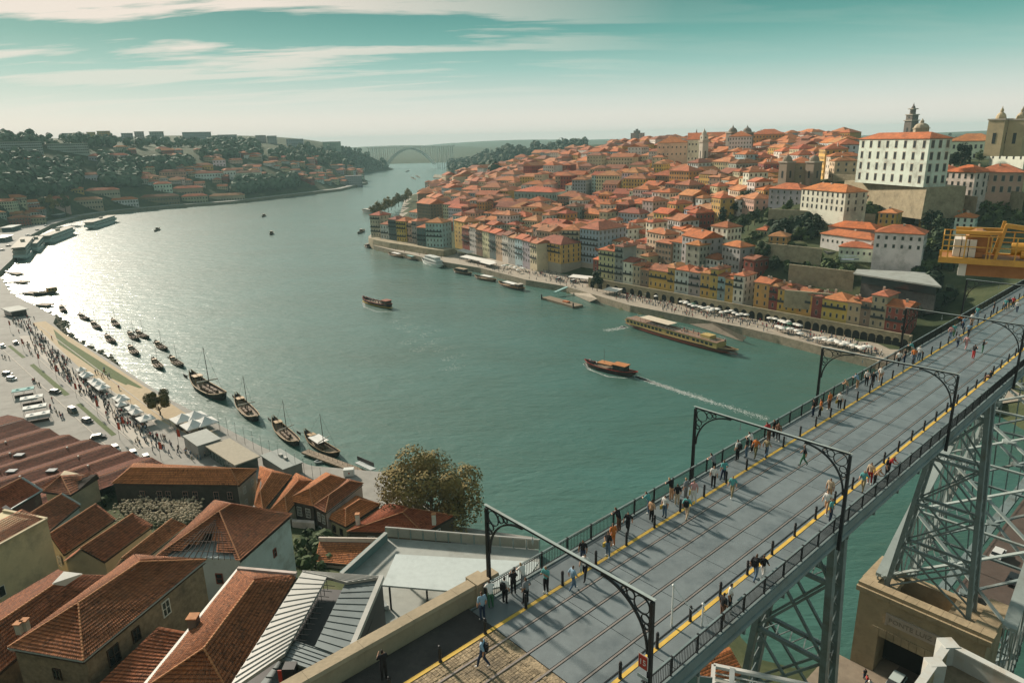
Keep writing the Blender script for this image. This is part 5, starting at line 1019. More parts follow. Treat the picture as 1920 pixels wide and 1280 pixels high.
pv = thing('pavilion', atz(30, 590, 3.52), 'small glazed pavilion with grey roof beside the ferry jetties', 'pavilion', None, rp + .1); kid('wall', MB().box(-6, 6, -3.4, 3.4, 0, 3).mesh('wall', GLASS), pv); kid('roof', MB().box(-7, 7, -4.2, 4.2, 3.002, 3.4).mesh('roof', CONC), pv)
for i, (x, y) in enumerate([(44, 658), (74, 687), (107, 712), (144, 746), (184, 779), (225, 824), (232, 812), (302, 862), (336, 838), (20, 622)]):
    f_ = thing('red_banner', atz(x, y, 3.5), 'red banner on a pole, %s' % ['second upriver on the promenade', 'third upriver, above the crowd', 'near the middle lawn strip', 'by the middle lawn end', 'near the parked olive van', 'by the last lawn corner', 'smaller one by the last lawn corner', 'before the long lodge roof', 'by the grey hut corner', 'farthest upriver in the crowd'][i], 'banner', 'red promenade banners', ra + .4)
    kid('pole', _cm('pole', lambda: MB().tube((0, 0, 0), (0, 0, 5.6), .05, n=6).mesh('pole', IRON)), f_); kid('banner', _cm('ban', lambda: MB().loft([[(.06 + x, .08 * math.sin(x * 4), z) for x in np.linspace(0, 1.2, 6)] + [(.06 + x, .02 + .08 * math.sin(x * 4), z) for x in np.linspace(1.2, 0, 6)] for z in (3.3, 5.5)]).mesh('banner', mat('red_cloth', (.34, .05, .02), .85, var=.1))), f_)
for i in range(13):
    x = 300 + i * 16; y = 775 + i * 9.0; l_ = thing('mooring_post', atz(x + 112, y + 32, 3.5), 'thin dark mooring pole on the river wall beside the glass pavilion', 'pole', 'mooring poles along the wall'); kid('shaft', _cm('mp', lambda: MB().tube((0, 0, -1), (0, 0, 5.5), .05, .035, 6).mesh('shaft', IRON)), l_); kid('cap', _cm('mpc', lambda: MB().lathe((0, 0, 5.5), [(.07, 0), (.09, .1), (.01, .2)], 6).mesh('cap', IRON)), l_)
# ================================================================ boats
HULLD = mat('dark_hull', (.028, .020, .015), .55, var=.25, vs=1.5); HULLB = mat('brown_hull', (.10, .048, .026), .55, var=.2, vs=1.2); RIM = mat('tan_rim', (.34, .22, .10), .6, var=.2)
DECKW = mat('boat_deck', (.20, .15, .10), .8, var=.25, vs=1.5); WHITE = mat('white_boat_paint', (.60, .61, .58), .4, var=.06); CASK = mat('cask_oak', (.13, .08, .045), .7, var=.25, vs=3); SAIL = mat('furled_sail', (.42, .38, .32), .85, var=.1)
def hull_rings(L_, B_, D_, bowr, sternr, n=13, flare=.72, z0=-.5):
    rings = []
    for i in range(n):
        t = -1 + 2 * i / (n - 1); w_ = B_ / 2 * max(.04, (1 - abs(t) ** 2.6)) ** .75; sh = D_ + (bowr if t > 0 else sternr) * abs(t) ** 3; b = z0 + (sh - z0) * abs(t) ** 6 * .85
        rings.append([(t * L_ / 2, -w_, sh), (t * L_ / 2 * .96, -w_ * flare, b), (t * L_ / 2 * .96, w_ * flare, b), (t * L_ / 2, w_, sh)])
    return rings
def boat_mats(): pass
def rim_mesh(rings, wd=.16, mt=RIM):
    mb = MB()
    for a, b in zip(rings[:-1], rings[1:]):
        for k_ in (0, 3): mb.beam(Vector(a[k_]) + Vector((0, 0, .05)), Vector(b[k_]) + Vector((0, 0, .05)), wd, wd)
    return mb.mesh('gunwale', mt)
RG = hull_rings(19, 4.4, .9, 1.6, 2.4)
RAB = dict(hull=MB().loft(RG, closed=False, cap=False).mesh('hull', HULLD), gunwale=rim_mesh(RG), deck=MB().loft([[(p[0][0], p[0][1] * .93, .35 + (abs(p[0][0]) / 9.5) ** 3 * 1.2), (p[0][0], p[3][1] * .93, .35 + (abs(p[0][0]) / 9.5) ** 3 * 1.2)] for p in RG[1:-1]], closed=False, cap=False).mesh('deck', DECKW),
           mast=MB().tube((1.2, 0, .3), (.7, 0, 11.5), .13, .06, 7).mesh('mast', WOOD), yard=MB().tube((.9, -2.6, 2.6), (.9, 2.6, 2.9), .07, .05, 6).tube((.9, -2.5, 2.75), (.9, 2.5, 3.0), .16, .14, 7).mesh('furled_sail', SAIL),
           oar=MB().tube((-5.0, 0, 3.4), (-14.5, .3, .2), .10, .07, 6).box(-14.9, -12.6, .2, .34, -.2, .75).mesh('steering_oar', WOOD), platform=MB().box(-6.4, -4.4, -1.2, 1.2, 2.7, 2.82).beam((-6.2, -1, .8), (-6.2, -1, 2.7), .1).beam((-6.2, 1, .8), (-6.2, 1, 2.7), .1).beam((-4.6, -1, .6), (-4.6, -1, 2.7), .1).beam((-4.6, 1, .6), (-4.6, 1, 2.7), .1).mesh('steering_platform', RIM),
           cask=MB().tube((-.75, 0, 0), (0, 0, 0), .42, .52, 10).tube((0, 0, 0), (.75, 0, 0), .52, .42, 10).mesh('cask', CASK), stay=MB().tube((.72, 0, 11.3), (8.8, 0, 2.0), .025, n=4).tube((.72, 0, 11.3), (-7.5, 0, 1.8), .025, n=4).mesh('rigging', IRON))
def place(a, b, z=.8):
    A_, B_ = atz(*a, z), atz(*b, z); d = B_ - A_; return ((A_ + B_) / 2) * np.array([1, 1, 0]), math.atan2(d[1], d[0]), math.hypot(d[0], d[1])
RBT = [((109, 570), (128, 590), 'farthest upriver'), ((143, 588), (174, 602), 'second upriver, nearest the ferry jetties'), ((167, 602), (194, 620), 'third upriver with bare stern platform'), ((205, 596), (229, 617), 'outermost of the upriver pair'), ((193, 626), (222, 647), 'inner one facing the rocky spit'), ((232, 619), (270, 643), 'broad one in mid cluster'), ((254, 622), (281, 634), 'half hidden behind the broad one'), ((236, 645), (266, 671), 'inner one of the middle cluster'), ((283, 638), (323, 661), 'outermost of the middle cluster'),
       ((279, 668), (313, 699), 'tan-rimmed, off the lawn bank'), ((311, 666), (353, 692), 'outer one of the downriver pair'), ((359, 712), (425, 750), 'largest, with green flag at its stern'), ((444, 750), (484, 790), 'alone off the marquee tents'), ((513, 793), (561, 836), 'orange-bowed, off the glass pavilion')]
def rabelo(i, a, b, lab, s=None):
    P, rz, L_ = place(a, b); k_ = (min(L_, 16.0) if i < 11 else L_) / 19.0; t = put('cargo_boat', None, None, Matrix.Translation(Vector(P)) @ Matrix.Rotation(rz, 4, 'Z') @ Matrix.Diagonal((k_, k_ * .82, k_ * .9, 1))); tag(t, 'moored dark wooden barge with steering oar, ' + lab, 'boat', 'moored wooden barges')
    h_ = kid('hull', RAB['hull'], t); kid('gunwale', RAB['gunwale'], h_); kid('deck', RAB['deck'], t); kid('mast', RAB['mast'], t); kid('furled_sail', RAB['yard'], t, (0, 0, .3), .3 * math.sin(i)); kid('steering_oar', RAB['oar'], t); kid('steering_platform', RAB['platform'], t); kid('rigging', RAB['stay'], t)
    for j in range(6 + i % 4): kid('cask', RAB['cask'], t, (-2.2 + (j // 2) * 1.7, -.6 + 1.2 * (j % 2), .85))
    return t
for i, (a, b, lab) in enumerate(RBT): rabelo(i, a, b, lab)
jb = rabelo(20, (572, 817), (638, 856), 'white awning, at the floating jetty'); kid('awning', MB().poly([(-4.4, -2, 2.6), (1.0, -2, 2.4), (1.0, 2, 2.4), (-4.4, 2, 2.6)]).poly([(-4.4, -2, 2.7), (1.0, -2, 2.5), (1.0, 2, 2.5), (-4.4, 2, 2.7)]).mesh('awning', CANV), jb)
for x in (-4.3, .9):
    for y in (-1.9, 1.9): kid('awning_post', _cm('awp', lambda: MB().tube((0, 0, .3), (0, 0, 2.45), .05, n=5).mesh('awning_post', IRON)), jb, (x, y, 0))
ft = thing('floating_jetty', atz(635, 870, .6), 'long floating timber jetty with gangway running out from the beach', 'jetty'); a, b = Vector(atz(572, 846, .7)), Vector(atz(700, 893, .9)); n = 14
for i in range(n): MB().beam(a.lerp(b, i / n), a.lerp(b, (i + .96) / n), 2.6, .5).build('pontoon', DECKW, ft)
mb = MB()
for i in range(15): p = a.lerp(b, i / 14); mb.tube(p, p + Vector((0, 0, 1.4)), .04, n=5)
mb.build('railing', IRON, ft); c = Vector(atz(700, 880, 3.0)); MB().beam(Vector(atz(670, 866, 1.6)), c, 1.6, .25).build('gangway', MLEAD, ft); MB().beam(Vector(atz(670, 858, 2.6)), Vector(atz(701, 871, 3.6)), .12, 1.2).build('side_screen', IRON, ft)
for x, y in ((595, 862), (615, 872), (642, 884)): p = Vector(atz(x, y, .2)); 
dg_ = thing('dinghy', atz(603, 866, 0), 'small grey inflatable dinghy tied beside the floating jetty', 'boat', None, along((593, 868), (615, 862), 0)); rg = hull_rings(4.2, 1.7, .45, .25, .1, 7); kid('hull', MB().loft(rg, closed=False, cap=False).mesh('hull', MLEAD), dg_); kid('gunwale', rim_mesh(rg, .28, MLEAD), dg_); kid('seat', MB().box(-.3, .1, -.6, .6, .25, .33).mesh('seat', DECKW), dg_)
vn = thing('ticket_trailer', atz(655, 893, 3.3), 'white ticket trailer with red dot on the sand by the jetty', 'trailer', None, .1); kid('body', MB().box(-1.3, 1.3, -.8, .8, .4, 2.3).mesh('body', WHITE), vn); kid('emblem', MB().tube((.1, -.82, 1.3), (.1, -.8, 1.3), .22, n=12).mesh('emblem', RED), vn)
for x in (-.7, .7): kid('wheel', _cm('wh', None), vn, (x, 0, 0))
# passenger boats
def tourboat(name, a, b, label, hullm, cabx, cabl, cabm, roofm, people=0, mast=False, W_=5.0, D_=1.5, canopy=None, group=None, band=None, bow=.8, foam=True):
    P, rz, L_ = place(a, b, 1.0); t = thing(name, P, label, 'boat', group, rz); rg = hull_rings(L_, W_, D_, bow, bow * .8, 13, .8)
    h_ = kid('hull', MB().loft(rg, closed=False, cap=False).mesh('hull', hullm), t); kid('gunwale', rim_mesh(rg, .18, band or RIM), h_)
    kid('deck', MB().loft([[(p[0][0], p[0][1] * .94, D_ - .45), (p[0][0], p[3][1] * .94, D_ - .45)] for p in rg], closed=False, cap=False).mesh('deck', DECKW), t)
    if cabl:
        c0, c1 = cabx * L_ / 2 - cabl / 2, cabx * L_ / 2 + cabl / 2
        kid('cabin', MB().box(c0, c1, -W_ * .36, W_ * .36, D_ - .45, D_ + 2.1).mesh('cabin', cabm), t); kid('cabin_roof', MB().box(c0 - .4, c1 + .4, -W_ * .42, W_ * .42, D_ + 2.1, D_ + 2.3).mesh('cabin_roof', roofm), t)
        for s in (-1, 1):
            for i in range(max(2, int(cabl / 1.6))): x = c0 + .6 + i * (cabl - 1.2) / max(1, int(cabl / 1.6) - 1); kid('window', _cm('bw', lambda: MB().box(-.5, .5, -.03, .03, 0, .9).mesh('window', GLASS)), t, (x, s * (W_ * .36 + .02), D_ + .6))
    if canopy: x0, x1 = canopy[0] * L_ / 2, canopy[1] * L_ / 2; kid('canopy', MB().box(x0, x1, -W_ * .38, W_ * .38, D_ + 1.5, D_ + 1.62).mesh('canopy', canopy[2]), t); [kid('canopy_post', _cm('cp', lambda: MB().tube((0, 0, 0), (0, 0, 2), .05, n=5).mesh('canopy_post', IRON)), t, (x, y, D_ - .5)) for x in (x0 + .2, x1 - .2) for y in (-W_ * .36, W_ * .36)]
    if mast: kid('mast', MB().tube((.12 * L_, 0, D_), (.12 * L_, 0, D_ + 7), .09, .05, 6).mesh('mast', WOOD), t)
    return t, P, rz, L_
RC_ = random.Random(11)
def crew(t, P, rz, L_, x0, x1, W_, z, n, lab, grp):
    for i in range(n):
        x = L_ / 2 * RC_.uniform(x0, x1); y = RC_.uniform(-W_ * .3, W_ * .3); person(P + np.array([math.cos(rz) * x - math.sin(rz) * y, math.sin(rz) * x + math.cos(rz) * y, z]), RC_.uniform(0, 6.28), RC_.choice(['stand', 'casual']), RC_.choice(['white', 'black', 'red', 'navy', 'grey', 'beige']), 'navy', lab, grp, low=True)
t, P, rz, L_ = tourboat('tour_boat', (736, 576), (680, 562), 'crowded dark tour boat with yellow waterline heading downstream in mid river', HULLD, -.62, 4.2, HULLB, mat('rust_roof', (.22, .06, .03), .7), W_=5.2, D_=1.9, band=RED, bow=1.4)
crew(t, P, rz, L_, -.3, .85, 4.4, 1.5, 16, 'tiny passenger sitting on the mid-river tour boat', 'passengers of the mid-river boat')
kid('waterline', rim_mesh([[(p[0] * .99, p[1] * .98, .55) for p in r] for r in hull_rings(L_, 5.25, 1.9, 1.4, 1.1, 13, .8)], .25, YEL), t)
t, P, rz, L_ = tourboat('tour_boat', (1196, 703), (1096, 680), 'black tour boat with orange-roofed wheelhouse and mast trailing a white wake', HULLD, -.38, 5.2, HULLD, mat('orange_roof', (.42, .16, .05), .7), W_=5.0, D_=1.5, mast=True, canopy=(-.12, .42, mat('orange_awning', (.40, .17, .06), .8)), band=RED, bow=1.0)
kid('stern_oar', MB().tube((-7, 0, 2.4), (-13.5, 0, 1.6), .12, .08, 6).mesh('stern_oar', HULLB), t); crew(t, P, rz, L_, .45, .85, 4, 1.1, 6, 'tiny passenger on the bow of the wake-trailing tour boat', 'passengers of the wake-trailing boat')
# the long yellow and brown river ship
P, rz, L_ = place((1172, 602), (1384, 662), 1.5); sh = thing('river_cruise_ship', P, 'long yellow and brown river cruise ship with cream roof, passing the north quay', 'ship', None, rz)
SY = mat('ship_yellow', (.46, .33, .12), .5, var=.12); SB = mat('ship_brown', (.085, .04, .024), .5, var=.15); SR = mat('ship_roof', (.22, .13, .085), .7, var=.15)
rg = hull_rings(L_, 7.4, 1.9, 1.0, .5, 19, .9)
for r_ in rg: pass
kid('hull', MB().loft([[(x, y * (1 if abs(x) > L_ * .42 else 1), z) for x, y, z in r] for r in rg], closed=False, cap=False).mesh('hull', SB), sh); kid('gunwale', rim_mesh(rg, .22, RIM), sh); kid('deck', MB().loft([[(p[0][0], p[0][1] * .97, 1.85), (p[0][0], p[3][1] * .97, 1.85)] for p in rg], closed=False, cap=False).mesh('deck', DECKW), sh)
for x0, x1 in ((-.88, -.12), (-.115, .33), (.335, .74)):
    c = kid('cabin', MB().box(x0 * L_ / 2, x1 * L_ / 2, -3.1, 3.1, 1.86, 4.3).mesh('cabin', SY), sh); kid('cabin_roof', MB().box(x0 * L_ / 2 - .05, x1 * L_ / 2 + .05, -3.35, 3.35, 4.302, 4.45).mesh('cabin_roof', SR), sh)
    n = int((x1 - x0) * L_ / 2 / 2.3)
    for i in range(n):
        for s in (-1, 1): kid('window', _cm('sw', lambda: MB().box(-.75, .75, -.03, .03, 0, 1.1).mesh('window', GLASS)), sh, (x0 * L_ / 2 + 1.2 + i * 2.3, s * 3.12, 2.6))
kid('sun_canopy', MB().box(-.62 * L_ / 2, -.08 * L_ / 2, -3.0, 3.0, 6.3, 6.45).mesh('sun_canopy', mat('cream_canopy', (.55, .47, .36), .8)), sh)
for x in np.linspace(-.6, -.1, 6):
    for y in (-2.8, 2.8): kid('canopy_post', _cm('cp2', lambda: MB().tube((0, 0, 0), (0, 0, 1.85), .06, n=5).mesh('canopy_post', IRON)), sh, (x * L_ / 2, y, 4.45))
kid('wheelhouse', MB().box(.45 * L_ / 2, .6 * L_ / 2, -2, 2, 4.46, 6.0).mesh('wheelhouse', SY), sh); kid('railing', (lambda m_: ([m_.beam((x, -3.2, 5.3), (x + 2, -3.2, 5.3), .06).beam((x, 3.2, 5.3), (x + 2, 3.2, 5.3), .06).beam((x, -3.2, 4.4), (x, -3.2, 5.3), .05).beam((x, 3.2, 4.4), (x, 3.2, 5.3), .05) for x in np.arange(-28, 23, 2)], m_)[1])(MB()).mesh('railing', WHITE), sh)
kid('waterline', rim_mesh([[(p[0] * .99, p[1] * 1.0, .9) for p in r] for r in rg], .12, RED), sh)
crew(sh, P, rz, L_, .1, .8, 5, 4.46, 14, 'tiny passenger on the upper deck of the yellow cruise ship', 'passengers of the yellow ship')
# moored craft along the north quay
tourboat('excursion_boat', (831, 501), (792, 488), 'white three-decked excursion boat at the tip of the north quay', WHITE, -.05, 22, WHITE, WHITE, W_=7, D_=2.2, band=WHITE)
o = bpy.data.objects['excursion_boat']; kid('upper_deck', MB().box(-9, 8, -2.4, 2.4, 4.5, 6.6).mesh('upper_deck', WHITE), o); kid('top_deck', MB().box(-9.5, 3, -2.6, 2.6, 6.602, 6.8).mesh('top_deck', WHITE), o)
for i in range(9):
    for s in (-1, 1): kid('window', _cm('bw2', lambda: MB().box(-.6, .6, -.03, .03, 0, .9).mesh('window', GLASS)), o, (-8 + i * 1.9, s * 2.43, 5.2))
tourboat('tour_boat', (885, 514), (850, 507), 'dark covered tour boat moored third from the quay tip', HULLD, .1, 9, HULLD, mat('tan_canopy', (.30, .22, .14), .8), W_=4.6, D_=1.3, group='moored boats at the north quay')
tourboat('tour_boat', (931, 526), (890, 518), 'tour boat with white awning moored at mid quay', HULLB, -.1, 0, HULLD, SAIL, canopy=(-.6, .3, CANV), W_=4.6, D_=1.3, group='moored boats at the north quay')
tourboat('tour_boat', (984, 543), (935, 530), 'larger moored tour boat with orange bow and long white awning', HULLD, -.6, 3, HULLB, SAIL, canopy=(-.35, .5, CANV), W_=5.2, D_=1.4, band=mat('orange_rim', (.45, .2, .06), .6), group='moored boats at the north quay')
tourboat('tour_boat', (757, 482), (728, 475), 'small tour boat with white awning moored at the quay tip', HULLB, 0, 0, HULLD, SAIL, canopy=(-.5, .4, CANV), W_=4.2, D_=1.2, group='moored boats at the north quay')
tourboat('tour_boat', (782, 487), (760, 481), 'second small dark tour boat moored near the quay tip', HULLD, 0, 0, HULLD, SAIL, canopy=(-.4, .5, CANT), W_=4.0, D_=1.2, group='moored boats at the north quay')
P, rz, L_ = place((1023, 557), (1085, 574), .8); po = thing('floating_pontoon', P, 'flat floating pontoon with orange bench boxes below the teal gangway', 'pontoon', None, rz); kid('float', MB().box(-L_ / 2, L_ / 2, -3, 3, -.4, 1.1).mesh('float', DECKW), po); kid('bench_box', MB().box(2, 6, -1, 1, 1.102, 1.9).mesh('bench_box', mat('orange_box', (.42, .14, .05), .7)), po)
for x in (-L_ / 2 + .6, L_ / 2 - .6): kid('pile', _cm('pile', lambda: MB().tube((0, 0, -2), (0, 0, 3), .4, n=8).mesh('pile', IRON)), po, (x, -3.3, 0))
MB().beam(Vector(atz(1040, 548, 2.2)), Vector(atz(1063, 538, 3.8)), 1.8, .5).build('gangway', mat('teal_gangway', (.26, .42, .40), .6), po)
# cruise ships and ferries on the far south quay
for a, b, lab, Wd, lv in (((150, 432), (226, 408), 'white river cruise ship farthest along the south quay', 12, 2), ((76, 457), (141, 432), 'dark-hulled cruise ship moored behind the white one', 11, 2), ((34, 488), (58, 458), 'broad white ferry moored stern-on at the left edge', 11, 3), ((62, 470), (78, 452), 'pale ferry moored outside the broad one', 8, 2)):
    P, rz, L_ = place(a, b, 2); L_ = min(L_, 95); t = thing('river_ship', P, lab, 'ship', 'ships on the south quay', rz); rg = hull_rings(L_, Wd, 2.6, .8, .2, 13, .9); hm = WHITE if 'white' in lab or 'pale' in lab else HULLD
    kid('hull', MB().loft(rg, closed=False, cap=False).mesh('hull', hm), t)
    for k_ in range(lv):
        kid('deckhouse', MB().box(-L_ * (.44 - .05 * k_), L_ * (.40 - .06 * k_), -Wd * .42, Wd * .42, 2.4 + 2.8 * k_, 5.0 + 2.8 * k_).mesh('deckhouse', WHITE if hm is WHITE else mat('grey_ship', (.25, .27, .26), .5)), t); kid('deck_edge', MB().box(-L_ * .45, L_ * .42, -Wd * .46, Wd * .46, 5.002 + 2.8 * k_, 5.2 + 2.8 * k_).mesh('deck_edge', SAIL), t)
        for s in (-1, 1): kid('window_band', MB().box(-L_ * .40, L_ * .34, -.03, .03, 3.1 + 2.8 * k_, 4.2 + 2.8 * k_).mesh('window_band', GLASS), t, (0, s * (Wd * .42 + .02), 0))
    kid('funnel', MB().box(-2, 2, -1.5, 1.5, 2.6 + 2.8 * lv, 4.6 + 2.8 * lv).mesh('funnel', SAIL), t)
for a, b, lab in (((289, 433), (300, 428), 'small dark motorboat alone off the south quay ships'), ((491, 406), (498, 403), 'tiny boat in the middle of the upper reach'), ((506, 439), (512, 436), 'tiny sailing dinghy below mid river'), ((780, 336), (770, 332), 'first of two tiny boats near the far bend'), ((788, 333), (779, 329), 'second of two tiny boats near the far bend'), ((760, 322), (768, 320), 'tiny boat just under the far bridge'), ((670, 437), (684, 431), 'grey service boat off the tip of the old town'), ((684, 460), (694, 464), 'small rowing boat tied off the quay tip')): tourboat('motor_boat', a, b, lab, HULLD, 0, 2.5, HULLB, SAIL, W_=3.2, D_=1.1)
tourboat('river_ship', (712, 402), (679, 396), 'teal-grey river ship moored under the golden quay trees', mat('teal_hull', (.10, .16, .15), .5), -.05, 34, mat('teal_cabin', (.17, .24, .23), .5), SAIL, W_=9, D_=3.0)
tourboat('work_tug', (62, 552), (108, 545), 'orange-housed work tug at the end of the upper ferry jetty', HULLD, .55, 5, mat('orange_house', (.46, .24, .06), .6), mat('orange_house', (.46, .24, .06), .6), W_=6, D_=1.6)
for a, b, lab in (((0, 506), (38, 514), 'upper ferry jetty at the left edge'), ((8, 526), (50, 529), 'second ferry jetty from the top at the left edge'), ((20, 546), (70, 550), 'third ferry jetty leading to the orange tug'), ((45, 568), (95, 572), 'last ferry jetty before the rocky spit')):
    A_, B_ = Vector(atz(*a, 1.0)), Vector(atz(*b, 1.0)); j = thing('ferry_jetty', (A_ + B_) / 2, lab, 'jetty', 'ferry jetties'); MB().beam(A_, A_.lerp(B_, .6), 1.8, .4).build('gangway', MLEAD, j); MB().beam(A_.lerp(B_, .6), B_, 5, .8).build('pontoon', DECKW, j)
for i, (x, y, wx, wy, lab) in enumerate([(22, 432, 26, 9, 'long teal-roofed quay pavilion at the left edge'), (60, 416, 30, 9, 'quay pavilion with dull red roof behind the ships'), (14, 412, 30, 8, 'flat grey quay pavilion farther left'), (80, 400, 34, 8, 'flat pale quay pavilion under the far trees'), (8, 452, 18, 8, 'dark quay pavilion nearest the parked cars'), (112, 408, 24, 8, 'low quay pavilion beside the cruise ships')]):
    t = thing('quay_pavilion', atz(x, y, 3.5), lab, 'pavilion', 'south quay pavilions', along((76, 457), (141, 432), 2)); kid('wall', MB().box(-wx / 2, wx / 2, -wy / 2, wy / 2, 0, 4.2).mesh('wall', mat('teal_cabin2', (.07, .10, .095), .5)), t); kid('roof', MB().box(-wx / 2 - 1.5, wx / 2 + 1.5, -wy / 2 - 1.5, wy / 2 + 1.5, 4.202, 4.6).mesh('roof', [CONC, mat('dull_red_roof', (.25, .09, .07), .8), CONC, CONC, ZINCD, CONC][i]), t)
    for j in range(5): kid('mullion', _cm('qm%d' % int(wy), lambda: MB().box(-.15, .15, -wy / 2 - .05, -wy / 2 - .002, 0, 4.2).mesh('mullion', MLEAD)), t, (-wx / 2 + wx * (j + .5) / 5, 0, 0))
for i, (x, y) in enumerate([(4, 470), (16, 462), (44, 448), (52, 442), (70, 432), (86, 424), (30, 474)]): car(atz(x, y, 3.52), 1.0 + i * .1, [WH, DK, WH, WH, DK, WH, DK][i], [WH, DK, WH, WH, DK, WH, DK][i], ['white car at the left photo edge on the ship quay', 'dark car second from the edge on the ship quay', 'white car beside the broad ferry', 'white car next along behind the ferry', 'dark car behind the dark-hulled ship', 'white car farthest along the ship quay', 'dark car at the ferry stern'][i], 'cars on the ship quay')
# wakes
FOAM = mat('foam', (.62, .66, .63), .9, var=.1)
def foam(name, path, wds, n, sz, seed):
    R = random.Random(seed); mb = MB()
    for i in range(n):
        t = R.random() ** 1.3; j = min(int(t * (len(path) - 1)), len(path) - 2); f_ = t * (len(path) - 1) - j; a = atz(*path[j]); b = atz(*path[j + 1]); p = a + (b - a) * f_; d = (b - a) / np.linalg.norm(b - a); nn = np.array([-d[1], d[0], 0]); w_ = wds[0] + (wds[1] - wds[0]) * t
        p = p + nn * R.gauss(0, w_ * .45) + np.array([0, 0, .03]); s = sz * R.uniform(.4, 1.3) * (1 - .5 * t); e = d * s * R.uniform(1, 3.0); g_ = nn * s * R.uniform(.25, .6); mb.poly([p - e - g_ * .3, p - g_, p + e + g_ * .2, p + g_])
    return tag(mb.build(name, FOAM), kind='stuff')
foam('wake_foam', [(1193, 706), (1215, 714), (1260, 729), (1330, 752), (1440, 786)], (.8, 2.2), 3600, .22, 1)
foam('wake_foam', [(1096, 682), (1104, 692), (1140, 706), (1190, 710)], (.5, .7), 700, .22, 2); foam('wake_foam', [(1172, 612), (1160, 616), (1130, 620)], (1.5, 3), 700, .28, 3)
foam('wake_foam', [(680, 566), (684, 576), (705, 584), (735, 584)], (.7, .9), 600, .24, 4)
for k_, (x, y) in enumerate([(745, 600), (755, 612), (775, 618), (800, 625), (815, 640), (830, 655), (770, 640), (790, 655), (845, 672), (850, 690)]): foam('wake_foam', [(x - 10, y + 5), (x, y - 2), (x + 18, y - 6), (x + 34, y - 7)], (4.2, 4.2), 170, .13, 5 + k_)
# walkers on the south promenade
CRW = [((25, 600, 75, 645), 26), ((45, 640, 120, 690), 34), ((95, 680, 140, 720), 18), ((118, 695, 150, 712), 10), ((150, 735, 205, 760), 14), ((200, 770, 245, 800), 12), ((255, 800, 310, 825), 14), ((255, 820, 350, 862), 14), ((58, 712, 78, 728), 6), ((80, 750, 118, 785), 12), ((330, 840, 385, 865), 10), ((170, 690, 250, 740), 10), ((5, 668, 40, 680), 3)]
RQ = random.Random(3)
for (x0, y0, x1, y1), n in CRW:
    for i in range(n):
        f_ = RQ.random(); x = x0 + (x1 - x0) * min(1, max(0, f_ + RQ.gauss(0, .15))); y = y0 + (y1 - y0) * f_
        person(atz(x, y, 3.53), RQ.uniform(0, 6.28), RQ.choice(['stand', 'walk', 'casual']), RQ.choice(['white', 'black', 'navy', 'grey', 'red', 'blue', 'black', 'beige']), RQ.choice(['black', 'navy', 'jeans', 'khaki']), 'tiny distant walker in the crowd on the south promenade', 'promenade crowd', low=True, hair=RQ.randrange(3))

acc = MB()
for (x0, y0, x1, y1), n in [((35, 600, 125, 690), 130), ((110, 690, 200, 760), 60), ((190, 760, 300, 830), 50)]:
    for i in range(n):
        f_ = RQ.random(); P = atz(x0 + (x1 - x0) * f_ + RQ.gauss(0, 7), y0 + (y1 - y0) * f_ + RQ.gauss(0, 7), 3.53); h_ = RQ.uniform(1.5, 1.8); c = RQ.randrange(5); s = .2
        for z0, z1, k_, mi in ((0, .48, .85, 5), (.48, .86, 1.1, c), (.86, 1.0, .5, 6)): acc.loft([[(P[0] + s * k_ * math.cos(a), P[1] + s * k_ * math.sin(a), P[2] + z * h_) for a in np.linspace(0, 6.28, 6)[:-1]] for z in (z0, z1)], mi)
tag(acc.build('promenade_crowd', [cl(c) for c in ('white', 'black', 'navy', 'grey', 'red', 'black')] + [HAIR[1]]), kind='stuff')
for i, (a, b) in enumerate([((36, 640), (262, 842)), ((60, 630), (300, 838)), ((5, 655), (215, 850)), ((75, 612), (330, 802))]):
    A_, B_ = Vector(atz(*a, 3.53)), Vector(atz(*b, 3.53)); tag(MB().beam(A_, B_, .35, .12).build('kerb', PALE), kind='structure')
# ================================================================ the old town on the north bank
ROOF = mat('town_roof_tiles', None, .9, var=.24, vs=.30, objcol=True, dirt=(.14, .060, .035), dsc=.12, cells=(1.1, .16))
WALLM = mat('town_plaster', None, .9, var=.12, vs=.25, objcol=True, dirt=(.20, .17, .135), dsc=.09)
WINM = mat('town_window', (.035, .040, .042), .25, var=.3, vs=.8, spec=.5); TRIM = mat('stone_trim', (.40, .35, .28), .85, var=.12, vs=.6); IRONB = mat('balcony_iron', (.03, .035, .035), .6)
RCOL = [(.43, .125, .045), (.46, .155, .055), (.34, .098, .040), (.38, .140, .062), (.25, .090, .048), (.45, .175, .075)]
WCOL = dict(white=(.62, .60, .55), cream=(.55, .46, .31), yellow=(.56, .36, .10), ochre=(.48, .27, .08), grey=(.33, .33, .31), blue=(.33, .42, .45), red=(.26, .06, .04), brown=(.22, .15, .10), pink=(.50, .30, .24), slate=(.10, .12, .135), teal=(.30, .42, .40), tan=(.42, .33, .22), stone=(.30, .26, .19))
_uw = MB().box(-.5, .5, -.06, .05, -.06, 1.06).mesh('window', TRIM); _up = MB().box(-.40, .40, -.09, -.061, .04, .96).mesh('pane', WINM)
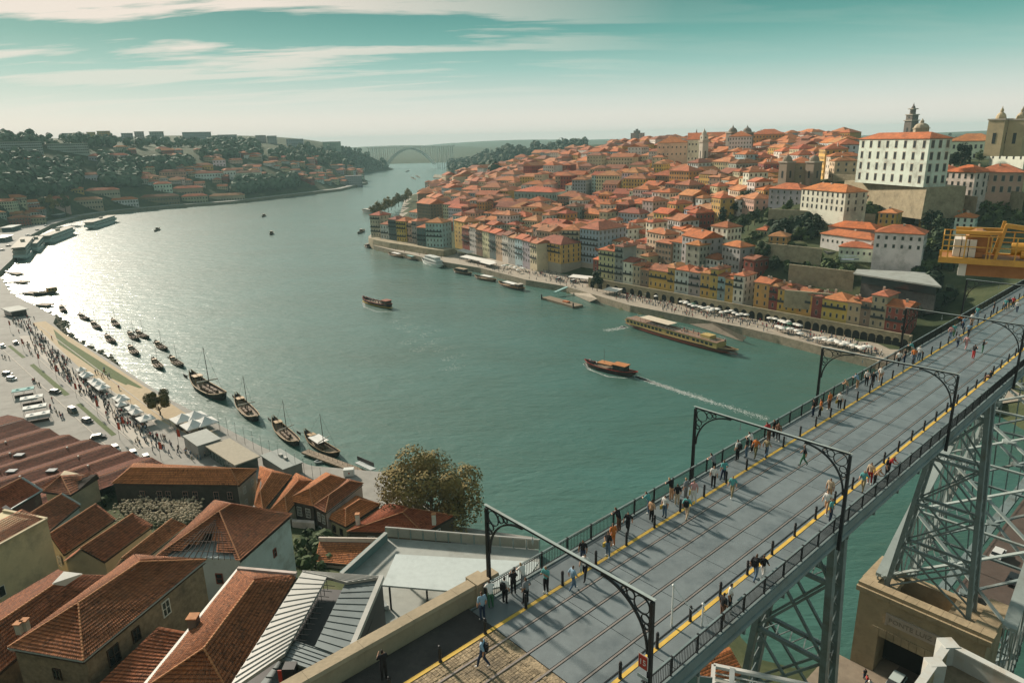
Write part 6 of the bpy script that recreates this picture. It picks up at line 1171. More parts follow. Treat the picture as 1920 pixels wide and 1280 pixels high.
# unit window: frame outside on -y
def solve_top(P, ypx):
    """height at plan point P whose image lies on pixel row ypx"""
    lo, hi = -20.0, 260.0
    for _ in range(40):
        m_ = (lo + hi) / 2; lo, hi = (m_, hi) if topx((P[0], P[1], m_))[1] > ypx else (lo, m_)
    return (lo + hi) / 2
def roof_mesh(w_, d_, h, kind, ov=.5, th=.25, flip=False):
    """hipped / gabled roof over a w x d plan, eave at z=0"""
    x, y = w_ / 2 + ov, d_ / 2 + ov; mb = MB()
    if kind == 'flat': return MB().box(-x, x, -y, y, 0, .4)
    if kind == 'mono': mb.hexa([(-x, -y, 0), (x, -y, 0), (x, y, h), (-x, y, h)], [(-x, -y, th), (x, -y, th), (x, y, h + th), (-x, y, h + th)]); return mb
    lng = w_ >= d_ if kind == 'hip' else not flip; k_ = (min(x, y) if kind == 'hip' else 0)
    r0, r1 = ((-x + k_, 0, h), (x - k_, 0, h)) if lng else ((0, -y + k_, h), (0, y - k_, h))
    A, B, C_, D_ = (-x, -y, 0), (x, -y, 0), (x, y, 0), (-x, y, 0); up = lambda p: (p[0], p[1], p[2] + th)
    if lng: fs = [[A, B, r1, r0], [C_, D_, r0, r1], [B, C_, r1], [D_, A, r0]]
    else: fs = [[B, C_, r1, r0], [D_, A, r0, r1], [A, B, r0], [C_, D_, r1]]
    for f_ in fs: mb.poly([up(p) for p in f_])
    for a, b in ((A, B), (B, C_), (C_, D_), (D_, A)): mb.poly([a, b, up(b), up(a)])
    mb.poly([D_, C_, B, A]); return mb
def house(P, rz, w_, d_, z0, z1, wc, rc, label, group=None, kind='hip', rh=None, cols=None, rows=None, indiv=False, name='town_house', cat='house', balc=False, win=(1.05, 1.7), base=None, wy=(.0, 1.0), dorm=False, sides=True, chim=True, seed=0, foot=-11):
    """building with its front on local -y; P is the middle of the front at ground level"""
    t = put(name, None, None, Matrix.Translation((P[0], P[1], z0)) @ Matrix.Rotation(rz, 4, 'Z')); tag(t, label, cat, group); H = z1 - z0; R = random.Random(seed * 7 + 3)
    wcol = WCOL.get(wc, wc) if isinstance(wc, str) else wc; wcol = tuple(min(.74, c * R.uniform(.95, 1.2)) for c in wcol)
    kid('wall', MB().box(-w_ / 2, w_ / 2, 0, d_, foot, H).mesh('wall', WALLM), t, col=wcol)
    if base: kid('plinth', MB().box(-w_ / 2 - .06, w_ / 2 + .06, -.06, d_ + .06, -10.9, base).mesh('plinth', TRIM), t)
    rh = rh or min(w_, d_) * .24
    r = kid('roof', roof_mesh(w_, d_, rh, kind).mesh('roof', ROOF), t, (0, d_ / 2, H + .01), col=tuple(c * R.uniform(.85, 1.12) for c in (rc or R.choice(RCOL))))
    if kind == 'gable': kid('gable_wall', MB().poly([(-w_ / 2, 0, 0), (w_ / 2, 0, 0), (0, 0, rh * .9)]).poly([(w_ / 2, d_, 0), (-w_ / 2, d_, 0), (0, d_, rh * .9)]).mesh('gable_wall', WALLM), t, (0, 0, H), col=wcol) if False else None
    kid('cornice', MB().box(-w_ / 2 - .18, w_ / 2 + .18, -.18, d_ + .18, H - .32, H - .02).mesh('cornice', TRIM), t)
    cols = cols if cols is not None else max(1, int(w_ / 2.6)); rows = rows or max(1, int((H - (base or 0)) / 3.2)); ww, wh = win; b0 = base or 0; fh = (H - b0) / rows; wl = []
    for j in range(rows):
        for i in range(cols): wl.append((-w_ / 2 + w_ * (i + .5) / cols, 0, b0 + fh * j + fh * .22, 0))
        if sides:
            nc = max(1, int(d_ / 3.6))
            for i in range(nc):
                wl.append((-w_ / 2, d_ * (i + .5) / nc, b0 + fh * j + fh * .22, -math.pi / 2)); wl.append((w_ / 2, d_ * (i + .5) / nc, b0 + fh * j + fh * .22, math.pi / 2))
    wh = min(wh, fh * .66)
    if indiv:
        for x, y, z, a in wl:
            if a == math.pi / 2 and not sides: continue
            o = kid('window', _uw, t, (x, y, z), a, (ww, 1, wh)); kid('pane', _up, o)
    else:
        mb = MB()
        for x, y, z, a in wl:
            c, s = math.cos(a), math.sin(a)
            for (hx, yy, z0_, z1_, mi) in ((ww / 2 + .14, -.05, -.1, wh + .14, 0), (ww / 2, -.09, 0, wh, 1)):
                q = [(-hx, yy, z0_), (hx, yy, z0_), (hx, yy, z1_), (-hx, yy, z1_)]; mb.poly([(x + p[0] * c - p[1] * s, y + p[0] * s + p[1] * c, z + p[2]) for p in q], mi)
        o = kid('windows', mb.mesh('windows', [TRIM, WINM]), t); o['kind'] = 'stuff'
    if balc:
        for j in range(1, rows):
            kid('balcony', MB().box(-w_ / 2 + .3, w_ / 2 - .3, -.75, -.02, -.12, 0).box(-w_ / 2 + .3, w_ / 2 - .3, -.75, -.70, 0, .95).mesh('balcony', IRONB), t, (0, 0, b0 + fh * j + fh * .18)) if (j + seed) % 3 else None
    if chim:
        for k_ in range(R.randrange(1, 3)): kid('chimney', _cm('tch', lambda: MB().box(-.4, .4, -.35, .35, -1.2, 1.3).mesh('chimney', WALLM)), t, (R.uniform(-.3, .3) * w_, d_ * R.uniform(.3, .7), H + rh * .7 + .3), col=(.5, .42, .34))
    if dorm: kid('dormer', MB().box(-1, 1, -1.6, 1.2, -1, .9).mesh('dormer', WALLM), t, (0, d_ * .3, H + rh * .45), col=wcol); kid('dormer_roof', roof_mesh(2.2, 3, .8, 'hip', .3).mesh('dormer_roof', ROOF), t, (0, d_ * .26, H + rh * .45 + .9), col=RCOL[2])
    return t
def front(x0, y0, x1, y1, zb, ytop, depth, wc, label, rc=None, r=None, **k):
    """building whose front foot runs between two pixels at height zb (or at range r)"""
    A_, B_ = (atz(x0, y0, zb), atz(x1, y1, zb)) if r is None else (atr(x0, y0, r), atr(x1, y1, k.pop('r1', r)))
    if r is not None: zb = min(A_[2], B_[2])
    d = B_ - A_; w_ = math.hypot(d[0], d[1]); rz = math.atan2(d[1], d[0]); M_ = (A_ + B_) / 2; z1 = solve_top(M_, ytop)
    return house(M_, rz, w_ - .05, depth, zb, z1, wc, rc, label, seed=int(x0), **k)
QB = lambda x: 520 + .179 * (x - 1122)
# waterfront row above the arcaded wall, left to right: x range, eave row, colour, what singles it out
ROW = [(1112, 1122, 487, 'red', 'narrow dark red house at the left end of the arcade row', 0), (1122, 1152, 470, 'cream', 'cream house with red-lined windows at the left of the arcade row', 1), (1152, 1168, 463, 'grey', 'tall grey-sided house, first tall one of the arcade row', 1), (1168, 1186, 491, 'white', 'whitewashed house right of the tall grey-sided one', 1), (1186, 1200, 498, 'cream', 'narrow cream house with stained front in the arcade row', 0), (1200, 1216, 506, 'brown', 'low brown house with awning left of the wide yellow one', 0),
       (1216, 1251, 508, 'yellow', 'wide deep-yellow house with white-framed windows in the arcade row', 1), (1251, 1264, 503, 'yellow', 'slim yellow and white house beside the wide yellow one', 1), (1264, 1290, 507, 'white', 'white house with green-tiled window bands and laundry', 1), (1290, 1312, 511, 'grey', 'grey-white house with long balconies at mid row', 1), (1312, 1330, 513, 'yellow', 'yellow house with green balconies at mid row', 1), (1330, 1344, 505, 'yellow', 'tallest slim yellow house of the arcade row', 1), (1344, 1358, 518, 'blue', 'pale blue tiled slim house of the arcade row', 1), (1358, 1373, 523, 'yellow', 'small yellow house left of the last blue-white one', 1), (1373, 1392, 517, 'white', 'blue-white tiled house with blank grey side wall', 1),
       (1412, 1440, 531, 'ochre', 'shaded ochre house with balconies just past the blank grey wall', 0), (1440, 1456, 537, 'red', 'dark red house left of the long yellow terrace', 1), (1456, 1492, 544, 'yellow', 'first wide yellow house of the yellow terrace', 1), (1492, 1520, 551, 'yellow', 'second yellow house of the yellow terrace', 1), (1520, 1539, 556, 'red', 'crimson house splitting the yellow terrace', 1), (1539, 1586, 563, 'yellow', 'last broad yellow house of the yellow terrace', 1), (1586, 1610, 568, 'tan', 'tan house with white balconies right of the yellow terrace', 1), (1610, 1629, 566, 'brown', 'red-brown house with glazed balconies near the bridge', 1), (1629, 1657, 555, 'tan', 'tall tan house with white attic storey near the bridge', 1), (1657, 1697, 576, 'red', 'dark red and green house, last of the row before the bridge', 1)]
for i, (x0, x1, yt, c, lab, bal) in enumerate(ROW):
    front(x0, QB(x0), x1, QB(x1), 8.6, yt, 11, c, lab, None, name='riverside_house', indiv=True, sides=(i in (0, 14, 24)), balc=bool(bal), kind='hip' if i % 3 else 'gable', group='riverside houses of the north bank', dorm=(i % 4 == 1), win=(.95, 1.8))
LB2 = lambda x: 460 + .27 * (x - 867)
for i, (x0, x1, yt, c, lab) in enumerate([(867, 881, 428, 'red', 'red slim house beside the square opening'), (881, 893, 426, 'white', 'white slim house second in the tall left row'), (893, 905, 431, 'brown', 'brown slim house third in the tall left row'), (905, 918, 434, 'cream', 'cream slim house in the middle of the tall left row'), (918, 930, 437, 'slate', 'dark blue tiled slim house of the tall left row'), (930, 942, 441, 'tan', 'tan slim house of the tall left row'), (942, 953, 441, 'white', 'white slim house of the tall left row'), (953, 966, 446, 'grey', 'grey tiled slim house before the teal one'), (966, 980, 448, 'blue', 'pale blue slim house near the orange corner house'), (980, 994, 452, 'grey', 'grey-green slim house near the orange corner house'), (994, 1007, 456, 'cream', 'cream slim house touching the orange corner house')]):
    front(x0, LB2(x0), x1, LB2(x1), 7.5, yt, 12, c, lab, None, name='riverside_house', indiv=True, sides=False, balc=i % 2 == 0, kind='hip' if i % 2 else 'gable', group='riverside houses of the north bank', win=(.9, 1.8))
front(1007, 500, 1052, 511, 4, 455, 16, 'yellow', 'orange-yellow corner building with arcade of dark arches on the square', None, name='riverside_house', indiv=True, base=5.5, cols=6, rows=4, balc=True, group='riverside houses of the north bank', win=(1.0, 2.0))
front(1053, 500, 1086, 502, 5, 432, 26, 'cream', 'tall cream-yellow building with pale blue right half above the square', None, name='tall_corner_building', cat='building', indiv=True, base=4, cols=4, rows=6, balc=True, win=(1.1, 2.0))
front(1087, 502, 1122, 508, 5, 430, 26, 'blue', 'blue-grey right half of the tall building above the square', None, name='tall_corner_building', cat='building', indiv=True, base=4, cols=6, rows=6, balc=True, win=(1.0, 2.0))
for i, (x0, x1, yb, yt, c, lab) in enumerate([(696, 715, 443, 404, 'cream', 'cream end house on the rampart at the river tip'), (715, 730, 447, 421, 'white', 'low white house second on the rampart tip'), (730, 745, 449, 412, 'slate', 'dark blue-grey house on the rampart tip'), (745, 763, 452, 415, 'yellow', 'faded yellow house with balconies on the rampart tip'), (763, 774, 453, 418, 'pink', 'pink slim house on the rampart tip'), (774, 783, 456, 415, 'grey', 'slim grey house on the rampart tip'), (783, 800, 460, 427, 'slate', 'dark house with white gable on the rampart tip'), (800, 831, 463, 418, 'blue', 'tall pale blue corner house ending the rampart row')]):
    front(x0, yb, x1, yb + 1.5, 8, yt, 14, c, lab, None, name='riverside_house', indiv=True, sides=(i in (0, 7)), balc=True, kind='hip', group='riverside houses of the north bank', win=(.95, 1.8))
front(853, 453, 872, 458, 8, 415, 14, 'yellow', 'yellow house with deep side wall standing at the back of the square', None, name='riverside_house', indiv=True, cols=3, rows=5, group='riverside houses of the north bank')
# arcaded quay wall
aw = thing('arcaded_wall', atz(1400, 580, 4), 'long stone quay wall pierced by dark arches below the riverside houses', 'wall'); STW = mat('rampart_stone', (.33, .275, .18), .95, var=.25, vs=.5, dirt=(.12, .10, .065), dsc=.2, bump=.5, bsc=1.2)
X = list(np.linspace(1112, 1712, 41))
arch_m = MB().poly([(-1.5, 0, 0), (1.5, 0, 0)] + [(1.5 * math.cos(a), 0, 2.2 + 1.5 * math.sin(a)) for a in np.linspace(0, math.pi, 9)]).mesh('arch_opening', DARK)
vous = (lambda m_: (m_.loft([[(r * math.cos(a), y, 2.2 + r * math.sin(a)) for r, y in ((1.5, .02), (1.95, .02), (1.95, -.12), (1.5, -.12))] for a in np.linspace(0, math.pi, 11)]), m_)[1])(MB()).mesh('arch_ring', STW)
for x0, x1 in zip(X[:-1], X[1:]):
    A_, B_ = Vector(atz(x0, QB(x0) + 1.5, 8.6)), Vector(atz(x1, QB(x1) + 1.5, 8.6)); d = (B_ - A_).normalized(); nn = Vector((d.y, -d.x, 0))
    MB().hexa([(p.x, p.y, 2.5) for p in (A_ + nn * 4, B_ + nn * 4, B_, A_)], [(p.x, p.y, 8.3) for p in (A_ + nn * 4, B_ + nn * 4, B_, A_)]).build('wall_bay', STW, aw); MB().beam(A_ + nn * 3.8 + Vector((0, 0, .1)), B_ + nn * 3.8 + Vector((0, 0, .1)), .4, .9).build('parapet', STW, aw)
    m_ = (A_ + B_) / 2 + nn * 4.03; m_.z = 3.55; mw = Matrix.Translation(m_) @ Matrix.Rotation(math.atan2(d.y, d.x), 4, 'Z'); put('arch_opening', arch_m, aw, mw); put('arch_ring', vous, aw, mw)
tw = thing('rampart_wall', atz(760, 470, 4), 'old stained rampart wall under the houses at the river tip', 'wall')
TP = [(692, 446), (700, 449), (730, 455), (770, 461), (800, 466), (832, 470)]
for (xa, ya), (xb, yb_) in zip(TP[:-1], TP[1:]): A_, B_ = Vector(atz(xa, ya, 8)), Vector(atz(xb, yb_, 8)); d = (B_ - A_).normalized(); nn = Vector((d.y, -d.x, 0)); MB().hexa([(p.x, p.y, -1) for p in (A_ + nn * 1.5, B_ + nn * 1.5, B_ - nn * 12, A_ - nn * 12)], [(p.x, p.y, 8) for p in (A_, B_, B_ - nn * 12, A_ - nn * 12)]).build('wall_bay', STW, tw)
# ---- landmarks on the hill
def lm(*a, **k): return front(*a, name=k.pop('name', 'hill_building'), cat=k.pop('cat', 'building'), **k)
pal = lm(1603, 340, 1731, 349.5, 60, 261, 13, 'white', 'huge white palace with eight columns of arched windows crowning the hill', RCOL[0], name='bishops_palace', cat='palace', indiv=True, cols=8, rows=4, win=(2.0, 3.8), kind='hip', rh=3.0, sides=True, chim=False, foot=-.5)
_A, _B = atz(1590, 338, 59.6), atz(1745, 351, 59.6); _d = (_B - _A) / np.linalg.norm(_B - _A); _n = np.array([-_d[1], _d[0], 0]); tp = thing('palace_terrace', tuple((_A + _B) / 2 - np.array([0, 0, 9])), 'rough stone retaining terrace carrying the white palace', 'wall')
STW = mat('rampart_stone', (.33, .275, .18), .95, var=.25, vs=.5, dirt=(.12, .10, .065), dsc=.2, bump=.5, bsc=1.2)
for j in range(6): _p, _q = _A + (_B - _A) * j / 6 - _n * 2, _A + (_B - _A) * (j + .996) / 6 - _n * 2; MB().hexa([(*(v_[:2]), 44) for v_ in (_p - _n * .8, _q - _n * .8, _q + _n * 22, _p + _n * 22)], [(*(v_[:2]), 59.5) for v_ in (_p, _q, _q + _n * 22, _p + _n * 22)]).build('wall_bay', STW, tp)
MB().build if False else None
def tower(x, yb, r, w_, ytop, label, name, steps, col, cat='tower', rot=.3):
    """stepped tower: steps of (fraction of height, width factor, round?)"""
    P = atr(x, yb, r); zt = solve_top(P, ytop); H = zt - P[2]; t = thing(name, P, label, cat, None, rot); z = -6.0
    for f_, k_, rd, nm in steps:
        z1 = H * f_; s = w_ * k_ / 2
        if rd == 0: kid(nm, MB().box(-s, s, -s, s, z, z1).mesh(nm, WALLM), t, col=col)
        elif rd == 1: kid(nm, MB().lathe((0, 0, z), [(s, 0), (s, z1 - z)], 8).mesh(nm, WALLM), t, col=col)
        elif rd == 2: kid(nm, MB().lathe((0, 0, z), [(s * math.cos(a), (z1 - z) * math.sin(a)) for a in np.linspace(0, 1.5, 7)], 12).mesh(nm, WALLM), t, col=col)
        elif rd == 3: kid(nm, MB().lathe((0, 0, z), [(s, 0), (s * .35, (z1 - z) * .5), (.08, z1 - z)], 8).mesh(nm, WALLM), t, col=col)
        elif rd == 4: kid(nm, MB().box(-s, s, -s, s, z, z1).mesh(nm, TRIM), t)
        if nm in ('belfry', 'shaft') and rd in (0, 1):
            for a in range(4): kid('bell_opening', MB().box(-s * .2, s * .2, -s - .1, -s + .05, 0, (z1 - z) * .3).mesh('bell_opening', WINM), t, (0, 0, z + (z1 - z) * .35), a * math.pi / 2)
        z = z1
    return t
tower(1706, 252, 900, 9.5, 192, 'slim dark baroque bell tower rising behind the palace roof', 'bell_tower', [(.42, 1, 0, 'shaft'), (.45, 1.18, 4, 'cornice'), (.60, .88, 0, 'belfry'), (.63, 1.05, 4, 'cornice'), (.78, .62, 1, 'belfry'), (.81, .75, 4, 'cornice'), (.90, .45, 2, 'dome'), (1, .2, 3, 'spire')], (.16, .13, .11))
tower(1726, 252, 440, 6.5, 222, 'round lantern dome with columns on the palace roof', 'lantern_dome', [(.35, 1.15, 1, 'shaft'), (.40, 1.3, 1, 'cornice'), (.72, 1.15, 2, 'dome'), (.84, .3, 1, 'lantern'), (1, .28, 3, 'finial')], (.38, .32, .23))
for x, lab in ((1869, 'left square cathedral tower with round dome at the right edge'), (1907, 'right square cathedral tower cut by the photo edge')):
    tower(x, 268, 408, 7.0, 199, lab, 'cathedral_tower', [(.62, 1, 0, 'shaft'), (.66, 1.1, 4, 'cornice'), (.84, .62, 2, 'dome'), (.90, .22, 1, 'lantern'), (1, .2, 3, 'finial')], (.44, .35, .21), rot=.55)
lm(1770, 300, 1862, 300, 66, 265, 20, 'white', 'long white wing with orange roof between conifers and cathedral', RCOL[1], indiv=True, cols=9, rows=2, win=(1.5, 2.6), kind='hip')
lm(1855, 300, 1920, 302, 68, 275, 16, 'white', 'white house with small orange roof below the cathedral towers', RCOL[0], cols=5, rows=2)
lm(1500, 390, 1582, 400, 46, 358, 14, 'white', 'large white four-storey house with regular windows on the garden terrace', RCOL[1], indiv=True, cols=9, rows=3, win=(1.3, 2.2), kind='hip', rh=3.4)
lm(1440, 384, 1499, 388, 45, 355, 13, 'grey', 'grey-white annex with arched ground floor left of the large white house', RCOL[1], indiv=True, cols=5, rows=3)
lm(1713, 352, 1764, 358, 55, 322, 14, 'white', 'white two-storey villa with orange hipped roof under the palace corner', RCOL[1], indiv=True, cols=5, rows=2, win=(1.2, 2.2))
lm(1765, 366, 1822, 370, 53, 323, 14, 'white', 'tall white house with dark shutters beside the villa', RCOL[0], indiv=True, cols=5, rows=3, win=(1.4, 2.6))
lm(1824, 364, 1914, 366, 54, 324, 16, 'tan', 'weathered beige house with dark openings at the right edge', RCOL[3], indiv=True, cols=6, rows=2, win=(1.6, 3.0))
lm(1552, 440, 1640, 448, 36, 428, 11, 'stone', 'long stone and white wing, top of the stepped convent group', RCOL[0], indiv=True, cols=8, rows=1, win=(1.1, 1.4), kind='hip')
lm(1538, 455, 1632, 469, 33, 444, 10, 'white', 'curved white wing in the middle of the stepped convent group', RCOL[0], indiv=True, cols=10, rows=1, win=(1.0, 1.3), kind='hip')
lm(1572, 478, 1680, 486, 30, 466, 9, 'white', 'lowest white wing of the stepped convent group', RCOL[0], indiv=True, cols=10, rows=1, win=(1.0, 1.3), kind='hip')
lm(1637, 466, 1729, 472, 35, 438, 13, 'white', 'tall white block on the right of the stepped convent group', RCOL[0], indiv=True, cols=6, rows=2, win=(1.2, 1.6), kind='hip')
for x0, yb, x1, yt, c, z, lab in [(1660, 393, 1700, 372, 'yellow', 45, 'bright yellow house below the palace terrace'), (1676, 368, 1704, 352, 'white', 50, 'small white house with white gable under the palace'), (1716, 385, 1760, 366, 'tan', 46, 'tan house with orange roof under the villa wall'), (1716, 412, 1748, 394, 'blue', 42, 'slate-blue cottage in the coloured cluster'), (1758, 414, 1795, 396, 'blue', 42, 'second blue-grey cottage in the coloured cluster'), (1722, 424, 1760, 412, 'yellow', 40, 'low yellow cottage fronting the coloured cluster'), (1788, 428, 1826, 408, 'white', 40, 'white house with stained front right of the coloured cluster'), (1645, 420, 1678, 400, 'ochre', 42, 'ochre house with red lean-to roof by the retaining wall'), (1618, 382, 1650, 368, 'white', 48, 'small white cottage below the large white house corner'), (1440, 462, 1474, 444, 'ochre', 30, 'orange house with twin roofs on the garden slope'), (1416, 452, 1440, 432, 'tan', 28, 'tan house beside the orange twin-roofed one')]:
    lm(x0, yb, x1, yb + 2, z, yt, 10, c, lab, None, name='hill_house', cat='house', indiv=True, rows=2)
lm(965, 398, 1036, 402, 14, 360, 26, 'grey', 'grey stone exchange palace with pillared centre and orange roof', RCOL[0], indiv=True, cols=11, rows=3, win=(1.5, 3.0), kind='hip', rh=4)
lm(1046, 390, 1140, 384, 18, 358, 24, 'yellow', 'long yellow market hall behind the exchange palace', RCOL[0], indiv=True, cols=12, rows=2, win=(1.4, 2.6), kind='hip', rh=4)
lm(1140, 372, 1230, 366, 26, 345, 20, 'white', 'long white building with painted mural on its right side', RCOL[3], indiv=True, cols=10, rows=2)
lm(1288, 300, 1320, 302, 62, 262, 30, 'white', 'white convent with long orange roof beside its domed belfry', RCOL[1], r=690, cols=5, rows=3, kind='gable', rh=6)
lm(1232, 290, 1288, 293, 60, 268, 24, 'cream', 'long cream convent range with orange roof on the ridge', RCOL[1], r=740, cols=7, rows=2)
tower(1318, 300, 680, 6, 240, 'white domed belfry of the convent on the ridge', 'belfry_tower', [(.55, 1, 0, 'shaft'), (.62, 1.2, 4, 'cornice'), (.78, .9, 0, 'belfry'), (.92, .8, 2, 'dome'), (1, .3, 3, 'spire')], (.5, .46, .38))
tower(1305, 268, 740, 5, 242, 'small dark pointed spire left of the domed belfry', 'spire', [(.5, 1, 0, 'shaft'), (1, .9, 3, 'spire')], (.2, .16, .13))
lm(1365, 292, 1408, 294, 62, 256, 24, 'white', 'tall white monastery front with many windows on the ridge', RCOL[1], r=720, cols=8, rows=5, indiv=True, win=(1.0, 1.6))
for x, lab in ((1373, 'left domed tower of the ridge monastery'), (1400, 'right domed tower of the ridge monastery')): tower(x, 262, 750, 9, 234, lab, 'domed_tower', [(.45, 1, 0, 'belfry'), (.52, 1.15, 4, 'cornice'), (.82, .95, 2, 'dome'), (1, .25, 3, 'finial')], (.20, .17, .14))
for x, lab in ((1474, 'left brown bell tower of the twin-towered church below the palace'), (1524, 'right brown bell tower of the twin-towered church below the palace')): tower(x, 330, 470, 6.5, 288, lab, 'church_tower', [(.60, 1, 0, 'belfry'), (.66, 1.15, 4, 'cornice'), (.92, .95, 2, 'dome'), (1, .2, 3, 'finial')], (.24, .19, .14), rot=.4)
lm(1478, 336, 1522, 337, 50, 306, 30, 'stone', 'brown stone church front between its two bell towers', RCOL[0], r=474, cols=3, rows=2)
lm(1410, 276, 1470, 274, 0, 252, 22, 'ochre', 'wide yellow-ochre block with arcaded windows on the skyline', RCOL[1], r=820, cols=10, rows=3)
lm(1182, 270, 1208, 271, 0, 250, 20, 'grey', 'isolated grey high-rise block with rooftop drum on the skyline', (.2, .2, .2), r=1250, kind='flat', cols=6, rows=6)
tower(1194, 252, 1255, 12, 242, 'round drum on the roof of the skyline high-rise', 'rooftop_drum', [(.7, 1, 1, 'drum'), (1, .4, 1, 'mast_base')], (.22, .24, .23))
# lift tower, footbridge and flat-roofed station on the slope
lt = thing('lift_tower', atz(1549, 548, 9), 'blue steel lattice lift tower with footbridge on the terraced slope', 'tower'); P = atz(1549, 548, 9); zt = solve_top(P, 471); LAT = mat('lift_steel', (.13, .17, .22), .5, var=.15)
for dx in (-2.2, 2.2):
    for dy in (-2.2, 2.2): MB().beam((P[0] + dx, P[1] + dy, 6), (P[0] + dx, P[1] + dy, zt), .45, .45).build('tower_leg', LAT, lt)
mb = MB()
for z in np.arange(9, zt - 2, 3.2):
    for a, b in (((-2.2, -2.2), (2.2, -2.2)), ((2.2, -2.2), (2.2, 2.2)), ((-2.2, 2.2), (-2.2, -2.2))): mb.beam((P[0] + a[0], P[1] + a[1], z), (P[0] + b[0], P[1] + b[1], z + 3.2), .22).beam((P[0] + b[0], P[1] + b[1], z), (P[0] + a[0], P[1] + a[1], z + 3.2), .22).beam((P[0] + a[0], P[1] + a[1], z), (P[0] + b[0], P[1] + b[1], z), .25)
o = mb.build('tower_lattice', LAT, lt); o['kind'] = 'stuff'; MB().box(P[0] - 2.6, P[0] + 2.6, P[1] - 2.6, P[1] + 2.6, zt - 3.4, zt).build('lift_cabin', GLASS, lt)
q = Vector(atr(1606, 486, 352)); MB().beam((P[0], P[1], zt - 4), q, 2.4, .5).build('footbridge', LAT, lt); MB().beam((P[0], P[1], zt - 2.4), q + Vector((0, 0, 1.5)), .15, .15).build('handrail', LAT, lt)
st = thing('station_building', atr(1680, 545, 322), 'low flat-roofed glass station building dug into the slope beside the bridge', 'building'); A_, B_ = Vector(atr(1600, 512, 335)), Vector(atr(1768, 520, 318)); C_ = Vector(atr(1745, 515, 340)); z = A_.z
MB().hexa([(p.x, p.y, z - .6) for p in (A_, B_, C_ + (C_ - B_) * .4)] + [(A_.x + 6, A_.y + 9, z - .6)], [(p.x, p.y, z) for p in (A_, B_, C_ + (C_ - B_) * .4)] + [(A_.x + 6, A_.y + 9, z)]).build('roof', CONC, st)
a, b = A_.lerp(B_, .1) + Vector((1, 1.2, 0)), A_.lerp(B_, .95) + Vector((1, 1.2, 0)); MB().beam((a.x, a.y, z - 2.4), (b.x, b.y, z - 2.4), .4, 3.5).build('glass_front', GLASS, st); MB().beam((a.x + .6, a.y + .8, z - 8), (b.x + .6, b.y + .8, z - 8), .8, 8).build('retaining_wall', mat('dark_rubble', (.10, .095, .09), .95, var=.4, vs=.8), st)
# terrace walls on the slope
for i, (xa, ya, xb, yb_, z, h) in enumerate([(1478, 515, 1600, 530, 22, 5), (1440, 408, 1640, 420, 40, 5), (1560, 345, 1660, 350, 56, 6), (1830, 385, 1915, 400, 46, 10), (1700, 372, 1830, 392, 48, 6), (1225, 330, 1305, 322, 48, 6), (1430, 470, 1540, 482, 29, 4), (1470, 560, 1560, 568, 15, 4)]):
    A_, B_ = Vector(atz(xa, ya, z)), Vector(atz(xb, yb_, z)); w2 = thing('terrace_wall', (A_ + B_) / 2, 'rubble terrace wall %s' % ['behind the yellow terrace houses', 'below the large white house', 'under the palace front', 'draped in ivy at the right edge', 'under the villa and its neighbours', 'below the ridge convent', 'across the garden slope', 'low down behind the dark red house'][i], 'wall')
    for j in range(5): p, q = A_.lerp(B_, j / 5), A_.lerp(B_, (j + .995) / 5); MB().hexa([(p.x, p.y, z - 4), (q.x, q.y, z - 4), (q.x + .5, q.y + .9, z - 4), (p.x + .5, p.y + .9, z - 4)], [(p.x, p.y, z + h), (q.x, q.y, z + h), (q.x + .5, q.y + .9, z + h), (p.x + .5, p.y + .9, z + h)]).build('wall_bay', STW, w2)
# ---- the packed houses of the hillside
def inpoly(x, y, P):
    r = False; j = len(P) - 1
    for i in range(len(P)):
        if (P[i][1] > y) != (P[j][1] > y) and x < (P[j][0] - P[i][0]) * (y - P[i][1]) / (P[j][1] - P[i][1]) + P[i][0]: r = not r
        j = i
    return r
GREEN = [[(1300, 450), (1330, 425), (1400, 398), (1480, 385), (1500, 392), (1590, 400), (1640, 412), (1650, 470), (1700, 480), (1780, 470), (1780, 640), (1690, 640), (1600, 560), (1480, 530), (1420, 480), (1380, 475), (1330, 470)], [(1590, 235), (1930, 235), (1930, 640), (1590, 480)], [(1268, 318), (1345, 305), (1345, 330), (1290, 335)], [(1450, 335), (1620, 335), (1620, 400), (1440, 392)], [(962, 378), (1140, 366), (1140, 392), (964, 402)]]
RH = random.Random(17); cand = []
yv = 345.0; row = 0
while yv < 1230:
    sp_ = 13.0 + 8.5 * max(0, min(1, (yv - 400) / 500)); xv = -160.0 + (row % 2) * sp_ / 2
    while xv < 620:
        x, y = xv + RH.uniform(-2.4, 2.4), yv + RH.uniform(-2.4, 2.4); d = float(sdist(RBA, np.array([x]), np.array([y]), -1)[0])
        if d > (46 if topx((x, y, 8))[0] > 900 else 32):
            z = gz(hr, x, y); p = topx((x, y, z))
            if 660 < p[0] < 1700 and p[1] > 240 and not any(inpoly(p[0], p[1], g_) for g_ in GREEN) and not (p[0] > 1100 and p[1] > QB(p[0]) - 24) and not (p[0] < 1125 and p[1] > 440 + .2 * (p[0] - 870)) and not (p[0] < 850 and p[1] > 418) and not (p[0] < 790 and p[1] < 392):
                if RH.random() < .94: cand.append((math.hypot(x, y), x, y, z, d, sp_, p))
        xv += sp_
    yv += sp_ * .9; row += 1
cand.sort()
CN = ['white', 'white', 'white', 'cream', 'cream', 'grey', 'tan', 'yellow', 'pink', 'ochre', 'blue', 'brown', 'red', 'white', 'white', 'cream']
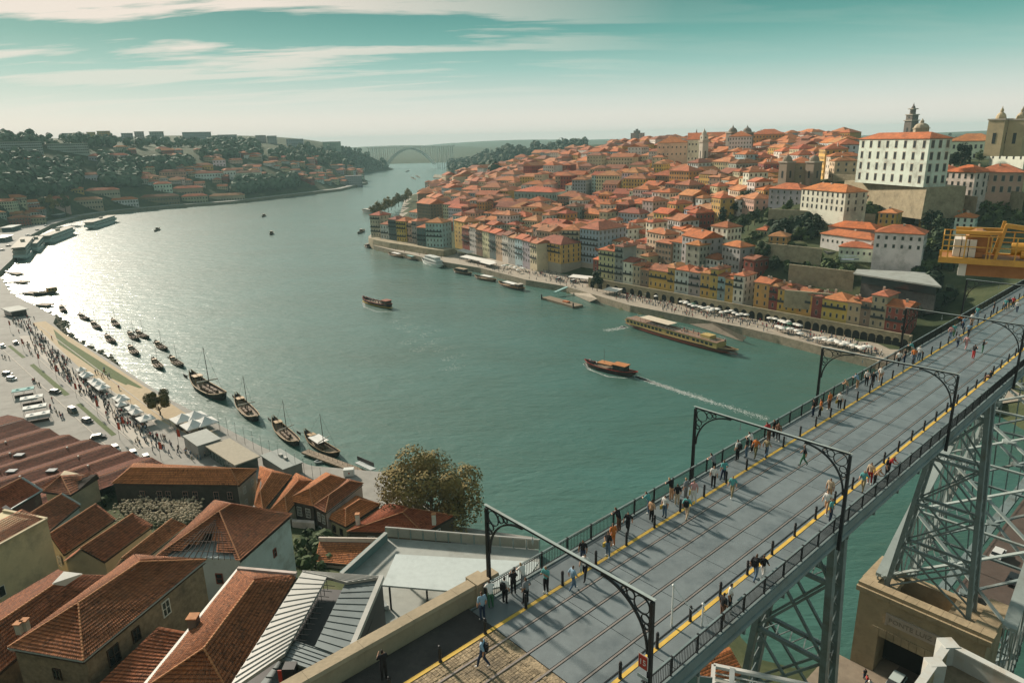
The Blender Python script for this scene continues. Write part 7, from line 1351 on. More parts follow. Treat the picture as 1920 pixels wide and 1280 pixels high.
def zone(p):
    x, y = p
    a = 'above river tip' if x < 860 else 'near the exchange palace' if x < 1010 else 'around the yellow market hall' if x < 1150 else 'behind the arcade row' if y > 430 and x < 1420 else 'below the ridge convent' if x < 1330 and y < 350 else 'in mid old town' if x < 1330 else 'below the ridge monastery' if y < 340 else 'left of the garden terraces'
    return a
def far_house(acc, x, y, z, rz, w_, d_, H, ci, rci, kind, R):
    c, s = math.cos(rz), math.sin(rz); T = lambda p: (x + p[0] * c - p[1] * s, y + p[0] * s + p[1] * c, z + p[2])
    b = MB().box(-w_ / 2, w_ / 2, 0, d_, -5, H); r = roof_mesh(w_, d_, min(w_, d_) * .24, kind, .4)
    for src, mi, dz, dy in ((b, ci, 0, 0), (r, 10 + rci, H + .01, d_ / 2)):
        k_ = len(acc.v); acc.v += [T((p[0], p[1] + dy, p[2] + dz)) for p in src.v]; acc.f += [tuple(i + k_ for i in f_) for f_ in src.f]; acc.m += [mi] * len(src.f)
    n = max(2, int(w_ / 3)); rw = max(1, int(H / 3.3))
    for j in range(rw):
        for i in range(n):
            cx = -w_ / 2 + w_ * (i + .5) / n; zz_ = H * j / rw + .8; acc.poly([T(p) for p in ((cx - .55, -.08, zz_), (cx + .55, -.08, zz_), (cx + .55, -.08, zz_ + 1.6), (cx - .55, -.08, zz_ + 1.6))], 16)
        for i in range(max(1, int(d_ / 4))):
            cy = d_ * (i + .5) / max(1, int(d_ / 4)); zz_ = H * j / rw + .8; acc.poly([T(p) for p in ((-w_ / 2 - .08, cy + .5, zz_), (-w_ / 2 - .08, cy - .5, zz_), (-w_ / 2 - .08, cy - .5, zz_ + 1.6), (-w_ / 2 - .08, cy + .5, zz_ + 1.6))], 16)
acc = MB(); cnt = {}; nind = 0
WN = ['white', 'cream', 'grey', 'tan', 'yellow', 'pink', 'ochre', 'blue', 'brown', 'red']
for k_, (dist, x, y, z, d, sp_, p) in enumerate(cand):
    e = 6.0; gx = gz(hr, x + e, y) - gz(hr, x - e, y); gy = gz(hr, x, y + e) - gz(hr, x, y - e)
    base = math.atan2(-.42, -.91) + .45 * math.sin(x * .013 + 1) + .3 * math.sin(y * .011); rz = base + math.pi / 2 + RH.choice((0, 0, 0, math.pi / 2)) + RH.uniform(-.1, .1)
    w_, d_ = sp_ * RH.choice((.5, .65, .8, 1.0, 1.35)), sp_ * RH.uniform(.7, 1.05); H = RH.choice((7, 9, 10.5, 12, 13.5, 15.5, 18)) * (1 if dist < 620 else 1.08); c = RH.choice(CN); kind = RH.choice(('hip', 'hip', 'gable', 'hip'))
    fr = (x + math.sin(rz) * d_ / 2, y - math.cos(rz) * d_ / 2)
    if nind < 285:
        st_ = int(H / 3.2); lab = '%s-storey %s house with %s orange roof %s' % (('two', 'three', 'four', 'five')[min(3, st_ - 2)], c, 'hipped' if kind == 'hip' else 'gabled', zone(p))
        extra = ['', ', chimney showing', ', narrow front', ', broad front', ', half hidden']; n_ = cnt.get(lab, 0); cnt[lab] = n_ + 1
        house(fr, rz, w_, d_, z, z + H, c, None, lab + extra[min(4, n_)], 'old town hillside houses', kind, chim=RH.random() < .6, seed=k_); nind += 1
    else: far_house(acc, fr[0], fr[1], z, rz, w_, d_, H, WN.index(c), RH.randrange(6), kind, RH)
fm = [mat('far_wall_' + n_, WCOL[n_], .9, var=.12, vs=.2, dirt=(.2, .17, .13), dsc=.08) for n_ in WN] + [mat('far_roof_%d' % i, RCOL[i], .9, var=.22, vs=.25, dirt=(.16, .07, .04), dsc=.1) for i in range(6)] + [WINM]
tag(acc.build('distant_old_town', fm), kind='stuff')
print('TOWN', len(cand), nind)
# ================================================================ the far south bank, woods, the far bridge
def fb(x0, x1, yb, yt, c, lab, depth=14, name='lodge_building', cat='building', kind='hip', rc=None, f=hl, flat_=False, **k):
    h_ = hit(f, (x0 + x1) / 2, yb, 500, 2600)
    if h_ is None: return
    r = math.hypot(h_[0], h_[1]); return front(x0, yb, x1, yb, 0, yt, depth, c, lab, rc or RCOL[(int(x0) // 3) % 6], r=r, name=name, cat=cat, kind='flat' if flat_ else kind, **k)
SB_ = [(1, 51, 378, 371, 'tan', 'low red-roofed lodge at the far left waterside'), (60, 132, 388, 374, 'pink', 'long rose lodge left of the arched-window lodge'), (136, 195, 391, 375, 'tan', 'stone lodge with arched windows behind the cruise ships'), (197, 261, 387, 375, 'white', 'pale waterside lodge between stone lodge and bright orange roof'), (264, 338, 383, 369, 'brown', 'lodge with the brightest orange roof on the south waterside'), (342, 391, 380, 368, 'tan', 'low lodge with orange roof right of the brightest one'), (393, 460, 376, 367, 'tan', 'last long lodge before the riverside trees'), (290, 324, 360, 345, 'white', 'white house with little tower above the orange lodge'), (325, 382, 364, 353, 'tan', 'stone lodge right of the white towered house'), (160, 226, 367, 357, 'tan', 'long lodge with dull red roof behind the stone lodge'), (130, 158, 362, 354, 'ochre', 'small house with bright orange hipped roof on the left slope'),
       (151, 196, 339, 328, 'white', 'white manor among terraced gardens on the left hill'), (367, 420, 338, 325, 'white', 'long white warehouse on the mid hill'), (421, 444, 337, 320, 'white', 'tall white house between the hill warehouses'), (445, 492, 338, 324, 'white', 'second long white warehouse on the mid hill'), (352, 400, 318, 310, 'yellow', 'yellow house row on the upper mid hill'), (250, 300, 344, 332, 'tan', 'old warehouse with grey-red roof on the left hill'), (300, 350, 334, 322, 'pink', 'rose warehouse on the left hill'), (400, 424, 312, 300, 'white', 'white villa near the upper hill trees'), (458, 492, 300, 290, 'white', 'white villa with red roof right of the upper hill trees'), (60, 92, 308, 296, 'white', 'white pavilion on the upper left hill'), (5, 60, 306, 300, 'grey', 'long low white wall building on the upper left hill'), (168, 245, 308, 292, 'grey', 'grey school block on the left hill')]
for x0, x1, yb, yt, c, lab in SB_: fb(x0, x1, yb, yt, c, lab, rows=max(1, int((yb - yt) / 6)), cols=max(3, int((x1 - x0) / 5)), win=(1.6, 2.2), group='south bank lodges and houses')
for x0, x1, yb, yt, lab in [(0, 82, 288, 266, 'long dull apartment slab at the upper left edge'), (91, 168, 288, 269, 'long pale apartment slab beside the dull one'), (164, 181, 262, 248, 'brown tower block on the left skyline'), (184, 209, 262, 246, 'orange-brown stepped tower block on the left skyline'), (118, 160, 262, 250, 'low grey block on the left skyline'), (230, 252, 270, 250, 'grey tower block, third on the skyline'), (255, 273, 270, 247, 'slim grey tower block on the skyline'), (283, 310, 270, 247, 'twin-topped grey tower block on the skyline'), (344, 398, 268, 248, 'widest grey apartment cluster on the skyline'), (410, 446, 270, 253, 'long grey apartment block ending the skyline towers'), (480, 500, 268, 254, 'small block on the central skyline'), (502, 520, 270, 255, 'second small block on the central skyline'), (538, 570, 276, 261, 'pale block above the wooded bluff'), (606, 640, 282, 266, 'greenish block among trees on the wooded bluff'), (648, 680, 350, 330, 'modern grey waterside block before the bluff')]:
    fb(x0, x1, yb, yt, 'grey' if 'brown' not in lab else 'ochre', lab, 18, 'apartment_block', 'apartments', rc=(.25, .24, .22), flat_=True, chim=False, cols=max(4, int((x1 - x0) / 4)), rows=max(3, int((yb - yt) / 4)), win=(1.6, 1.7), group='apartment blocks on the south skyline')
RF = random.Random(29); cn2 = {}
for (xa, ya, xb, yb_), n, zn in [((545, 318, 680, 350), 46, 'in the riverside hamlet at the bend'), ((480, 300, 600, 335), 26, 'on the slope above the hamlet'), ((260, 318, 480, 358), 34, 'on the mid south hill'), ((200, 285, 460, 312), 22, 'on the upper south hill'), ((0, 385, 120, 425), 14, 'behind the ships at the left edge')]:
    for i in range(n):
        x = RF.uniform(xa, xb); y = RF.uniform(ya, yb_); h_ = hit(hl, x, y, 500, 2600)
        if h_ is None or h_[2] < 3: continue
        c = RF.choice(['white', 'pink', 'tan', 'cream', 'red', 'white', 'grey']); rz = math.atan2(h_[1], h_[0]) - math.pi / 2 + RF.uniform(-.6, .6); w_ = RF.uniform(11, 22); H = RF.uniform(6, 10)
        lab = '%s house with red-orange roof %s' % (c, zn); n_ = cn2.get(lab, 0); cn2[lab] = n_ + 1; lab += ['', ', wider', ', taller', ', near the trees', ', half hidden', ', lower'][min(5, n_)]
        house(h_[:2], rz, w_, RF.uniform(9, 13), h_[2] - .5, h_[2] + H, c, None, lab, 'small houses of the south bank', RF.choice(('hip', 'gable')), seed=i, chim=False, win=(1.3, 1.7), name='hillside_cottage')
# woods that read as one mass
def wood(name, polys, n, mt, f, size, seed, r0=150):
    R = random.Random(seed); V = []
    for i in range(n):
        P = R.choice(polys) if not isinstance(polys[0][0], (int, float)) else polys
        xs = [p[0] for p in P]; ys = [p[1] for p in P]
        for _ in range(30):
            x, y = R.uniform(min(xs), max(xs)), R.uniform(min(ys), max(ys))
            if inpoly(x, y, P): break
        else: continue
        h_ = hit(f, x, y, r0, 2700)
        if h_ is None or h_[2] < 2: continue
        s = size * R.uniform(.6, 1.35); k_ = 34
        for q in range(k_):
            d = np.array([R.gauss(0, 1), R.gauss(0, 1), R.gauss(.3, .9)]); d /= np.linalg.norm(d); p = h_ + np.array([0, 0, s * .9]) + d * np.array([s, s, s * 1.15]) * R.uniform(.65, 1.05); a = np.cross(d, [R.gauss(0, 1), R.gauss(0, 1), R.gauss(0, 1)]); a /= np.linalg.norm(a) + 1e-9; b = np.cross(d, a); t = s * R.uniform(.28, .5)
            V += [tuple(p - a * t - b * t * .7), tuple(p + a * t - b * t * .6), tuple(p + a * t * .8 + b * t * .7), tuple(p - a * t * .8 + b * t * .7)]
    me = bpy.data.meshes.new(name); me.from_pydata(V, [], [(i, i + 1, i + 2, i + 3) for i in range(0, len(V), 4)]); me.materials.append(mt); me.update(); return tag(put(name, me), kind='stuff')
wood('hillside_woods', [[(480, 275), (600, 275), (690, 282), (742, 312), (735, 320), (680, 322), (600, 312), (480, 300)], [(0, 300), (60, 295), (110, 330), (90, 372), (0, 362)], [(190, 300), (240, 300), (240, 345), (195, 350)], [(400, 262), (480, 268), (480, 296), (380, 300)], [(0, 260), (160, 256), (340, 268), (460, 270), (460, 280), (0, 275)], [(440, 345), (560, 335), (560, 352), (440, 366)], [(240, 310), (360, 305), (360, 320), (240, 325)], [(80, 312), (150, 310), (150, 360), (90, 368)], [(200, 335), (260, 330), (260, 350), (200, 352)]], 1500, leafmat('foliage_far', (.045, .080, .055), (.11, .15, .09)), hl, 6.5, 1)
wood('far_north_woods', [[(850, 272), (1000, 268), (1095, 262), (1100, 285), (1000, 300), (930, 308), (860, 325), (840, 320)], [(840, 300), (930, 300), (930, 335), (845, 330)]], 700, LEAFD, hr, 9.0, 2)
wood('slope_shrubs', [[(1300, 450), (1330, 425), (1400, 400), (1480, 395), (1500, 420), (1540, 440), (1530, 470), (1430, 475), (1380, 475)], [(1480, 480), (1570, 490), (1600, 510), (1590, 545), (1500, 530), (1440, 505)], [(1680, 480), (1760, 470), (1780, 510), (1700, 505)], [(1740, 420), (1760, 500), (1740, 590), (1700, 560)], [(1830, 370), (1915, 370), (1915, 440), (1835, 425)], [(1600, 395), (1650, 395), (1650, 412), (1600, 410)], [(1270, 315), (1340, 308), (1340, 325), (1275, 330)]], 420, LEAF, hr, 1.9, 3)
wood('slope_grove', [[(1720, 480), (1775, 475), (1790, 560), (1730, 600), (1700, 560)], [(1745, 262), (1765, 240), (1800, 270), (1810, 308), (1740, 308)], [(1440, 425), (1545, 418), (1530, 450), (1450, 455)]], 90, LEAFD, hr, 3.0, 4)
wood('garden_hedge', [[(170, 930), (235, 905), (240, 930), (185, 955)], [(365, 930), (470, 915), (470, 945), (372, 955)], [(555, 1000), (600, 1005), (660, 1050), (640, 1072), (556, 1066)]], 160, LEAF, lambda x, y: hl(x, y) + 0, 1.1, 5, 60)
# trees one can tell apart
TR = [(1612, 352, 'round', .9, 'round tree at the left foot of the palace terrace'), (1640, 356, 'dark', 1.0, 'dark tree at the foot of the palace terrace'), (1662, 358, 'round', 1.1, 'green tree in the middle of the palace terrace foot'), (1690, 360, 'dark', 1.1, 'dark tree at the right foot of the palace terrace'), (1742, 330, 'dark', 1.3, 'dark tree at the right palace corner'), (1755, 322, 'dark', 1.4, 'tall dark tree between palace and conifer'), (1768, 308, 'pine', 1.25, 'tall dark conifer standing by the palace corner'), (1800, 312, 'dark', 1.5, 'dark broad tree right of the tall conifer'), (1785, 315, 'dark', 1.2, 'dark tree in front of the tall conifer'), (1815, 310, 'pine', .8, 'smaller dark conifer before the white wing'), (1835, 308, 'round', 1.0, 'green tree before the white wing end'), (1880, 310, 'round', 1.0, 'green tree under the cathedral towers'), (1482, 397, 'round', 1.0, 'umbrella-shaped tree on the garden terrace left of the white house'), (1420, 394, 'round', 1.2, 'broad tree at the left end of the garden terrace'), (1567, 402, 'dark', .9, 'dark hedge tree before the large white house'), (1597, 404, 'dark', 1.2, 'dark round tree at the white house corner'), (1525, 446, 'dark', 1.3, 'dark tree left of the convent group'), (1500, 452, 'round', 1.2, 'green tree on the slope above the orange twin-roofed house'), (1470, 440, 'dark', 1.0, 'dark tree above the orange twin-roofed house'), (1683, 412, 'dark', .8, 'dark tree by the ochre house'), (1720, 362, 'dark', .6, 'small tree before the white villa'), (1735, 363, 'round', .6, 'small round tree before the white villa'), (1120, 540, 'dark', 1.3, 'dense round tree standing on the riverside square'), (1745, 440, 'dark', 1.6, 'dark tree right of the convent block'), (1760, 470, 'dark', 1.8, 'big dark tree in the gully beside the crane'), (1430, 498, 'dark', 1.4, 'dark tree behind the shaded ochre house'), (1450, 512, 'dark', 1.1, 'dark tree behind the red terrace house'), (1200, 392, 'dark', 1.3, 'dark tree in the courtyard below the mural building'), (1215, 390, 'round', 1.1, 'green tree in the courtyard below the mural building'), (1065, 382, 'round', 1.0, 'pale tree beside the exchange palace'), (1070, 275, 'dark', 2.2, 'round dark tree on the skyline left of the high-rise')]
for i, (x, y, kd, s, lab) in enumerate(TR):
    h_ = hit(hr, x, y, 200, 2000) if y != 540 else atz(1120, 546, 3.5)
    if h_ is not None: tree(h_, kd, s, lab, None, seed=i)
for i in range(11):
    x, y = 702 + i * 6.5, 409 - i * 3.2; tree(atz(x, y, 3), 'gold', 1.9 + .2 * math.sin(i * 2), 'golden plane tree in the row on the downstream quay', 'golden quay trees', seed=i)
for i, (x, y) in enumerate([(100, 398), (124, 399), (90, 396)]): tree(atr(x, y, 1010), 'gold' if i == 0 else 'round', 2.6, ['yellow-green tree by the far ship berth', 'tall green tree by the far ship berth', 'smaller green tree by the far ship berth'][i], None, seed=i)
for i in range(46):
    x, y = RF.uniform(930, 1420), RF.uniform(300, 470)
    h_ = hit(hr, x, y, 200, 2000)
    if h_ is not None and h_[2] > 6 and y < QB(x) - 30: tree(h_ + np.array([0, 0, 3.0]), RF.choice(('dark', 'round')), RF.uniform(.8, 1.25), 'small courtyard tree poking up among the old town roofs', 'courtyard trees of the old town', seed=i)
# far concrete arch bridge
fbz = 70.0; A_, B_ = Vector(atr(690, 281, 2560)), Vector(atr(850, 281, 2400)); A_.z = B_.z = fbz
ab = thing('concrete_arch_bridge', ((A_.x + B_.x) / 2, (A_.y + B_.y) / 2, 0), 'pale far-off concrete arch bridge spanning the river at the horizon', 'bridge'); FC = mat('far_concrete', (.60, .60, .57), .8, var=.06)
MB().beam(A_, B_, 26, 2.6).build('deck', FC, ab)
pts = [A_.lerp(B_, .22 + .56 * i / 20) for i in range(21)]
for off in (-8, 8):
    d = (B_ - A_).normalized(); nn = Vector((d.y, -d.x, 0)) * off; rg = []
    for i, p in enumerate(pts): t = -1 + 2 * i / 20; z = 64 - 52 * t * t; q = p + nn; rg.append([(q.x - nn.x * .3, q.y - nn.y * .3, z - 2.5), (q.x + nn.x * .3, q.y + nn.y * .3, z - 2.5), (q.x + nn.x * .3, q.y + nn.y * .3, z + 2), (q.x - nn.x * .3, q.y - nn.y * .3, z + 2)])
    MB().loft(rg).build('arch', FC, ab)
    for i in range(0, 21, 2): t = -1 + 2 * i / 20; q = pts[i] + nn; MB().beam((q.x, q.y, 64 - 52 * t * t), (q.x, q.y, fbz - 2), 1.6, 1.6).build('column', FC, ab)
    for f_ in (.02, .07, .12, .17, .83, .88, .93, .98): q = A_.lerp(B_, f_) + nn; MB().beam((q.x, q.y, 0), (q.x, q.y, fbz - 2), 2.2, 2.2).build('pier', FC, ab)
fb(746, 762, 310, 296, 'white', 'pale cube building under the far bridge arch', 30, 'waterside_block', f=lambda x, y: np.full(np.shape(x), 2.0), flat_=True, chim=False, group=None)
for x0, x1, yb, yt, lab in ((838, 868, 308, 297, 'pale ochre waterside block right of the far bridge'), (845, 890, 300, 294, 'long ochre block above it')): fb(x0, x1, yb, yt, 'cream', lab, 25, 'waterside_block', f=lambda x, y: np.full(np.shape(x), 4.0), flat_=False, chim=False)
tag(MB().prism([tuple(atz(x, y)[:2]) for x, y in ((812, 334), (845, 337), (870, 342), (872, 338), (846, 331), (815, 329))], -1, 2.5).build('breakwater', STONE), kind='structure')
# ================================================================ life on the north quay
PAR = mat('parasol_canvas', (.64, .62, .57), .85, var=.06); PARG = mat('green_canvas', (.06, .14, .10), .85, var=.1)
par_m = MB().lathe((0, 0, 2.1), [(1.55, 0), (1.5, .12), (.8, .45), (.03, .62)], 8).mesh('canopy', PAR); par_g = MB().lathe((0, 0, 2.1), [(1.55, 0), (1.5, .12), (.8, .45), (.03, .62)], 8).mesh('canopy', PARG); par_p = MB().tube((0, 0, 0), (0, 0, 2.3), .04, n=6).mesh('pole', IRON); par_t = MB().lathe((0, 0, 0), [(.3, 0), (.06, .04), (.06, .7), (.55, .72), (.55, .76)], 8).mesh('table', WOOD)
RP = random.Random(41); PZ = []
for x0, y0, x1, y1, n, zn in [(1190, 550, 1232, 560, 9, 'left of the yellow ship'), (1275, 572, 1345, 590, 16, 'behind the yellow ship'), (1345, 588, 1400, 600, 8, 'near the ship bow'), (1440, 602, 1500, 618, 13, 'below the yellow terrace'), (1455, 618, 1500, 632, 8, 'at the quay edge below the yellow terrace'), (1525, 640, 1630, 662, 20, 'on the near quay end'), (1635, 618, 1700, 632, 10, 'below the last dark red house'), (880, 488, 925, 498, 10, 'on the square front'), (940, 503, 985, 512, 9, 'before the orange corner house')]:
    for i in range(n):
        f_ = (i + .5) / n; x = x0 + (x1 - x0) * f_ + RP.uniform(-3, 3); y = y0 + (y1 - y0) * f_ + RP.uniform(-3, 3); P = atz(x, y, 3.53); t = thing('cafe_parasol', P, 'white cafe parasol on the north quay, ' + zn, 'parasol', 'cafe parasols ' + zn, RP.random())
        kid('canopy', par_g if RP.random() < .12 else par_m, t); kid('pole', par_p, t); kid('table', par_t, t)
for x0, y0, x1, y1, lab in [(1070, 517, 1115, 522, 'large white awning over the square beside the tall building'), (1136, 541, 1162, 545, 'white awning under the arcade wall by the round tree'), (868, 480, 925, 492, 'long flat cafe pavilion roof on the left quay'), (905, 490, 925, 495, 'short cafe pavilion roof beside the long one'), (862, 468, 884, 474, 'cafe pavilion roof in front of the square')]:
    A_, B_ = atz(x0, y0, 6.3), atz(x1, y1, 6.3); d = B_ - A_; L_ = math.hypot(d[0], d[1]); t = thing('cafe_awning', ((A_ + B_) / 2) * np.array([1, 1, 0]) + np.array([0, 0, 3.5]), lab, 'awning', None, math.atan2(d[1], d[0])); kid('canvas', MB().hexa([(-L_ / 2, -3, 2.6), (L_ / 2, -3, 2.6), (L_ / 2, 3, 3.2), (-L_ / 2, 3, 3.2)], [(-L_ / 2, -3, 2.7), (L_ / 2, -3, 2.7), (L_ / 2, 3, 3.3), (-L_ / 2, 3, 3.3)]).mesh('canvas', PAR), t)
    for x in np.linspace(-L_ / 2 + .2, L_ / 2 - .2, 5): kid('post', _cm('awp2', lambda: MB().tube((0, 0, 0), (0, 0, 2.65), .06, n=5).mesh('post', IRON)), t, (x, -2.9, 0))
acc = MB(); nper = 0
def tinyp(acc, P, R):
    c = R.randrange(6); h = R.uniform(1.55, 1.8); s = .19; acc.loft([[(P[0] + s * k_ * math.cos(a), P[1] + s * k_ * math.sin(a), P[2] + z * h) for a in np.linspace(0, 6.28, 6)[:-1]] for z, k_ in ((0, .7), (.48, .9))], 6 + c % 2); acc.loft([[(P[0] + s * k_ * math.cos(a), P[1] + s * k_ * math.sin(a), P[2] + z * h) for a in np.linspace(0, 6.28, 6)[:-1]] for z, k_ in ((.48, .95), (.8, 1.15), (.86, .5))], c); acc.loft([[(P[0] + s * k_ * math.cos(a), P[1] + s * k_ * math.sin(a), P[2] + z * h) for a in np.linspace(0, 6.28, 6)[:-1]] for z, k_ in ((.86, .4), (.93, .6), (1.0, .3))], 8)
for x0, y0, x1, y1, n in [(1060, 522, 1120, 536, 60), (1150, 552, 1260, 575, 110), (1240, 575, 1330, 594, 60), (1330, 590, 1440, 616, 70), (1440, 606, 1540, 640, 60), (1540, 628, 1660, 668, 70), (960, 500, 1060, 530, 70), (850, 478, 960, 512, 70), (735, 470, 830, 484, 20), (1000, 512, 1080, 535, 60)]:
    for i in range(n):
        f_ = RP.random(); x = x0 + (x1 - x0) * f_; y = y0 + (y1 - y0) * f_ + RP.gauss(0, 4.5); P = atz(x, y, 3.52)
        if float(sdist(RBA, np.array([P[0]]), np.array([P[1]]), -1)[0]) < 1.5: continue
        if i % 12 == 0 and nper < 40: person(P, RP.uniform(0, 6.28), RP.choice(['stand', 'walk', 'casual']), RP.choice(['white', 'black', 'navy', 'red', 'grey']), 'navy', 'tiny distant figure in the north quay crowd', 'north quay crowd', low=True); nper += 1
        else: tinyp(acc, P, RP)
tag(acc.build('quay_crowd', [cl(c) for c in ('white', 'black', 'navy', 'grey', 'red', 'beige', 'black', 'jeans')] + [HAIR[1]]), kind='stuff')
for i, (x, y, c) in enumerate([(1048, 526, WH), (1075, 530, WH), (1105, 500, (.2, .3, .3)), (838, 462, (.25, .32, .33))]): car(atz(x, y, 3.52 if i < 3 else 3.52), .8, c, c, ['first white van among the square crowd', 'second white van among the square crowd', 'teal-grey car by the tall building', 'grey-blue car below the pale blue corner house'][i], 'vehicles on the north quay', i < 2, 'parked_van' if i < 2 else 'parked_car')
# slipways
for q in ([(1065, 548), (1105, 566), (1120, 560), (1085, 535)], [(1290, 606), (1392, 640), (1400, 632), (1310, 592)]): tag(MB().poly([tuple(atz(x, y, z)) for (x, y), z in zip(q, (.2, .2, 3.54, 3.54))][::-1]).poly([tuple(atz(x, y, z)) for (x, y), z in zip(q, (.2, .2, 3.54, 3.54))]).build('slipway', PAVE), kind='structure')
# ================================================================ yellow crane counter-jib at the right
CY = mat('crane_yellow', (.55, .29, .055), .5, var=.15, vs=1.2, dirt=(.32, .15, .05), dsc=.8); CWT = mat('concrete_block', (.58, .54, .46), .85, var=.08); CDK = mat('crane_machinery', (.30, .13, .045), .55, var=.25, vs=2)
K0 = CAM + ray(1764, 482) * 36; K1 = CAM + ray(1926, 514) * 36; d = K1 - K0; d[2] = 0; crz = -math.atan2(K0[0], K0[1]); d = np.array([math.cos(crz), math.sin(crz), 0]) * 6.5
crn = thing('tower_crane', tuple(K0 + d * 2.2 - np.array([0, 0, K0[2] - 16])), 'yellow tower crane counter-jib with white concrete blocks and winch, at the right edge', 'crane')
CM = Matrix.Translation(Vector(K0)) @ Matrix.Rotation(crz, 4, 'Z') 
def cpart(mb, nm, m_): return mb.build(nm, m_, crn, CM)
cpart(MB().box(-.1, 17, 0, .22, -.28, .02), 'side_beam', CY); cpart(MB().box(-.1, 17, 2.3, 2.52, -.28, .02), 'side_beam', CY); cpart(MB().box(0, 17, .22, 2.3, -.1, -.04), 'floor_grating', CDK); cpart(MB().box(1.15, 17, .5, 2.0, -.95, -.3), 'jib_girder', CDK)
for i, x in enumerate((0, .28, 1.0, 1.95, 2.1, 3.15, 4.2, 5.3, 6.4)):
    for y in (0.05, 2.45): cpart(MB().box(x - .03, x + .03, y - .03, y + .03, 0, 1.15), 'guard_post', CY)
for z in (.6, 1.15):
    for y in (.05, 2.45): cpart(MB().box(0, 7, y - .025, y + .025, z - .025, z + .025), 'guard_rail', CY)
    cpart(MB().box(-.025, .025, .05, 2.45, z - .025, z + .025), 'guard_rail', CY)
for i in range(3):
    for j in range(2): cpart(MB().box(.5 + i * .34, .8 + i * .34, .35 + j * .02, 2.2, .02 + j * .46, .46 + j * .46), 'counterweight', CWT)
cpart(MB().box(.85, 1.2, .3, .7, -.95, -.02), 'counterweight', CWT)
cpart(MB().box(.5, 2.6, .3, .5, 1.2, 1.38).box(.5, 2.6, 1.9, 2.1, 1.2, 1.38), 'hoist_beam', CY); cpart(MB().tube((1.55, .5, .75), (1.55, 2.0, .75), .62, n=14), 'winch_drum', CDK); cpart(MB().box(1.35, 1.8, .4, 2.1, .02, .3), 'winch_base', CDK)
cpart(MB().beam((2.35, .3, 0), (2.6, .3, 1.75), .14, .14).beam((2.35, 2.1, 0), (2.6, 2.1, 1.75), .14, .14), 'davit_frame', CY); cpart(MB().beam((2.55, .3, 1.72), (4.15, .3, 1.5), .2, .22), 'davit_arm', CY); cpart(MB().tube((3.0, .9, .5), (4.6, .9, .55), .3, n=12), 'motor', CY); cpart(MB().tube((3.4, .6, .25), (4.4, .6, .25), .2, n=10), 'gearbox', CY); cpart(MB().box(4.5, 6.8, .4, 2.0, .0, 1.35), 'machine_house', CY); cpart(MB().box(4.55, 6.75, .38, .40, .75, 1.3), 'louvre_panel', CDK)
mb = MB()
for a in (14.2, 15.6): mb.box(a - .12, a + .12, .6, .84, -62, -.9).box(a - .12, a + .12, 1.7, 1.94, -62, -.9)
for z in np.arange(-62, -2, 1.5): mb.beam((14.2, .7, z), (15.6, .7, z + 1.5), .08).beam((14.2, 1.8, z), (15.6, 1.8, z + 1.5), .08)
cpart(mb, 'mast', CY)['kind'] = 'stuff'
# ================================================================ lower right corner: flagpoles, louvred unit, white roof box, orange roof
for i, ((xt, yt), (xb, yb_), (xe, ye)) in enumerate([((1271, 1098), (1253, 1290), (1299, 1146)), ((1325, 1133), (1308, 1290), (1331, 1179))]):
    B_ = atz(xb, yb_, DECK - 4); T_ = np.array([B_[0], B_[1], solve_top(B_, yt)]); f_ = thing('flagpole', B_, ['taller white flagpole with slack halyard beside the bridge railing', 'shorter white flagpole next to the louvred roof unit'][i], 'flagpole', 'white flagpoles'); MB().tube(B_, T_, .07, .05, 8).build('pole', WHITE, f_); e = CAM + ray(xe, ye) * (np.linalg.norm(T_ - CAM) / np.linalg.norm(ray(xt, yt)) * .995); MB().tube(T_, e, .02, n=5).build('halyard', WHITE, f_); MB().lathe(T_, [(.07, 0), (.09, .06), (.01, .14)], 8).build('finial', WHITE, f_)
lu = thing('louvred_unit', atz(1460, 1290, 52), 'white louvred rooftop unit at the bottom edge under the bridge', 'roof unit'); zl_ = 55.0
a, b = Vector(atz(1338, 1247, zl_)), Vector(atz(1620, 1305, zl_)); dd = (b - a).normalized(); nn = Vector((dd.y, -dd.x, 0))
if nn.y > 0: nn = -nn
MB().beam(a, b, .25, .2).build('frame', WHITE, lu); MB().beam(a, a + nn * 4, .25, .2).build('frame', WHITE, lu)
for i in range(7): MB().beam(a + nn * (.35 + i * .33) + Vector((0, 0, -.22 - i * .05)), b + nn * (.35 + i * .33) + Vector((0, 0, -.22 - i * .05)), .26, .05, 0, (0, .5, 1)).build('louvre', WHITE, lu)
MB().beam(a.lerp(b, .13) + Vector((0, 0, .05)), a.lerp(b, .13) + nn * 3 + Vector((0, 0, .05)), .3, .15).build('cross_beam', MLEAD, lu); MB().hexa([p + Vector((0, 0, -6)) for p in (a, b, b + nn * 5, a + nn * 5)], [p + Vector((0, 0, -.8)) for p in (a, b, b + nn * 5, a + nn * 5)]).build('housing', CONC, lu)
gl_ = thing('glass_screen', atz(1290, 1275, 55), 'teal glass windscreen panels beside the flagpoles', 'screen')
for i, (xa, ya, xb, yb_) in enumerate([(1242, 1257, 1284, 1263), (1287, 1264, 1336, 1270)]): a, b = Vector(atz(xa, ya, 56.4)), Vector(atz(xb, yb_, 56.4)); MB().beam(a - Vector((0, 0, 1)), b - Vector((0, 0, 1)), .04, 2).build('glass_panel', mat('teal_glass', (.20, .30, .28), .2, var=.1, spec=.5), gl_); MB().beam(a, b, .08, .06).build('rail', MLEAD, gl_); MB().beam(a, a - Vector((0, 0, 2)), .08, .08).build('post', IRON, gl_)
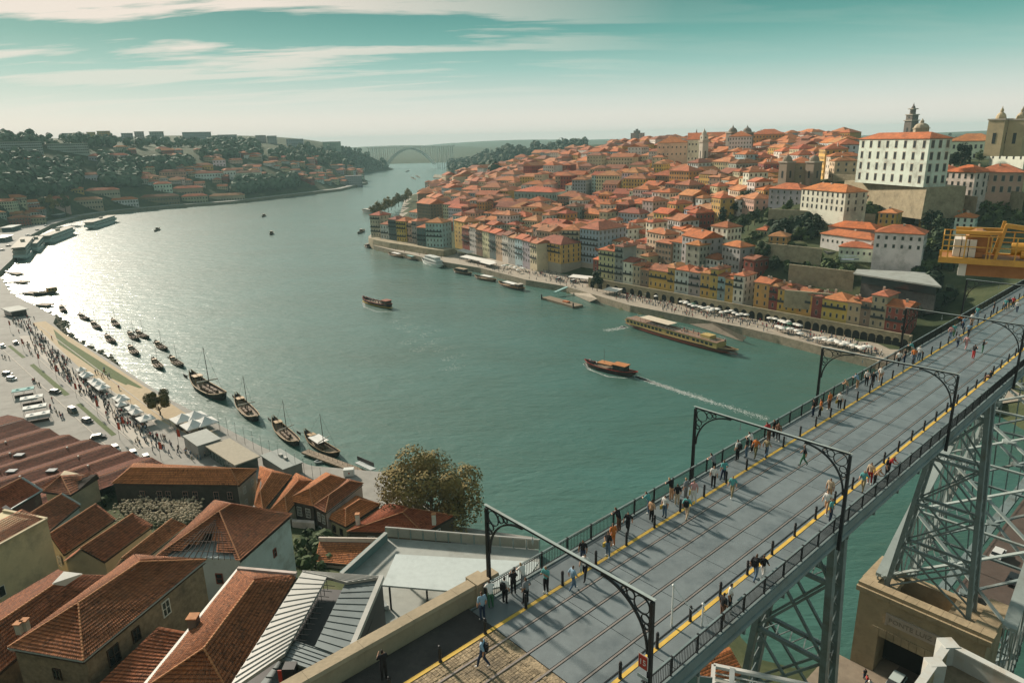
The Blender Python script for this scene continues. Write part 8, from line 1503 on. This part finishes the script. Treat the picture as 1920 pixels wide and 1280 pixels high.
ro, q = near_house('orange_roofed_shed', 'orange tiled roof seen under the bridge railing beside the iron pier', [[(1290, 1300, 17), (1395, 1262, 17), (1368, 1212, 19), (1300, 1240, 19)]], [(1290, 1300, 17), (1395, 1262, 17), (1368, 1212, 17), (1300, 1240, 17)], 9, PLAS, (.5, .45, .35), tm=T_ORG, cat='shed')
wb = thing('white_parapet_roof', atz(1800, 1250, 38), 'rusty white-walled roof terrace with stone pillar at the bottom right corner', 'terrace'); zb_ = 40.0; WR = mat('stained_white_wall', (.52, .53, .50), .8, var=.12, vs=.7, dirt=(.33, .23, .13), dsc=.35); OCH = mat('lichen_stone', (.40, .32, .2), .9, var=.3, vs=1.2)
c0, c1, c2 = Vector(atz(1778, 1207, zb_)), Vector(atz(1960, 1300, zb_)), Vector(atz(1712, 1300, zb_))
for p, q_, m_ in ((c0, c1, WR), (c0, c2, OCH)): MB().beam(p + Vector((0, 0, -.9)), q_ + Vector((0, 0, -.9)), .5, 1.8).build('wall', m_, wb); MB().beam(p + Vector((0, 0, .07)), q_ + Vector((0, 0, .07)), .7, .14).build('coping', WR, wb)
MB().box(c0.x - .7, c0.x + .7, c0.y - .7, c0.y + .7, zb_ - 2, zb_ + .2).build('pillar', WR, wb); MB().box(c2.x * .4 + c0.x * .6 - .7, c2.x * .4 + c0.x * .6 + .7, c2.y * .4 + c0.y * .6 - .6, c2.y * .4 + c0.y * .6 + .6, zb_ - 2, zb_ + .16).build('pillar', WR, wb)
MB().prism([(p.x, p.y) for p in (c0, c1, c1 + Vector((0, -8, 0)), c2 + Vector((0, -3, 0)), c2)], 10, zb_ - 1.8).build('floor', mat('roof_gravel', (.24, .19, .13), .95, var=.3), wb)
# street under the bridge, walkers and cars there
tag(MB().prism([tuple(brp(u, v)[:2]) for u, v in ((-33, 58), (-13, 56), (-12, 94.3), (-19.92, 94.3), (-19.92, 104), (-27.08, 104), (-27.08, 94.3), (-33, 94.3))], 5, 10.2).build('lower_street', mat('lower_street_paving', (.23, .185, .135), .9, var=.2, vs=.5, dirt=(.13, .10, .075), dsc=.2)), kind='structure')
car(brp(-23.6, 93.2, 10.64), math.pi / 2 - YAW - math.pi, (.42, .5, .48), (.45, .52, .5), 'pale teal car driving out of the stone portal', None, False, 'car')
for i, (u, v) in enumerate([(-27.3, 92), (-26.6, 91), (-26, 90.4), (-28.6, 80), (-27, 76), (-23, 72), (-29, 70), (-21, 78)]): person(brp(u, v, 10.25), i * 1.3, 'walk' if i % 2 else 'stand', ['black', 'red', 'white', 'blue', 'black', 'white', 'grey', 'red'][i], 'navy', 'small walker on the street %s' % ['by the portal mouth in black', 'by the portal mouth in red', 'by the portal mouth in white', 'below the bridge in blue', 'below the bridge in black', 'below the bridge in white', 'below the bridge in grey', 'below the bridge in red'][i], None, low=True)
for i, (u, v, c) in enumerate([(-22.5, 122, WH), (-18.5, 133, DK), (-22.5, 140, WH), (-18.5, 118, (.4, .41, .4))]): car(brp(u, v, LD), math.pi / 2 - YAW, c, c, ['white car first on the lower deck', 'black car on the lower deck', 'white car farther along the lower deck', 'silver car nearest on the lower deck'][i], 'cars on the lower deck', False, 'car')
car(atz(692, 1150, 34.05), .6, (.32, .35, .35), (.25, .28, .28), 'grey car parked on the terrace under the white canopy', None, False, 'parked_car')
# ================================================================ the hazy air
hz = MB().box(-5400, 5400, -300, 8200, -7, 150).mesh('haze', None if False else mat('haze_dummy', (1, 1, 1)))
hm = bpy.data.materials.new('haze'); hm.use_nodes = True; hn = hm.node_tree.nodes; hn.clear(); ho = hn.new('ShaderNodeOutputMaterial'); hv = hn.new('ShaderNodeVolumePrincipled'); hv.inputs['Color'].default_value = (.52, .78, .80, 1); hv.inputs['Density'].default_value = .00011; hv.inputs['Anisotropy'].default_value = 0.0
hm.node_tree.links.new(hv.outputs[0], ho.inputs['Volume']); hz.materials.clear(); hz.materials.append(hm)
tag(put('haze', hz), kind='stuff')
